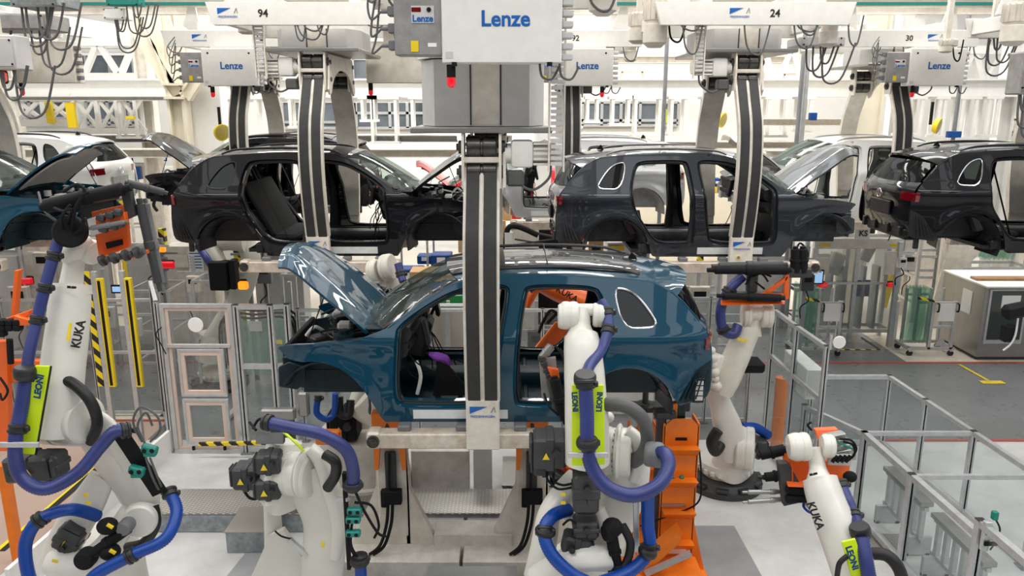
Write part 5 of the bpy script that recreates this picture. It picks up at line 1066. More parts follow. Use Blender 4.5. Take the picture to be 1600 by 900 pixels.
for x, y in ((554, 798), (552, 812), (552, 833)):
    mb = MB(); c = B.q(x, y, 5.72); mb.box(c, (.12, .06, .055), bev=.01); cl = mb.build('cable_clamp', 'teal', bar); mb = MB()
    for e in (-.03, .03): mb.tube(c+Vector((e, -.035, 0)), c+Vector((e, 0, 0)), .016, 10)
    mb.split('clamp_bore', 'matte_black', cl)
B.wires([[(555, 768, 5.75), (570, 800, 5.75), (590, 832, 5.9), (602, 838, 6.0)], [(555, 785, 5.8), (580, 790, 5.9), (592, 820, 6.0), (585, 840, 6.1)], [(380, 765, 5.9), (390, 778, 5.85), (402, 778, 5.85), (405, 765, 5.85)], [(546, 800, 5.75), (542, 840, 5.75), (556, 872, 5.78)], [(551, 810, 5.72), (548, 850, 5.75), (560, 872, 5.78)]], .012)
B.limb('support_leg', [(425, 790, 6.3), (428, 860, 6.3), (425, 940, 6.3)], [.07, .08, .12], flat=.7, sq=4); B.plate('gusset', [(425, 830, 6.25), (445, 822, 6.25), (485, 880, 6.25), (485, 930, 6.25), (380, 930, 6.25)], 'robot_white', .06)
mb = MB(); mb.bar(B.q(452, 843, 6.05), B.q(480, 868, 6.05), .04, .04); mb.build('strut_bar', 'alu', B.r); B.wires([[(430, 830, 6.1), (440, 838, 6.05), (455, 842, 6.05)]], .008)
B.plate('yellow_sticker', [(502, 846, 5.86), (507, 846, 5.86), (507, 855, 5.86), (502, 855, 5.86)], 'yellow', .004)
B.wires([[(440, 672, 5.95), (460, 690, 5.85), (475, 705, 5.85)]], .012, 'lime'); B.wires([[(395, 670, 6.1), (405, 655, 6.1), (420, 660, 6.0)], [(390, 660, 6.1), (400, 672, 6.0)]], .012)
# --- centre robot
D = Robot('white robot in the centre reaching into the rear door of the blue car', (px(900, 920, 6.1).x, 6.45, 0))
D.base(.55)
D.limb('rotating_column', [(895, 985, 6.3), (895, 920, 6.2), (900, 870, 6.1)], [.36, .34, .26], flat=.8, sq=3)
D.limb('column_side', [(838, 900, 5.75), (850, 850, 5.72), (858, 805, 5.75), (880, 770, 5.85), (900, 745, 5.95)], [.10, .10, .09, .09, .08], flat=1.0); D.limb('column_front', [(845, 905, 5.62), (885, 880, 5.55), (930, 872, 5.55), (958, 878, 5.6)], [.14, .12, .12, .10], flat=.9); D.limb('column_inner', [(935, 870, 5.7), (945, 835, 5.75), (935, 795, 5.8)], [.08, .07, .05])
D.limb('link_arm', [(925, 900, 6.0), (945, 850, 6.0), (965, 800, 5.95), (978, 750, 5.9), (985, 700, 5.9)], [.15, .17, .18, .19, .17], flat=.6, sq=2.6, up=(1, 0, 0))
D.limb('link_arm_rim', [(990, 750, 5.80), (1000, 720, 5.78), (996, 690, 5.78), (980, 672, 5.8)], [.05, .06, .06, .05], up=(1, 0, 0))
D.drum('elbow_housing', (958, 705, 5.85), (1, -.2, 0), .20, .30); D.drum('elbow_flange', (966, 705, 5.8), (1, -.25, 0), .23, .05, bolts=18)
mb = MB(); mb.ball(D.q(951, 652, 5.75), .045); mb.build('ball_knob', D.w, D.r)
D.limb('forearm', [(918, 722, 5.6), (917, 660, 5.62), (914, 600, 5.7), (911, 550, 5.8), (908, 525, 5.88)], [.17, .165, .155, .145, .13], sq=2.3)
D.limb('forearm_neck', [(908, 528, 5.9), (908, 505, 5.95), (910, 482, 6.0)], [.125, .075, .06], flat=.9); D.drum('wrist_drum', (890, 493, 5.98), (1, -.05, 0), .115, .14, bolts=0); D.drum('wrist_cap', (880, 494, 5.98), (1, 0, 0), .105, .08); D.drum('wrist_disc', (935, 492, 5.98), (1, -.05, 0), .10, .09); mb = MB(); mb.tube(D.q(895, 484, 6.0), D.q(935, 484, 6.0), .05, 16); mb.build('wrist_axle', D.w, D.r)
l1 = D.plate('dress_pack_plate', [(893, 600, 5.44), (913, 602, 5.42), (914, 726, 5.32), (893, 726, 5.34)], 'lime', .02); l2 = D.plate('dress_pack_plate', [(917, 602, 5.42), (943, 600, 5.46), (945, 724, 5.36), (917, 726, 5.32)], 'lime', .02)
D.word('LEONI', (898, 628, 5.34), (899, 644, 5.34), .055, m='text_navy'); D.word('LEONI', (937, 628, 5.34), (938, 612, 5.34), .055, m='text_navy')
D.hose([(938, 470, 6.0), (948, 488, 5.95), (950, 515, 5.85), (940, 545, 5.75), (922, 570, 5.6), (914, 592, 5.45)], .062, 'hose_violet', rib=0, clamps=(1, 2))
D.drum('hose_flange', (914, 592, 5.42), (0, -.2, 1), .085, .09, 'black_plastic')
D.hose([(915, 600, 5.36), (917, 650, 5.3), (918, 692, 5.25), (925, 730, 5.2), (950, 762, 5.15), (990, 774, 5.15), (1028, 758, 5.2), (1044, 730, 5.3), (1040, 710, 5.4), (1026, 708, 5.5)], .080, 'hose_violet', clamps=(0, 2))
D.drum('hose_flange', (918, 692, 5.24), (0, -.1, 1), .085, .07, 'black_plastic'); D.drum('hose_socket', (1022, 710, 5.52), (1, -.3, 0), .10, .14, 'grey_plastic')
D.plate('clamp_strap', [(888, 706, 5.22), (950, 706, 5.22), (950, 714, 5.22), (888, 714, 5.22)], 'alu', .02)
D.hose([(1012, 770, 5.6), (1012, 820, 5.6), (1014, 860, 5.55), (985, 892, 5.45), (940, 910, 5.35)], .078, 'hose_blue', clamps=(1.9,)); D.drum('hose_flange', (1012, 862, 5.52), (.3, 0, 1), .08, .06, 'black_plastic')
D.hose([(888, 797, 5.75), (864, 806, 5.6), (850, 830, 5.5), (862, 866, 5.4), (895, 898, 5.35), (930, 915, 5.35)], .078, 'hose_blue', clamps=(2,)); D.drum('hose_flange', (852, 830, 5.5), (.2, 0, 1), .085, .05, 'black_plastic')
D.hose([(945, 632, 5.6), (975, 634, 5.55), (1002, 652, 5.55), (1012, 685, 5.6), (1004, 710, 5.65), (990, 722, 5.75)], .055, 'hose_grey', rib=0, name='black_tube')
D.motor((858, 700, 5.75), (-1, 0, 0), .13, .26); D.motor((850, 722, 5.85), (-1, 0, 0), .09, .18, warn=False); D.motor((915, 765, 5.55), (0, 0, -1), .10, .32); D.motor((915, 822, 5.6), (0, -.1, -1), .10, .14); D.motor((900, 850, 5.6), (1, 0, -.2), .09, .22, warn=False)
for x, y, rr in ((957, 824, .085), (965, 888, .06)):
    mb = MB(); mb.ball(D.q(x, y, 5.5), rr, (1, 1, .9)); mb.build('pressure_sphere', 'matte_black', D.r)
D.drum('sphere_cap', (951, 832, 5.48), (-1, -.4, 0), .07, .08, 'matte_black')
gcyl(D, (955, 835, 5.55), (965, 890, 5.5), .05, D.r, name='balance_cylinder'); D.hose([(972, 820, 5.6), (985, 850, 5.55), (975, 885, 5.5), (950, 893, 5.5)], .035, 'rubber', rib=0, name='black_tube')
D.plate('hose_bar', [(989, 770, 5.7), (998, 770, 5.7), (998, 860, 5.7), (989, 860, 5.7)], 'alu', .03)
for x, y in ((880, 772), (880, 785), (915, 880)): D.plate('warning_sticker', [(x-4, y-2, 5.5), (x+4, y-2, 5.5), (x+4, y+3, 5.5), (x-4, y+3, 5.5)], 'yellow', .003)
D.wires([[(865, 740, 5.7), (866, 752, 5.68), (880, 758, 5.65), (895, 755, 5.6)], [(855, 735, 5.75), (856, 750, 5.7), (872, 764, 5.65), (892, 762, 5.6)], [(880, 820, 5.55), (890, 812, 5.5), (900, 818, 5.5)]], .010); 
g = D.plate('gripper_frame', [(842, 560, 6.35), (868, 556, 6.35), (872, 615, 6.35), (846, 618, 6.35)], 'cabinet_grey', .06)
D.plate('gripper_bracket', [(855, 572, 6.25), (872, 575, 6.25), (880, 625, 6.25), (870, 628, 6.25), (866, 600, 6.25)], 'robot_orange', .04, g)
gcyl(D, (866, 588, 6.15), (884, 662, 6.1), .045, g); gcyl(D, (858, 592, 6.2), (872, 650, 6.15), .03, g, 'motor_grey'); gcyl(D, (862, 540, 6.3), (845, 560, 6.3), .04, g, 'brushed')
mb = MB()
for k in range(6): mb.box(D.q(846+k*4, 560+k*9, 6.28), (.06, .05, .05), (0, k, 0), bev=.008)
mb.split('valve', 'motor_grey', g); D.wires([[(868, 540, 6.3), (880, 560, 6.2), (884, 600, 6.15), (880, 640, 6.1)], [(850, 615, 6.2), (858, 635, 6.1), (872, 648, 6.1)], [(875, 545, 6.2), (888, 570, 6.1), (886, 620, 6.0)]], .010)
# --- right front robot
E_ = Robot('white robot at the lower right leaning down with orange gripper box', (px(1400, 900, 5.6).x, 5.3, 0))
E_.base(.5); E_.limb('rotating_column', [(1430, 1080, 5.3), (1420, 1020, 5.3), (1410, 960, 5.35)], [.34, .30, .24]); E_.limb('link_arm', [(1410, 1000, 5.3), (1385, 960, 5.25), (1360, 920, 5.3)], [.17, .18, .15], flat=.6)
E_.limb('forearm', [(1345, 930, 5.35), (1330, 880, 5.45), (1308, 825, 5.6), (1290, 778, 5.75), (1281, 748, 5.85)], [.17, .165, .155, .145, .135], sq=2.3); E_.limb('forearm_neck', [(1281, 752, 5.87), (1277, 728, 5.95), (1272, 700, 6.0)], [.12, .075, .06], flat=.85)
E_.drum('wrist_drum', (1250, 698, 5.98), (1, -.1, .1), .12, .15); E_.drum('wrist_cap', (1240, 698, 5.98), (1, -.1, .1), .11, .09); E_.drum('wrist_disc', (1293, 697, 6.0), (1, -.1, 0), .10, .10)
E_.word('KUKA', (1274, 805, 5.50), (1281, 822, 5.48), .085, off=.01, toward=(-.5, -1, .2)); E_.word('KR 210', (1271, 741, 5.72), (1280, 739, 5.72), .02)
E_.plate('dress_pack_plate', [(1314, 845, 5.28), (1335, 840, 5.28), (1366, 925, 5.15), (1336, 925, 5.15)], 'lime', .02); E_.word('LEONI', (1331, 872, 5.16), (1337, 890, 5.14), .065, m='text_navy')
E_.hose([(1315, 757, 5.8), (1325, 780, 5.7), (1335, 805, 5.6), (1343, 828, 5.4)], .062, 'hose_violet', rib=.006, clamps=(0, 2)); E_.drum('hose_flange', (1344, 830, 5.38), (-.3, 0, 1), .08, .10, 'black_plastic'); E_.hose([(1346, 840, 5.3), (1353, 875, 5.2), (1362, 925, 5.1)], .080, 'hose_violet', clamps=())
E_.hose([(1355, 865, 5.6), (1385, 868, 5.55), (1405, 890, 5.5), (1415, 930, 5.5)], .05, 'rubber', rib=0, name='black_tube'); E_.hose([(1325, 868, 5.2), (1312, 880, 5.2), (1308, 900, 5.2)], .02, 'rubber', rib=0, name='black_tube')
g = E_.plate('gripper_frame', [(1228, 708, 6.15), (1325, 722, 6.2), (1320, 757, 6.1), (1225, 752, 6.05)], 'robot_orange', .05); E_.plate('gripper_side', [(1222, 706, 6.2), (1236, 710, 6.05), (1238, 750, 5.98), (1226, 752, 6.1)], 'robot_orange', .03, g); E_.plate('gripper_top', [(1270, 668, 6.3), (1305, 666, 6.3), (1310, 682, 6.25), (1275, 684, 6.25)], 'robot_orange', .06, g); E_.plate('gripper_fold', [(1228, 750, 6.0), (1322, 755, 6.0), (1318, 762, 5.9), (1230, 758, 5.9)], 'robot_orange', .03, g)
mb = MB()
for k in range(5): mb.box(E_.q(1302+k*4, 682+k*8, 6.05), (.20, .08, .06), (0, -.1, .2), bev=.01)
mb.split('valve_block', 'brushed', g); mb = MB(); mb.box(E_.q(1312, 718, 6.0), (.20, .04, .10), (0, .05, 0), bev=.008); mb.build('heat_sink', 'panel_grey', g)
mb = MB()
for k in range(4): mb.box(E_.q(1304+k*7, 717, 5.96), (.022, .02, .07), (0, .5, 0))
mb.split('sink_slot', 'matte_black', g)
gcyl(E_, (1228, 702, 6.2), (1184, 712, 6.2), .05, g); gcyl(E_, (1230, 742, 6.1), (1192, 746, 6.1), .045, g); gcyl(E_, (1255, 768, 6.05), (1160, 769, 6.05), .022, g, 'brushed'); gcyl(E_, (1255, 778, 6.0), (1160, 785, 6.0), .022, g, 'brushed')
E_.plate('finger_block', [(1212, 718, 6.1), (1228, 718, 6.1), (1260, 775, 6.0), (1220, 784, 6.0)], 'motor_grey', .08, g); mb = MB(); mb.box(E_.q(1244, 765, 5.95), (.18, .06, .06), bev=.01); mb.box(E_.q(1244, 779, 5.93), (.18, .06, .06), bev=.01); mb.split('finger_rail', 'matte_black', g)
mb = MB(); mb.ball(E_.q(1328, 745, 6.0), .05, (1.2, 1, 1)); mb.build('rubber_buffer', 'matte_black', g)
E_.wires([[(1318, 690, 6.0), (1332, 695, 5.95), (1335, 710, 5.95), (1322, 722, 6.0)], [(1312, 686, 6.0), (1330, 688, 5.95), (1338, 702, 5.95), (1330, 716, 6.0)], [(1268, 672, 6.2), (1262, 664, 6.2), (1268, 660, 6.2)]], .010); E_.wires([[(1310, 692, 6.0), (1325, 698, 5.95), (1336, 704, 5.95)]], .009, 'teal'); E_.wires([[(1257, 782, 6.0), (1256, 792, 5.95), (1264, 800, 5.9), (1270, 800, 5.9)]], .012, 'hose_blue')
# --- right rear robot
bx, by = fl(1140, 772).x, 9.55
F_ = Robot('white robot behind the tail of the blue car, tool frame with orange triangle', (bx, by, 0))
F_.base(.50)
F_.limb('rotating_column', [(1142, 735, 9.45), (1150, 705, 9.4), (1158, 685, 9.4)], [.30, .28, .22], flat=.8, sq=3, m='robot_white'); F_.drum('shoulder_drum', (1163, 700, 9.2), (1, -.3, 0), .28, .24, bolts=14); F_.motor((1182, 698, 9.5), (1, 0, 0), .12, .22)
F_.limb('link_arm', [(1152, 712, 9.15), (1138, 670, 9.1), (1122, 620, 9.05), (1106, 580, 9.0), (1100, 560, 9.0)], [.20, .18, .13, .11, .10], flat=.6, up=(1, 0, 0))
F_.drum('elbow_housing', (1118, 580, 8.95), (.4, -1, .1), .22, .28); F_.limb('forearm', [(1125, 612, 8.9), (1135, 590, 8.9), (1147, 565, 8.9), (1162, 530, 8.92), (1170, 512, 8.95)], [.15, .165, .155, .145, .135], sq=2.4, m='robot_old'); F_.limb('forearm_neck', [(1170, 518, 8.97), (1176, 504, 8.97), (1180, 492, 8.97)], [.15, .10, .10], m='robot_old')
F_.drum('wrist_drum', (1166, 492, 8.93), (1, -.1, 0), .155, .10, 'robot_old'); F_.drum('wrist_disc', (1197, 492, 8.93), (1, -.1, 0), .155, .14, 'robot_old'); F_.drum('wrist_axle', (1181, 488, 8.93), (1, -.1, 0), .11, .2, 'robot_old')
F_.hose([(1160, 432, 8.9), (1138, 455, 8.85), (1126, 485, 8.8), (1130, 515, 8.8), (1146, 522, 8.8), (1153, 508, 8.85)], .085, 'hose_violet', rib=0, clamps=(1, 3)); F_.hose([(1128, 690, 9.1), (1118, 705, 9.0), (1112, 690, 8.95), (1122, 672, 8.95)], .07, 'rubber', rib=0, name='black_tube'); F_.hose([(1200, 680, 9.6), (1180, 668, 9.5), (1160, 668, 9.4)], .09, 'hose_blue')
mb = MB(); mb.box(F_.q(1170, 570, 9.3), (.34, .3, .14), bev=.03); mb.build('counterweight_box', 'matte_black', F_.r)
g = F_.plate('gripper_frame', [(1124, 466, 8.85), (1222, 466, 8.85), (1222, 472, 8.8), (1124, 474, 8.8)], 'robot_orange', .10)
for P in ([(1222, 466, 8.8), (1231, 466, 8.8), (1231, 428, 8.8), (1225, 428, 8.8)], [(1231, 428, 8.8), (1226, 438, 8.8), (1198, 460, 8.8), (1186, 460, 8.8)], [(1186, 458, 8.8), (1225, 458, 8.8), (1225, 467, 8.8), (1186, 467, 8.8)]): F_.plate('triangle_brace', P, 'robot_orange', .05, g)
for (a, b, rr, m) in (((1105, 422, 8.75), (1236, 422, 8.75), .055, 'matte_black'), ((1112, 416, 8.9), (1230, 414, 8.9), .05, 'motor_grey'), ((1120, 462, 8.7), (1226, 466, 8.7), .045, 'matte_black'), ((1140, 459, 8.9), (1220, 458, 8.9), .035, 'grey_plastic')): gcyl(F_, b, a, rr, g, m)
for x in (1243, 1254): gcyl(F_, (x, 428, 8.85), (x, 385, 8.85), .06, g)
mb = MB(); mb.box(F_.q(1245, 424, 8.9), (.30, .2, .12), bev=.02); mb.box(F_.q(1175, 440, 8.85), (.12, .10, .26), bev=.02); mb.split('tool_block', 'motor_grey', g)
F_.wires([[(1175, 432, 8.8), (1190, 428, 8.75), (1200, 440, 8.75)], [(1180, 440, 8.8), (1195, 452, 8.75)], [(1240, 400, 8.9), (1250, 380, 8.9), (1262, 395, 8.9), (1258, 410, 8.9)], [(1165, 445, 8.8), (1180, 425, 8.8), (1205, 432, 8.8)]], .012)
F_.plate('yellow_sticker', [(1152, 528, 8.70), (1168, 530, 8.70), (1168, 534, 8.70), (1152, 532, 8.70)], 'yellow', .004)
for (s0, s1) in (((1122, 540), (1118, 605)),):
    mb = MB()
    for k in range(6): mb.ball(F_.q(1112+k*1.5, 548+k*11, 8.75), .05+.015*(k % 2))
    mb.split('cast_lug', 'robot_old', F_.r)
# --- orange robot beyond the open rear door
G = Robot('orange robot seen through the open rear door of the blue car', (px(905, 700, 9.6).x, 9.75, 0), 'robot_orange'); G.base(.48); G.limb('rotating_column', [(905, 730, 9.7), (905, 690, 9.65)], [.28, .22]); G.limb('link_arm', [(905, 690, 9.6), (925, 610, 9.6), (940, 530, 9.6), (935, 475, 9.55)], [.18, .17, .16, .15], flat=.6)
G.limb('forearm', [(938, 488, 9.5), (910, 468, 9.45), (878, 455, 9.4), (846, 440, 9.35)], [.15, .16, .15, .13], flat=.8); G.word('KUKA', (886, 460, 9.22), (900, 468, 9.22), .11)
g = G.plate('tool_plate', [(824, 556, 9.2), (852, 556, 9.2), (895, 508, 9.2), (868, 502, 9.2)], 'robot_orange', .05); G.plate('tool_edge', [(826, 556, 9.15), (830, 556, 9.15), (872, 503, 9.15), (868, 502, 9.15)], 'orange_steel', .03, g); G.plate('tool_bracket', [(885, 510, 9.2), (905, 512, 9.2), (898, 545, 9.2)], 'robot_orange', .04, g)
G.limb('tool_arm', [(846, 440, 9.35), (832, 460, 9.3), (824, 480, 9.3)], [.07, .05, .03]); G.wires([[(880, 500, 9.2), (862, 485, 9.2), (850, 500, 9.2), (842, 520, 9.2)], [(870, 490, 9.2), (855, 505, 9.2)]], .02); G.hose([(850, 440, 9.2), (836, 448, 9.2), (828, 455, 9.2)], .05, 'hose_violet', rib=0)
# --- robot behind the raised blue bonnet and the big drum base under the nose
H = Robot('white robot between the rows, its wrist showing above the raised blue bonnet', (px(575, 690, 9.6).x, 9.75, 0), 'robot_old'); H.base(.55); 
mb = MB(); mb.lathe([(0, .62), (.30, .62), (.32, .58), (.9, .55), (.92, .45)], (0, -.4, 0), (0, 0, 1), 40); mb.build('pedestal_drum', 'concrete_worn', H.r)
H.limb('rotating_column', [(575, 680, 9.6), (570, 640, 9.5)], [.30, .25]); H.limb('link_arm', [(560, 650, 9.4), (590, 560, 9.5), (625, 480, 9.6), (620, 440, 9.6)], [.2, .18, .16, .15], flat=.6); H.limb('forearm', [(625, 460, 9.5), (612, 440, 9.5), (598, 425, 9.5)], [.15, .16, .13])
H.drum('wrist_drum', (586, 425, 9.3), (1, -.3, .2), .16, .12); H.drum('wrist_disc', (606, 418, 9.3), (1, -.3, .2), .17, .14, bolts=10); H.hose([(622, 412, 9.2), (626, 428, 9.15), (630, 440, 9.1)], .07, 'hose_violet', rib=0, clamps=(1,))
H.motor((540, 660, 9.0), (-1, 0, 0), .18, .34, 'matte_black'); H.limb('casting', [(565, 625, 8.9), (600, 655, 8.9), (608, 665, 8.9)], [.22, .20, .12])
mb = MB()
for k in range(6): mb.box(H.q(588+k*5, 445+k*3, 9.1), (.10, .08, .08), (0, k, 0), bev=.01)
mb.split('tool_block', 'grey_plastic', H.r); H.wires([[(600, 450, 9.1), (615, 455, 9.1), (635, 440, 9.1)], [(590, 455, 9.1), (600, 465, 9.1), (612, 452, 9.1)]], .015)
H.hose([(497, 622, 8.6), (495, 645, 8.55), (510, 655, 8.55), (522, 645, 8.6), (524, 615, 8.6)], .055, 'hose_blue', rib=0, clamps=(0,)); H.hose([(530, 620, 8.7), (532, 645, 8.65), (545, 648, 8.65), (548, 625, 8.7)], .05, 'rubber', rib=0, name='black_tube')
# --- robot behind the second row, left
I = Robot('pale robot with blue hose standing behind the green windscreens', (px(330, 480, 13.2).x, 13.3, 0), 'robot_old'); I.base(.5); I.limb('rotating_column', [(335, 560, 13.2), (335, 520, 13.2)], [.3, .25]); I.limb('link_arm', [(335, 530, 13.1), (370, 470, 13.1), (392, 410, 13.1), (380, 370, 13.1)], [.2, .2, .17, .15], flat=.6)
I.limb('forearm', [(385, 375, 13), (352, 372, 13), (330, 385, 12.9), (345, 415, 12.8)], [.2, .2, .16, .12]); I.hose([(306, 360, 12.8), (312, 385, 12.8), (322, 402, 12.7), (330, 415, 12.7)], .09, 'hose_violet', rib=0, clamps=(1,)); mb = MB(); mb.box(I.q(344, 430, 12.7), (.32, .2, .5), bev=.02); mb.box(I.q(366, 428, 12.7), (.10, .2, .5), bev=.01); mb.split('tool_block', 'matte_black', I.r)
# orange robot at the far left edge
J = thing('tool_stand', 'orange tool stand with black valve block at the left edge', 'stand', (px(10, 700, 7.4).x, 7.6, 0)); jo = Vector(J.location)
def jq(x, y, Y): return px(x, y, Y)-jo
for P, m in (([(0, 500, 7.4), (52, 482, 7.4), (52, 490, 7.4), (0, 510, 7.4)], 'robot_orange'), ([(30, 490, 7.35), (58, 498, 7.35), (56, 505, 7.35), (28, 506, 7.35)], 'robot_orange'), ([(-20, 530, 7.45), (18, 530, 7.45), (22, 700, 7.45), (-20, 700, 7.45)], 'robot_orange'), ([(0, 560, 7.5), (70, 560, 7.5), (70, 590, 7.5), (0, 595, 7.5)], 'robot_orange'), ([(30, 420, 7.6), (36, 420, 7.6), (30, 490, 7.6), (24, 490, 7.6)], 'robot_orange')):
    mb = MB(); mb.slab([jq(*p) for p in P], (0, -1, 0), .08); mb.build('stand_plate', m, J, bevel=.006)
mb = MB()
for k in range(7): mb.box(jq(4+(k % 3)*12, 503+(k//3)*9, 7.3), (.07, .08, .06), bev=.01)
mb.split('valve', 'matte_black', J); mb = MB(); mb.tube(jq(15, 530, 7.3), jq(17, 568, 7.3), .03, 12); mb.build('handle', 'matte_black', J); mb = MB(); mb.sweep([jq(0, 590, 7.3), jq(12, 610, 7.25), jq(4, 625, 7.25), jq(0, 615, 7.3)], .012, n=6); mb.build('cable', 'matte_black', J)
mb = MB(); mb.box((-.28, .1, .6), (.10, .10, 1.2), bev=.01); mb.build('stand_column', 'orange_steel', J)
# ---------------------------------------------------------------- fixtures under the front car
def pedestal(label, xc, letter):
    r = thing('lifting_pedestal', label, 'pedestal', (px(xc, 840, 7.7).x, 7.75, 0), 0, 'lettered lifting pedestals')
    mb = MB(); mb.box((0, .15, .10), (1.5, 1.0, .20), bev=.01); mb.build('foot_slab', 'concrete_worn', r)
    mb = MB(); mb.prism([(-.16, 1.55), (.16, 1.55), (.18, .9), (.48, .20), (-.48, .20), (-.18, .9)], 'y', .0, .10); mb.build('front_web', 'steel_cream', r)
    mb = MB(); mb.prism([(.0, 1.5), (.42, .2), (.0, .2)], 'x', .14, .18); mb.build('side_gusset', 'steel_cream', r)
    mb = MB(); mb.box((0, .10, .95), (.32, .22, 1.3), bev=.01); mb.build('column_body', 'steel_cream', r)
    mb = MB(); mb.box((0, -.10, 1.75), (.34, .14, .17), bev=.01); h = mb.build('orange_head', 'orange_steel', r); text(letter, .075, (0, -.174, 1.695), FRONT, 'text_black', h, bold=.004)
    mb = MB(); mb.prism([(-.17, 1.55), (.17, 1.55), (.17, 1.15), (.13, 1.15), (.10, 1.42), (-.10, 1.42), (-.13, 1.15), (-.17, 1.15)], 'y', -.10, -.04); mb.build('orange_yoke', 'orange_steel', r)
    mb = MB(); mb.tube((0, -.08, .75), (0, -.08, 1.35), .022, 12); mb.box((0, -.06, 1.1), (.12, .06, .5), bev=.01); mb.split('lifting_cylinder', 'motor_grey', r)
    mb = MB(); mb.box((.02, -.12, .85), (.20, .10, .16), bev=.01); mb.box((-.07, -.10, .82), (.08, .08, .20), bev=.01); mb.split('valve_block', 'matte_black', r)
    mb = MB(); mb.sweep([(.02, -.14, .8), (.0, -.16, .55), (-.08, -.2, .30), (-.2, -.25, .22)], .018, n=8); mb.sweep([(-.03, -.14, .8), (-.05, -.16, .55), (-.12, -.22, .32), (-.24, -.25, .22)], .018, n=8); mb.sweep([(0, -.12, 1.35), (-.01, -.14, 1.0), (.0, -.13, .9)], .014, n=8); mb.split('cable', 'matte_black', r)
    return r
pedestal('cream lifting pedestal with orange head lettered A under the front car', 615, 'A'); pedestal('cream lifting pedestal with orange head lettered B under the front car', 830, 'B')
def boxthing(name, label, cat, x0, y0, x1, y1, Y, dep, m, bev=.006, ground=True):
    a, b = px(x0, y1, Y), px(x1, y0, Y); z0 = 0 if ground else a.z; mb = MB(); mb.box(((a.x+b.x)/2, Y+dep/2, (z0+b.z)/2), (b.x-a.x, dep, b.z-z0), bev=bev); return tag(mb.build(name, m), label, cat)
r = thing('tread_walkway', 'raised tread plate walkway behind the lettered pedestals', 'walkway', (-1.2, 8.62, 0)); mb = MB(); mb.box((-.45, 0, .245), (5.6, .60, .02)); mb.build('tread_plate', 'tread', r); mb = MB(); mb.box((-.45, -.29, .12), (5.6, .03, .22)); mb.build('kick_plate', 'galv', r); mb = MB(); mb.box((-.45, .1, .12), (5.5, .3, .22)); mb.build('walkway_frame', 'galv', r)
r = thing('tread_walkway', 'narrow tread plate strip running back beside the cream post', 'walkway', (.18, 9.3, 0)); mb = MB(); mb.box((0, .1, .26), (.62, .85, .02)); mb.build('tread_plate', 'tread', r); mb = MB(); mb.box((0, .1, .12), (.60, .8, .24)); mb.build('walkway_frame', 'galv', r)
r = thing('step_box', 'tread plate step box on the floor at the left of the robots', 'step', (-3.02, 8.15, 0)); mb = MB(); mb.box((0, 0, .13), (.50, .55, .26), bev=.005); mb.build('box_body', 'galv', r); mb = MB(); mb.box((0, 0, .268), (.52, .57, .015)); mb.build('tread_plate', 'tread', r)
r = thing('step_box', 'dark grey step plate on the floor at the bottom middle', 'step', (-.42, 7.0, 0)); mb = MB(); mb.box((0, 0, .10), (.92, .55, .20), bev=.005); mb.build('box_body', 'galv', r); mb = MB(); mb.box((0, 0, .21), (.94, .57, .02)); mb.build('top_plate', 'floor_mid', r)
boxthing('plinth_block', 'low worn plinth between the step plate and the walkway', 'plinth', 678, 836, 800, 852, 7.70, .32, 'concrete_worn')
boxthing('panel_wall', 'white worn panel wall behind the walkway', 'panel', 644, 705, 733, 772, 9.25, .12, 'concrete_worn'); boxthing('plinth_block', 'wide white plinth behind the cell robots on the left', 'plinth', 450, 728, 640, 772, 9.05, .10, 'concrete_worn')
boxthing('cell_post', 'wide grey post standing between the white panels', 'post', 740, 690, 768, 772, 9.15, .25, 'panel_grey'); boxthing('cell_post', 'slim pale post left of the lettered pedestal B', 'post', 808, 700, 822, 800, 8.6, .10, 'steel_cream')
False and boxthing('floor_duct', 'pale floor duct in front of the right rear robot', 'duct', 1085, 806, 1245, 812, 8.2, .05, 'steel_white')
# orange stands
def ostand(label, x, w, top, Y, brk=True, small=False):
    t = px(x, top, Y); r = thing('orange_stand', label, 'stand', (t.x, Y, 0)); H_ = t.z
    mb = MB(); mb.prism([(-w/2, 0), (w/2, 0), (w/2, H_-.08), (w/2-.08, H_), (-w/2+.08, H_), (-w/2, H_-.08)], 'y', 0, .02); mb.build('front_plate', 'orange_steel', r)
    mb = MB(); mb.box((-w/2, .14, H_/2), (.02, .28, H_-.1)); mb.box((w/2, .14, H_/2), (.02, .28, H_-.1)); mb.split('side_plate', 'orange_steel', r)
    mb = MB()
    for k in range(4): mb.prism([(-.16, H_*.85-k*H_*.2), (0, H_*.85-k*H_*.2-.02), (0, H_*.85-k*H_*.2-.14)], 'x', -w/2+.01, w/2-.01)
    mb.split('stiffening_wedge', 'orange_steel', r)
    mb = MB(); mb.box((0, .1, .02), (w+.35, .7, .04), bev=.01); mb.prism([(w/2, 0.04), (w/2+.16, .04), (w/2, .7)], 'y', .05, .08); mb.prism([(-w/2, 0.04), (-w/2-.16, .04), (-w/2, .7)], 'y', .05, .08); mb.split('stand_foot', 'orange_steel', r)
    if brk: mb = MB(); mb.box((0, -.004, H_-.22), (.12, .01, .03)); mb.build('slot', 'matte_black', r); mb = MB(); mb.box((-.02, -.005, .35), (.28, .01, .16)); mb.build('notice', 'paper', r)
    return r
s1 = ostand('tall orange stand below the tail of the blue car', 1066, .36, 655, 7.45); mb = MB(); mb.sweep([(.19, -.02, 1.5), (.22, -.05, 1.2), (.2, -.05, .9), (-.1, -.05, .75), (-.4, -.04, .62)], .010, n=6); mb.build('cable', 'matte_black', s1); mb = MB(); mb.box((0, .1, 1.85), (.09, .09, .50), bev=.01); mb.build('locating_post', 'under_petrol', s1)
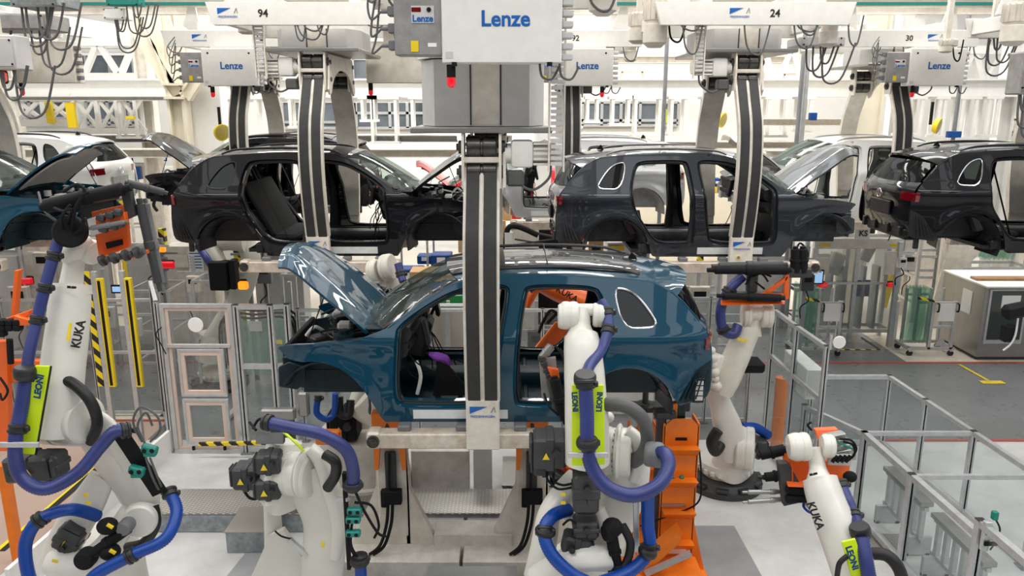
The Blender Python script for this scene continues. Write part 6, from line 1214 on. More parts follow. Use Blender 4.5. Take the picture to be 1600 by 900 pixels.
s2 = ostand('shorter orange stand with clamp table left of the tall one', 1008, .30, 664, 8.3, False); mb = MB(); z = px(1010, 664, 7.9).z; mb.box((0, .1, z+.01), (.48, .3, .03), bev=.004); mb.tube((0, .05, z), (0, .05, z+.38), .035, 14); mb.lathe([(0, .10), (.04, .12), (.06, .10)], (0, .05, z+.02), (0, 0, 1), 16); mb.split('clamp_table', 'motor_grey', s2)
r = thing('clamp_fixture', 'dark clamp fixture with orange arm between the orange stands', 'fixture', (px(1040, 700, 7.5).x, 7.55, 0)); 
mb = MB(); mb.box((-.05, 0, .95), (.09, .12, 1.9), bev=.01); mb.box((.06, .0, 1.15), (.07, .1, 1.0), bev=.01); mb.box((-.02, -.02, 1.86), (.22, .14, .09), bev=.015); mb.split('clamp_column', 'motor_grey', r); mb = MB(); mb.prism([(-.02, 1.95), (.10, 1.98), (.13, 1.9), (.12, 1.66), (.07, 1.66), (.06, 1.86)], 'y', -.04, .04); mb.build('clamp_arm', 'orange_steel', r); mb = MB(); mb.tube((.12, -.05, 1.2), (.12, -.05, 1.45), .05, 14); mb.tube((.12, -.05, 1.45), (.12, -.05, 1.55), .015, 8); mb.box((.1, -.02, 1.10), (.30, .22, .03)); mb.box((.1, -.02, .85), (.26, .2, .03)); mb.split('cylinder', 'brushed', r)
mb = MB(); mb.prism([(-.10, .83), (.24, .83), (.12, .45), (.02, .35)], 'y', -.05, .1); mb.build('bracket_wedge', 'orange_steel', r)
mb = MB()
for k in range(5): mb.box((.02+k*.05, -.12, 1.14+.03*(k % 2)), (.04, .05, .05), bev=.006)
mb.split('clamp_part', 'teal', r)
r = thing('orange_trestle', 'orange sloping brace at the foot of the tall stand', 'stand', (px(1030, 850, 7.2).x, 7.2, 0)); mb = MB(); mb.prism([(-.20, .20), (.20, .62), (.20, .74), (-.20, .34)], 'y', -.1, .1); mb.build('slope_plate', 'orange_steel', r); mb = MB(); mb.bar((-.16, -.14, .28), (.30, -.14, .52), .05, .05); mb.build('slope_bar', 'alu', r); mb = MB(); mb.box((0, .0, .12), (.9, .5, .24), bev=.01); mb.build('slope_foot', 'orange_steel', r)
r = thing('valve_station', 'small grey valve station on the floor right of the orange stand', 'fixture', (px(1105, 880, 7.0).x, 7.0, 0)); mb = MB()
for k in range(7): mb.box((-.12+(k % 3)*.10, -.05*(k//3), .08+.05*(k//3)), (.08, .10, .10), bev=.012)
mb.split('valve', 'motor_grey', r); mb = MB(); mb.sweep([(0, 0, .2), (.1, -.1, .25), (.2, -.1, .1), (.3, -.12, .01)], .009, n=6); mb.build('cable', 'matte_black', r)
# tread patches on floor by the right robot
mb = MB(); p = fl(1395, 850); mb.box((p.x, p.y, .008), (.55, .40, .012)); tag(mb.build('tread_mat', 'tread'), 'tread plate patch on the floor right of the lower right robot', 'floor plate')
r = thing('blue_nose_trolley', 'grey stand with blue hose couplings under the blue car nose', 'stand', (px(440, 700, 8.4).x, 8.5, 0)); mb = MB(); mb.box((0, 0, .75), (.25, .2, 1.5), bev=.02); mb.build('stand_column', 'motor_grey', r); mb = MB(); mb.box((0, -.12, 1.5), (.4, .1, .14), bev=.02); mb.box((.3, -.1, 1.62), (.12, .1, .3), bev=.02); mb.split('coupling', 'brushed', r); mb = MB(); mb.box((.55, -.05, 1.18), (.30, .1, .18), bev=.02); mb.build('orange_plate', 'orange_steel', r)
# ---------------------------------------------------------------- background equipment
def frame_rack(name, label, cat, x0, yt, x1, Y, dep=.6, levels=(.2, .8, 1.4), m='alu', nx=1, h=None, w=.05):
    a, b = px(x0, yt, Y), px(x1, yt, Y); H_ = h or a.z; r = thing(name, label, cat, ((a.x+b.x)/2, Y, 0)); W_ = b.x-a.x
    mb = MB()
    for k in range(nx+1):
        for e in (0, dep): mb.box((-W_/2+W_*k/nx, e, H_/2), (w, w, H_))
    mb.split('upright', m, r)
    for z in list(levels)+[H_]:
        mb = MB()
        for e in (0, dep): mb.box((0, e, z), (W_, w*.9, w*.9))
        for e in (-W_/2, W_/2): mb.box((e, dep/2, z), (w*.9, dep, w*.9))
        bmesh.ops.remove_doubles(mb.bm, verts=mb.bm.verts, dist=1e-5); mb.split('rack_rail', m, r)
    return r, W_, H_
def sheet(parent, x0, x1, z0, z1, y, m, name='pane', th=.01): mb = MB(); mb.box(((x0+x1)/2, y, (z0+z1)/2), (x1-x0, th, z1-z0)); return mb.build(name, m, parent, smooth=False)
# glazed gate station
r, W_, H_ = frame_rack('glass_gate', 'glazed test gate with red stop lamps beyond the aisle', 'machine', 1277, 374, 1408, 16.0, .5, (.25,), nx=2, w=.08)
mb = MB(); mb.box((0, -.02, H_-.08), (W_+.15, .12, .22), bev=.01); mb.build('header', 'steel_cream', r); sheet(r, -W_/2, 0, .3, H_-.2, .02, 'glass_panel'); sheet(r, 0, W_/2, .3, H_-.2, .02, 'glass_panel')
for x in (-W_/2+.15, W_/2-.15): sheet(r, x-.1, x+.1, H_-.14, H_-.08, -.09, 'yellow', 'yellow_sticker'); mb = MB(); mb.box((x, -.08, 1.30), (.14, .12, .13), bev=.02); lp = mb.build('stop_lamp', 'matte_black', r); mb = MB(); mb.box((x, -.15, 1.30), (.20, .05, .11), bev=.02); mb.build('lens', 'red_lens', lp); sheet(r, x-.14, x+.14, 1.5, 1.95, -.03, 'steel_cream', 'control_panel')
mb = MB(); mb.box((0, -.06, 1.32), (W_, .04, .05)); mb.build('barrier_bar', 'alu', r)
for x in (-.45, -.2, .25, .55): mb = MB(); mb.box((x, .25, .95), (.06, .3, 1.4)); mb.build('inner_post', 'alu', r)
mb = MB(); mb.box((.28, .2, 1.15), (.28, .05, .36)); mb.build('blue_cloth', 'blue_bin', r); mb = MB(); mb.box((.28, .2, 1.95), (.25, .2, .4), (0, .4, 0), bev=.03); mb.box((-.35, .25, 1.7), (.3, .2, .5), (0, .3, 0), bev=.03); mb.split('inner_machine', 'steel_cream', r)
for x in (-W_/2+.48, W_/2-.1): mb = MB(); mb.tube((x, -.35, 0), (x, -.35, 1.0), .055, 16); tag(mb.build('bollard', 'steel_white', r) if False else mb.build('bollard', 'steel_white', None, loc=None), 'x', 'x')
for o, lab in zip([o for o in bpy.data.objects if o.get('label') == 'x'], ('white bollard before the glazed gate, left one', 'white bollard before the glazed gate, right one')): o['label'] = lab; o['category'] = 'bollard'; o.location = r.location
def dolly(label, x, y, mirror=1, s=1.0):
    p = fl(x, y); r = thing('glass_dolly', label, 'trolley', p, 0, 'wheeled racks of curved glass'); r.scale = (s, s, s)
    mb = MB(); mb.box((0, 0, .16), (.95, .06, .06)); mb.box((0, .5, .16), (.95, .06, .06)); mb.box((-.45, .25, .16), (.06, .55, .06)); mb.box((.45, .25, .16), (.06, .55, .06)); bmesh.ops.remove_doubles(mb.bm, verts=mb.bm.verts, dist=1e-5); mb.split('trolley_base', 'alu', r)
    for a in (-.42, .42):
        for b in (0, .5): mb = MB(); mb.tube((a, b-.02, .06), (a, b+.02, .06), .06, 14); w = mb.build('castor', 'rubber', r); mb = MB(); mb.box((a, b, .12), (.05, .05, .05)); mb.build('castor_fork', 'alu', w)
    for a in (-.38, -.12, .12, .38): mb = MB(); mb.box((a, .45, .75), (.05, .05, 1.15)); mb.build('upright', 'alu', r)
    for a in (-.05, .40): mb = MB(); mb.box((a, .0, .65), (.06, .06, 1.0)); mb.build('upright', 'alu', r)
    for z in (.62, 1.12): mb = MB(); mb.box((.18, .0, z), (.50, .05, .05)); mb.build('rack_rail', 'alu', r)
    for k in range(6):
        x0 = -.42+k*.07; mb = MB(); mb.grid([[(x0+.05*math.sin(j/6*PI), .05+.4*i/3, .25+1.15*j/6) for i in range(4)] for j in range(7)]); mb.build('glass_pane', 'glass_green', r, solid=.006)
    sheet(r, .05, .38, .75, 1.12, -.04, 'paper', 'paper_sheet')
    mb = MB()
    for a in (.02, .42): mb.sweep([(a, -.04, .95), (a, -.09, .97), (a, -.09, 1.10), (a, -.04, 1.12)], .015, n=6)
    mb.split('handle', 'matte_black', r); mb = MB(); mb.box((-.22, -.02, 1.20), (.35, .04, .05), (0, .2, 0)); mb.build('tape_strip', 'hazard', r); mb = MB(); mb.prism([(.1, .2), (.34, .2), (.22, .42)], 'y', .02, .05); mb.build('gusset', 'alu', r); return r
dolly('wheeled rack of curved glass standing left of the metal cabinet', 1452, 556); dolly('wheeled rack of curved glass behind the tall clear fence', 1276, 556)
r, W_, H_ = frame_rack('glass_rack', 'aluminium rack of upright panes behind the right rear tool', 'rack', 1244, 452, 1300, 17.0, .5, (.3, .9), nx=2)
for k in range(6): sheet(r, -W_/2+.1+k*.12, -W_/2+.14+k*.12, .3, H_+.1, .2, 'glass_green', 'glass_pane', .4)
# metal cabinet
r = thing('metal_cabinet', 'brushed metal cabinet with green window doors at the right edge', 'cabinet', (px(1525, 560, 14.7).x, 14.72, 0)); Wc = 2.6; 
mb = MB(); mb.box((Wc/2, .75, .80), (Wc, 1.5, 1.45), bev=.008); mb.build('cabinet_body', 'brushed', r); mb = MB(); mb.box((Wc/2, .72, 1.535), (Wc+.04, 1.58, .03)); mb.build('cabinet_top', 'paper', r)
mb = MB(); mb.box((Wc/2, .75, .04), (Wc-.1, 1.4, .08)); mb.build('plinth', 'motor_grey', r)
for k in range(3):
    x = .08+k*.84; mb = MB(); mb.box((x+.39, -.01, .92), (.76, .03, 1.12), bev=.004); d = mb.build('cabinet_door', 'alu', r); mb = MB(); mb.box((x+.39, -.03, .95), (.66, .01, 1.0)); mb.build('door_window', 'door_glass', d); 
    if k < 1: sheet(d, x+.25, x+.62, 1.10, 1.36, -.04, 'paper', 'paper_notice', .004)
mb = MB(); mb.box((-.006, .55, 1.10), (.006, .34, .48)); mb.build('side_notice', 'paper', r)
mb = MB(); mb.box((.62, .55, 1.575), (1.1, .25, .05), bev=.01); o = mb.build('wooden_board', 'wood'); o.location = r.location; tag(o, 'brown wooden board lying on the metal cabinet', 'board')
for i, (x, yb, yt, Y, w, m, lab) in enumerate(((1380, 480, 370, 17.6, .12, 'yellow', 'slanting yellow guard post right of the glazed gate'), (190, 372, 300, 20, .15, 'yellow', 'yellow post behind the gripper of the left robot'))):
    a, b = px(x, yb, Y), px(x+30*(i == 0), yt, Y); mb = MB(); mb.bar((a.x, Y, 0 if i else max(a.z, 0)), b, w, w); tag(mb.build('guard_post', m), lab, 'post')
boxthing('notice_board', 'cream notice board beside the glazed gate', 'board', 1412, 374, 1432, 398, 15.9, .04, 'steel_cream', ground=False)
sg = boxthing('rail_sign', 'small white sign with black letters above the glazed gate', 'sign', 1336, 348, 1362, 374, 15.4, .04, 'steel_white', ground=False); p = px(1349, 365, 15.39); text('KS', .16, (p.x, 15.385, p.z), FRONT, 'text_black', sg, bold=.004)
def mat_lamp(x, y, Y, m, lab, w=.16, dark=True):
    p = px(x, y, Y); r = thing('signal_lamp', lab, 'lamp', p); mb = MB(); mb.box((0, .06, 0), (w*.8, .08, .16), bev=.02); mb.build('lamp_back', 'matte_black', r); mb = MB(); mb.box((.02 if w < .2 else 0, 0, 0), (w, .08, .12), bev=.02); mb.build('lens', m, r)
mat_lamp(261, 414, 13.2, 'red_lens', 'red stop lamp left of the cell door', .26); mat_lamp(378, 446, 10.85, 'amber_lens', 'glowing amber lamp above the green windscreens', .14); mat_lamp(40, 439, 13.6, 'red_lens', 'red stop lamp at the left edge', .26); mat_lamp(251, 389, 14, 'amber_lens', 'dim amber lamp on the post at the left', .14); mat_lamp(1415, 366, 16.5, 'red_lens', 'red lamp on the yellow box right of the glazed gate', .16); mat_lamp(862, 360, 14.0, 'red_lens', 'small red and green signal tower below the silver car', .07)
# green windscreens on their stand
r = thing('windscreen_rack', 'rack holding green tinted windscreens behind the cell door', 'rack', (px(400, 560, 11.8).x, 11.9, 0))
for k in range(3):
    mb = MB(); mb.grid([[(-.55+1.1*i/8+(.02*k), .12*k+.10*math.sin(PI*i/8)*-1, .75+.12*j+(.03*k)) for i in range(9)] for j in range(8)]); mb.build('windscreen', 'glass_green', r, solid=.006)
    mb = MB(); mb.sweep([(-.58, .12*k, .75+.03*k), (-.55, .12*k, 1.62+.03*k), (0, .12*k-.1, 1.70+.03*k), (.58, .12*k, 1.62+.03*k), (.62, .12*k, .75+.03*k)], .02, n=6); mb.build('screen_edge', 'matte_black', r)
mb = MB()
for a in (-.5, .5): mb.box((a, .2, .4), (.06, .06, .8)); mb.box((a, .1, .05), (.08, .7, .06))
mb.split('rack_post', 'alu', r); sheet(r, -.05, .15, 1.50, 1.66, -.14, 'panel_grey', 'label_plate'); sheet(r, .35, .45, 1.28, 1.35, -.12, 'yellow', 'yellow_sticker', .004)
# machine cabinets and screens, left background
BG = [('machine_cabinet', 'beige machine housing behind the left robot wrist', 'machine', 46, 378, 88, 470, 14.2, .6, 'steel_cream'), ('machine_cabinet', 'beige machine housing with yellow stripe further right', 'machine', 100, 380, 140, 480, 14.6, .6, 'panel_grey'), ('machine_cabinet', 'light grey machine housing at the far left edge', 'machine', -60, 400, 20, 500, 14, .6, 'panel_grey'),
      ('machine_cabinet', 'pale cabinet with taped notices left of the robot with blue hose', 'machine', 262, 385, 330, 470, 15.4, .5, 'steel_cream'), ('machine_cabinet', 'grey cabinet behind the green windscreens', 'machine', 400, 385, 470, 460, 15.6, .5, 'panel_grey'), ('partition_panel', 'pale partition panel left of the cell door', 'panel', 215, 380, 262, 560, 15.8, .1, 'panel_grey'),
      ('machine_cabinet', 'white machine box with yellow label below the dark grey car', 'machine', 948, 380, 1016, 440, 11.95, .5, 'cabinet_white'), ('machine_cabinet', 'cream switch cabinet below the silver car', 'machine', 798, 348, 842, 420, 17, .5, 'steel_cream'), ('machine_cabinet', 'black block painted as the dark opening behind the signal tower', 'machine', 842, 350, 880, 420, 17.3, .4, 'matte_black'),  # the matte black block puts an opening's shade into colour
      ('machine_cabinet', 'white machine block right of the cabinet under the tail', 'machine', 1060, 420, 1130, 470, 14.5, .5, 'steel_cream'), ('machine_cabinet', 'grey machine block behind the right rear tool', 'machine', 1130, 400, 1240, 520, 17.2, .5, 'panel_grey'), ('partition_panel', 'cream partition behind the yellow guard post', 'panel', 1400, 350, 1600, 470, 21, .1, 'steel_cream'),
      ('partition_panel', 'cream partition at the back between the columns', 'panel', 800, 250, 1240, 420, 24, .1, 'wall_cream'), ('partition_panel', 'white partition at the back left', 'panel', -60, 260, 560, 400, 25, .1, 'wall_white'), ('machine_cabinet', 'grey machine seen through the front door opening, left', 'machine', 655, 480, 690, 545, 13.8, .3, 'alu')]
for b in BG: boxthing(b[0], b[1], b[2], b[3], b[4], b[5], b[6], b[7], b[8], b[9])
sheet(None, 0, .01, 0, .01, -5, 'paper') if False else None
for i, (x0, y0, x1, y1, Y, m, lab) in enumerate(((296, 392, 316, 424, 15.35, 'paper', 'white notice sheet with blue lines on the pale cabinet'), (268, 398, 280, 418, 15.35, 'steel_cream', 'cream sheet on the pale cabinet, left'), (282, 398, 294, 418, 15.35, 'steel_cream', 'cream sheet on the pale cabinet, right'), (175, 244, 205, 252, 20.5, 'screen_blue', 'blue screen under the deck left of the black bonnet'), (244, 244, 258, 250, 20.5, 'screen_blue', 'smaller blue screen right of the first'), (951, 384, 975, 391, 11.93, 'yellow', 'yellow label on the white machine box'), (1270, 424, 1286, 442, 14.9, 'screen_blue', 'operator screen beside the glazed gate'), (176, 448, 188, 456, 12.2, 'screen_blue', 'tablet screen behind the light curtain'))):
    a, b = px(x0, y1, Y), px(x1, y0, Y); r = thing('wall_sheet' if m != 'screen_blue' else 'screen', lab, 'screen' if m == 'screen_blue' else 'notice', ((a.x+b.x)/2, Y, (a.z+b.z)/2)); w, h = b.x-a.x, b.z-a.z
    if m == 'screen_blue': mb = MB(); mb.box((0, .02, 0), (w+.06, .03, h+.06), bev=.01); mb.build('screen_frame', 'matte_black', r)
    mb = MB(); mb.box((0, 0, 0), (w, .01, h)); mb.build('sheet_face', m, r)
    if i == 0:
        mb = MB()
        for k in range(6): mb.box((0, -.008, h*.38-k*h*.14), (w*.8, .003, h*.05))
        mb.split('printed_line', 'text_blue', r)
# blue flow rack with cardboard
r, W_, H_ = frame_rack('flow_rack', 'flow rack with blue bins behind the black car nose', 'rack', 612, 362, 722, 14.6, 1.2, (.5, 1.0, 1.6), nx=2, m='alu', w=.04); rack = r
mb = MB(); mb.box((0, .0, 1.55), (W_, .06, .30)); mb.build('blue_beam', 'blue_bin', r)
rz = Vector(r.location); H0 = H_
BN = [(-.35, .0, 1.80, .55, .4, .30, 'blue_bin', 'blue bin in the flow rack, large one at the left'), (.25, .3, 2.05, .40, .4, .25, 'blue_bin', 'blue bin on top of the flow rack with yellow card'), (.42, .1, 1.83, .40, .4, .20, 'cardboard', 'cardboard box in the flow rack behind the rollers'), (-.1, .5, 2.02, .30, .3, .18, 'blue_bin', 'blue bin at the top left of the flow rack'), (.1, .0, 1.15, .9, .5, .22, 'blue_bin', 'long blue bin on the lower flow rack level')]
for (x, y, z, w, d, h, m, lab) in BN:
    mb = MB(); mb.box((0, 0, 0), (w, d, h), bev=.02); r2 = thing('storage_bin' if m == 'blue_bin' else 'cardboard_box', lab, 'bin' if m == 'blue_bin' else 'box', rz+Vector((x, y, z))); mb.build('bin_body', m, r2); mb = MB(); mb.box((0, -d/2-.005, .02), (w*.4, .01, h*.4)); mb.build('bin_label', 'paper', r2)
mb = MB()
for k in range(7): mb.tube((-.05+k*.1, -.05, 1.73), (.10+k*.1, .5, 1.80), .02, 8)
mb.split('roller', 'brushed', rack)
for i, (x0, y0, x1, y1, Y, lab) in enumerate(((728, 315, 800, 345, 17.5, 'orange tan carton stack behind the belt arm, top one'), (722, 345, 790, 368, 17.4, 'orange tan carton stack behind the belt arm, middle one'), (716, 368, 786, 395, 17.3, 'orange tan carton stack behind the belt arm, lowest one'), (640, 425, 690, 440, 13.5, 'tan carton under the flow rack'))): boxthing('carton', lab, 'box', x0, y0, x1, y1, Y, .5, 'cardboard', ground=False)
for i, (x, y, w, h, Y, m, lab) in enumerate(((150, 268, 20, 14, 20, 'blue_bin', 'blue bin on the shelf left of the black bonnet, first'), (172, 266, 22, 16, 20, 'blue_bin', 'blue bin on the shelf left of the black bonnet, second'), (195, 262, 24, 18, 20, 'blue_bin', 'blue bin on the shelf left of the black bonnet, third'), (212, 270, 18, 20, 20, 'blue_bin', 'blue bin on the shelf left of the black bonnet, fourth'), (185, 282, 22, 12, 19.8, 'yellow', 'yellow box below the blue bins at the left'), (834, 262, 12, 18, 20, 'blue_bin', 'blue bin between the gear motor and the grey car, upper'), (846, 282, 14, 16, 20, 'blue_bin', 'blue bin between the gear motor and the grey car, lower'), (1120, 296, 14, 10, 18.5, 'yellow', 'yellow sign box seen through the grey car door'), (1118, 284, 12, 12, 18.5, 'blue_bin', 'blue box seen through the grey car door'), (1398, 363, 14, 8, 16.6, 'yellow', 'small yellow box beside the red lamp'))):
    p = px(x, y, Y); k = Y/FOC; r2 = thing('storage_bin', lab, 'bin', p); mb = MB(); mb.box((0, 0, 0), (w*k, .3, h*k), bev=.02); mb.build('bin_body', m, r2); mb = MB(); mb.box((0, -.155, 0), (w*k*.4, .01, h*k*.3)); mb.build('bin_label', 'paper', r2)
frame_rack('shelf_rack', 'grey shelf rack carrying blue bins under the deck at the left', 'rack', 140, 258, 224, 20, .6, (1.0, 1.9, 2.5), nx=3, m='steel_cream', w=.06)
frame_rack('shelf_rack', 'aluminium shelf rack behind the tail of the blue car', 'rack', 1068, 425, 1180, 13.2, .6, (.4, .8, 1.2, 1.6), nx=2); frame_rack('shelf_rack', 'aluminium shelf rack behind the yellow guard post', 'rack', 1440, 372, 1500, 17.5, .8, (.5, 1.1, 1.6), nx=1, w=.07); frame_rack('shelf_rack', 'aluminium frame behind the metal cabinet', 'rack', 1500, 378, 1620, 18.5, .8, (.5, 1.1, 1.6), nx=1, w=.08)
frame_rack('machine_skeleton', 'aluminium machine frame behind the cell door', 'machine', 300, 440, 352, 13.0, .6, (.3, 1.0), nx=1); frame_rack('machine_skeleton', 'aluminium machine frame between nose of the blue car and the door', 'machine', 440, 430, 560, 13.2, .8, (.3, 1.0), nx=2); frame_rack('machine_skeleton', 'aluminium machine frame seen behind the light curtains', 'machine', 200, 455, 262, 13.4, .8, (.4, 1.0), nx=1); frame_rack('machine_skeleton', 'aluminium frame around the beige housings at the left', 'machine', -20, 380, 130, 13.6, .8, (.5, 1.1), nx=3)
for j, (x0, y0, Y, n, lab) in enumerate(((1492, 366, 17.6, 8, 'row of curved glass panes standing in the rear rack'), (1545, 372, 18.6, 7, 'second row of curved glass panes further right'))):
    p = px(x0, y0, Y); r = thing('glass_stack', lab, 'glass', p)
    for k in range(n): mb = MB(); mb.grid([[(k*.11+.06*math.sin(PI*jj/5), .5*i/2, -.55*jj/5) for i in range(3)] for jj in range(6)]); mb.build('glass_pane', 'glass_green', r, solid=.012)
r = thing('display_stand', 'wide cream triangular fixture beside the curved glass racks', 'fixture', (px(1545, 380, 17.0).x, 17, 0)); z = px(1545, 372, 17).z; mb = MB(); mb.prism([(-.85, z), (-.1, z), (-.2, z-.4), (-.8, z-1.0), (-.9, z-1.6), (-1.1, z-1.6)], 'y', 0, .06); mb.build('gusset_plate', 'steel_cream', r); mb = MB(); mb.box((-.95, .1, z/2), (.1, .1, z)); mb.build('post', 'steel_cream', r)
# red car far behind
car('red car body far behind the black car bonnet', 'paint_red', 'under_black', (px(652, 270, 21).x, 21.6, 2.0), 0, sunroof=False, hood_angle=42)
# green sign seen through the windscreen side
b1 = boxthing('green_screen', 'green banner seen through the front door of the blue car', 'banner', 668, 462, 724, 484, 14.0, .04, 'green_bin', ground=False); 
b2 = boxthing('screen_wall', 'pale framed partition seen through the front door of the blue car', 'panel', 668, 486, 724, 556, 12.6, .06, 'beige_trim'); 
r, W_, H_ = frame_rack('door_unit', 'aluminium door frame seen through the front door of the blue car', 'frame', 672, 480, 726, 12.3, .1, (.1,), nx=2, w=.07)
# small things
r = thing('hanging_cable', 'dangling grey cable with clip at the right edge', 'cable', px(1575, 520, 9.0)); mb = MB(); mb.box((.05, 0, .28), (.30, .15, .18), (0, -.2, 0), bev=.04); mb.box((.0, 0, 0), (.14, .12, .22), bev=.02); mb.split('connector_block', 'matte_black', r); mb = MB(); mb.sweep([(.06, -.05, .2), (.04, -.08, .0), (.0, -.08, -.12), (-.08, -.08, -.20)], .012, n=6); mb.build('cable', 'panel_grey', r)
r = thing('welding_lance', 'black and steel lance arm on a white post behind the blue roof', 'tool', px(795, 372, 13.0)); mb = MB(); mb.tube((0, 0, -1.2), (0, 0, .1), .08, 12); mb.build('lance_post', 'cabinet_white', r); mb = MB(); mb.sweep([(-.05, 0, -.2), (-.02, 0, .15), (.15, 0, .20), (.5, 0, .05)], .05, n=8); mb.build('lance_head', 'matte_black', r)
mb = MB(); mb.tube((.3, 0, .12), (1.05, .1, -.05), .02, 8); mb.tube((.1, 0, -.12), (1.0, .1, .0), .015, 8); mb.tube((.1, 0, -.02), (1.1, .1, -.2), .015, 8); mb.split('lance_rod', 'motor_grey', r)

# ---------------------------------------------------------------- overhead clutter
def hoist_motor(label, x, y, Y, r=.16, h=.55, m='steel_cream'):
    p = px(x, y, Y); o = thing('hoist_motor', label, 'motor', p); mb = MB(); mb.lathe([(0, r*.7), (.03, r), (h*.45, r), (h*.47, r*.85), (h*.52, r*.85), (h*.54, r*1.05), (h*.9, r*1.05), (h, r*.6)], (0, 0, h/2), (0, 0, -1), 22); mb.build('motor_housing', m, o)
    mb = MB()
    for k in range(14): an = 2*PI*k/14; mb.box((r*1.03*math.cos(an), r*1.03*math.sin(an), h*.27), (.03, .012, h*.40), (0, 0, an))
    mb.split('cooling_fin', m, o); mb = MB(); mb.box((r*1.2, 0, .05), (.10, .12, .12), bev=.015); mb.build('terminal_box', 'panel_grey', o); mb = MB(); mb.sweep([(r*1.2, 0, -.02), (r*1.4, -.05, -.2), (r*2.2, -.05, -.22), (r*2.8, 0, .1)], .013, n=6); mb.build('cable', 'matte_black', o); mb = MB(); mb.box((0, 0, h/2+.6), (.08, .08, 1.2)); mb.build('motor_bracket', m, o)
hoist_motor('pale ribbed hoist motor at the upper right corner', 1586, 38, 9.8, .14, .5); hoist_motor('cream hoist motor between the cabinets and carrier 24, taller one', 1024, 36, 10.6, .15, .62); hoist_motor('cream hoist motor left of the taller one', 998, 44, 12, .14, .45)
hoist_motor('cream hoist motor above the carrier in the third row left', 385, 38, 12.8, .13, .3); hoist_motor('pale hoist motor under the carrier numbered 30', 1478, 72, 13.3, .10, .22)
def tray(label, x0, y0, x1, y1, Y, m='galv', dep=.5):
    a, b = px(x0, y1, Y), px(x1, y0, Y); o = thing('junction_housing', label, 'box', ((a.x+b.x)/2, Y, (a.z+b.z)/2)); w, h = b.x-a.x, b.z-a.z; mb = MB(); mb.box((0, 0, 0), (w, dep, h), bev=.015); mb.build('housing_shell', m, o); mb = MB(); mb.box((0, -dep/2-.006, 0), (w*.86, .012, h*.8), bev=.004); mb.build('cover_plate', m, o)
    mb = MB()
    for i in (-1, 1):
        for j in (-1, 1): mb.tube((i*w*.4, -dep/2-.02, j*h*.34), (i*w*.4, -dep/2, j*h*.34), .012, 8)
    mb.split('cover_screw', 'matte_black', o); mb = MB(); mb.box((0, .0, h/2+.5), (.06, .06, 1.0)); mb.build('hanger_rod', 'steel_cream', o)
    mb = MB(); rnd = random.Random(int(x0)+7)
    for k in range(4):
        x = rnd.uniform(-w*.4, w*.4); q = rnd.uniform(.15, .5); mb.sweep([(x, -dep*.3, -h/2), (x+.03, -dep*.35, -h/2-q), (x+q*.6, -dep*.35, -h/2-q), (x+q, -dep*.3, -h/2+.05)], .014, n=7)
    mb.split('cable', 'hose_grey', o)
tray('grey blue junction housing at the upper left corner', 36, -6, 108, 14, 9.8); tray('grey motor housing below the corner housing at the upper left', -5, 24, 92, 50, 10.6, 'cabinet_grey'); tray('grey control box at the left edge above a red lamp', -30, 56, 34, 110, 9.4, 'panel_grey', .3)
tray('grey housing under the carrier numbered 24 at its right', 1238, 60, 1310, 74, 11.5, 'panel_grey'); tray('dark connector panel at the right edge below the hoist motor', 1580, 82, 1622, 148, 9.8, 'cabinet_grey', .3); tray('small grey housing right of carrier 30', 1536, 28, 1566, 60, 12.5, 'panel_grey', .3)
tray('green and grey clamp housing on the top rail at the left', 170, -4, 222, 10, 14, 'teal', .2); tray('white housing beside the diagonal brace at the upper left', 168, 14, 200, 32, 14.5, 'steel_white', .3)
mat_lamp(3, 120, 9.4, 'red_lens', 'red warning lamp under the grey box at the left edge', .06)
# ---------------------------------------------------------------- machine uprights filling the line behind the cell
def station(label, x, yt, yb, Y, m='alu', box='panel_grey', w=.06, bw=.22, by=.45, lampm=None):
    t, q = px(x, yt, Y), px(x, yb, Y); o = thing('machine_upright', label, 'machine', (t.x, Y, 0)); H_ = t.z
    mb = MB(); mb.box((0, 0, H_/2), (w, w, H_)); mb.build('upright', m, o); zc = q.z+(H_-q.z)*by
    mb = MB(); mb.box((.02, -.08, zc), (bw, .12, bw*1.3), bev=.01); bx_ = mb.build('control_box', box, o); mb = MB(); mb.box((.02, -.145, zc+bw*.25), (bw*.6, .01, bw*.35)); mb.build('box_panel', 'matte_black', bx_)
    mb = MB(); mb.sweep([(.0, -.1, zc-bw*.6), (.05, -.15, zc-bw*1.4), (-.08, -.12, zc-bw*2), (-.04, -.05, zc-bw*3)], .012, n=6); mb.build('cable', 'matte_black', o); mb = MB(); mb.bar((-.3, 0, zc+.2), (.3, 0, zc+.2), .04, .04); mb.build('cross_arm', m, o)
    if lampm: mb = MB(); mb.tube((0, 0, H_), (0, 0, H_+.12), .04, 12); mb.build('beacon', lampm, o)
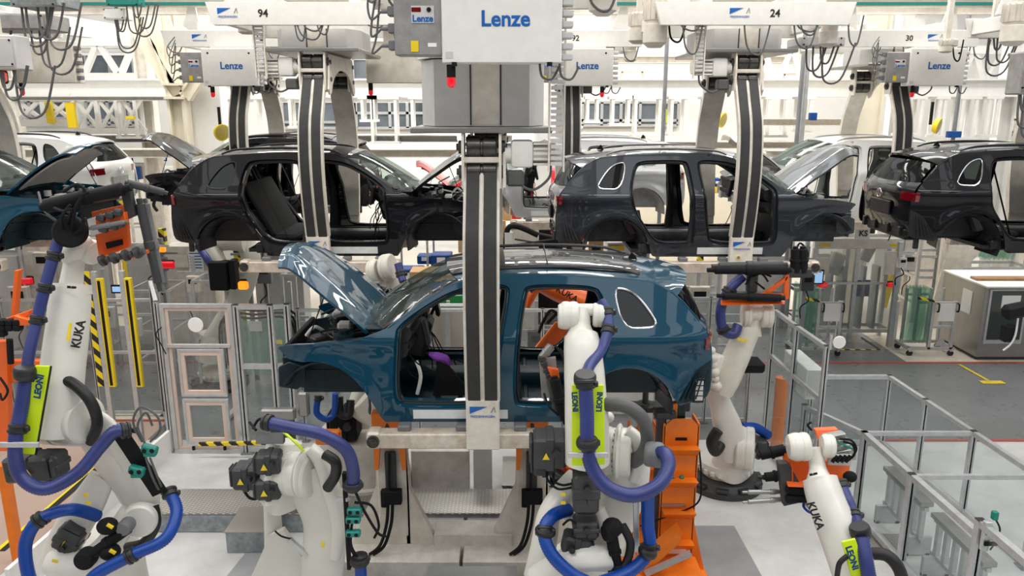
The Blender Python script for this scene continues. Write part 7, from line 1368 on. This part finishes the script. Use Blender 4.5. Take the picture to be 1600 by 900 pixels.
ST = [('pale upright with beige box beside the left robot wrist', 66, 372, 500, 13.9, 'steel_cream', 'steel_cream', .10, .34, .7, None), ('aluminium upright with grey box behind the orange gripper', 232, 330, 470, 13.8, 'alu', 'panel_grey', .06, .2, .5, None), ('dark upright with orange button box left of the cell door', 250, 372, 470, 14.2, 'alu_dark', 'grey_plastic', .08, .2, .6, None),
      ('aluminium upright with box above the cell door', 300, 400, 470, 13.9, 'alu', 'steel_cream', .06, .24, .4, None), ('dark upright with valves behind the windscreen rack, first', 385, 378, 450, 13.6, 'alu_dark', 'motor_grey', .07, .2, .5, None), ('dark upright with valves behind the windscreen rack, second', 410, 372, 450, 13.9, 'alu_dark', 'grey_plastic', .07, .26, .3, None),
      ('aluminium upright behind the blue car nose', 452, 440, 560, 12.8, 'alu', 'motor_grey', .06, .24, .4, None), ('upright with yellow bar seen over the blue fender', 520, 440, 560, 12.9, 'alu', 'yellow', .05, .2, .2, None), ('aluminium upright seen through the front door of the blue car', 700, 470, 560, 13.2, 'alu', 'panel_grey', .06, .24, .4, None), ('dark upright seen through the rear door of the blue car', 838, 470, 560, 12.9, 'alu', 'motor_grey', .06, .34, .3, None),
      ('pale upright between silver sill and blue roof', 930, 345, 420, 15.6, 'steel_cream', 'cardboard', .12, .3, .4, None), ('white upright with box under the dark grey car', 902, 350, 420, 16.2, 'alu', 'panel_grey', .10, .3, .5, None), ('aluminium upright behind the tail of the blue car', 1092, 410, 520, 13.4, 'alu', 'steel_cream', .07, .36, .5, None), ('aluminium upright right of the tool triangle', 1262, 385, 520, 14.4, 'alu_dark', 'motor_grey', .08, .24, .6, None),
      ('aluminium upright with light strip left of the glazed gate', 1273, 388, 540, 15.6, 'alu', 'cabinet_white', .07, .16, .8, None), ('aluminium upright with light strip right of the glazed gate', 1408, 378, 530, 15.6, 'alu', 'cabinet_white', .09, .16, .8, None), ('aluminium upright behind the left light curtain', 160, 420, 600, 13.4, 'alu', 'panel_grey', .06, .3, .6, None), ('aluminium upright between the light curtains', 205, 446, 600, 12.9, 'alu', 'panel_grey', .05, .24, .6, None), ('pale upright at the left edge behind the orange stand', 24, 400, 560, 13.6, 'alu', 'steel_cream', .08, .36, .6, None),
      ('upright with beacon right of the yellow guard post', 1424, 345, 470, 18.2, 'steel_cream', 'panel_grey', .10, .3, .5, 'amber_lens'), ('upright behind the glass racks on the right', 1480, 360, 470, 19.0, 'alu', 'steel_cream', .09, .4, .5, None)]
for s_ in ST: station(*s_)
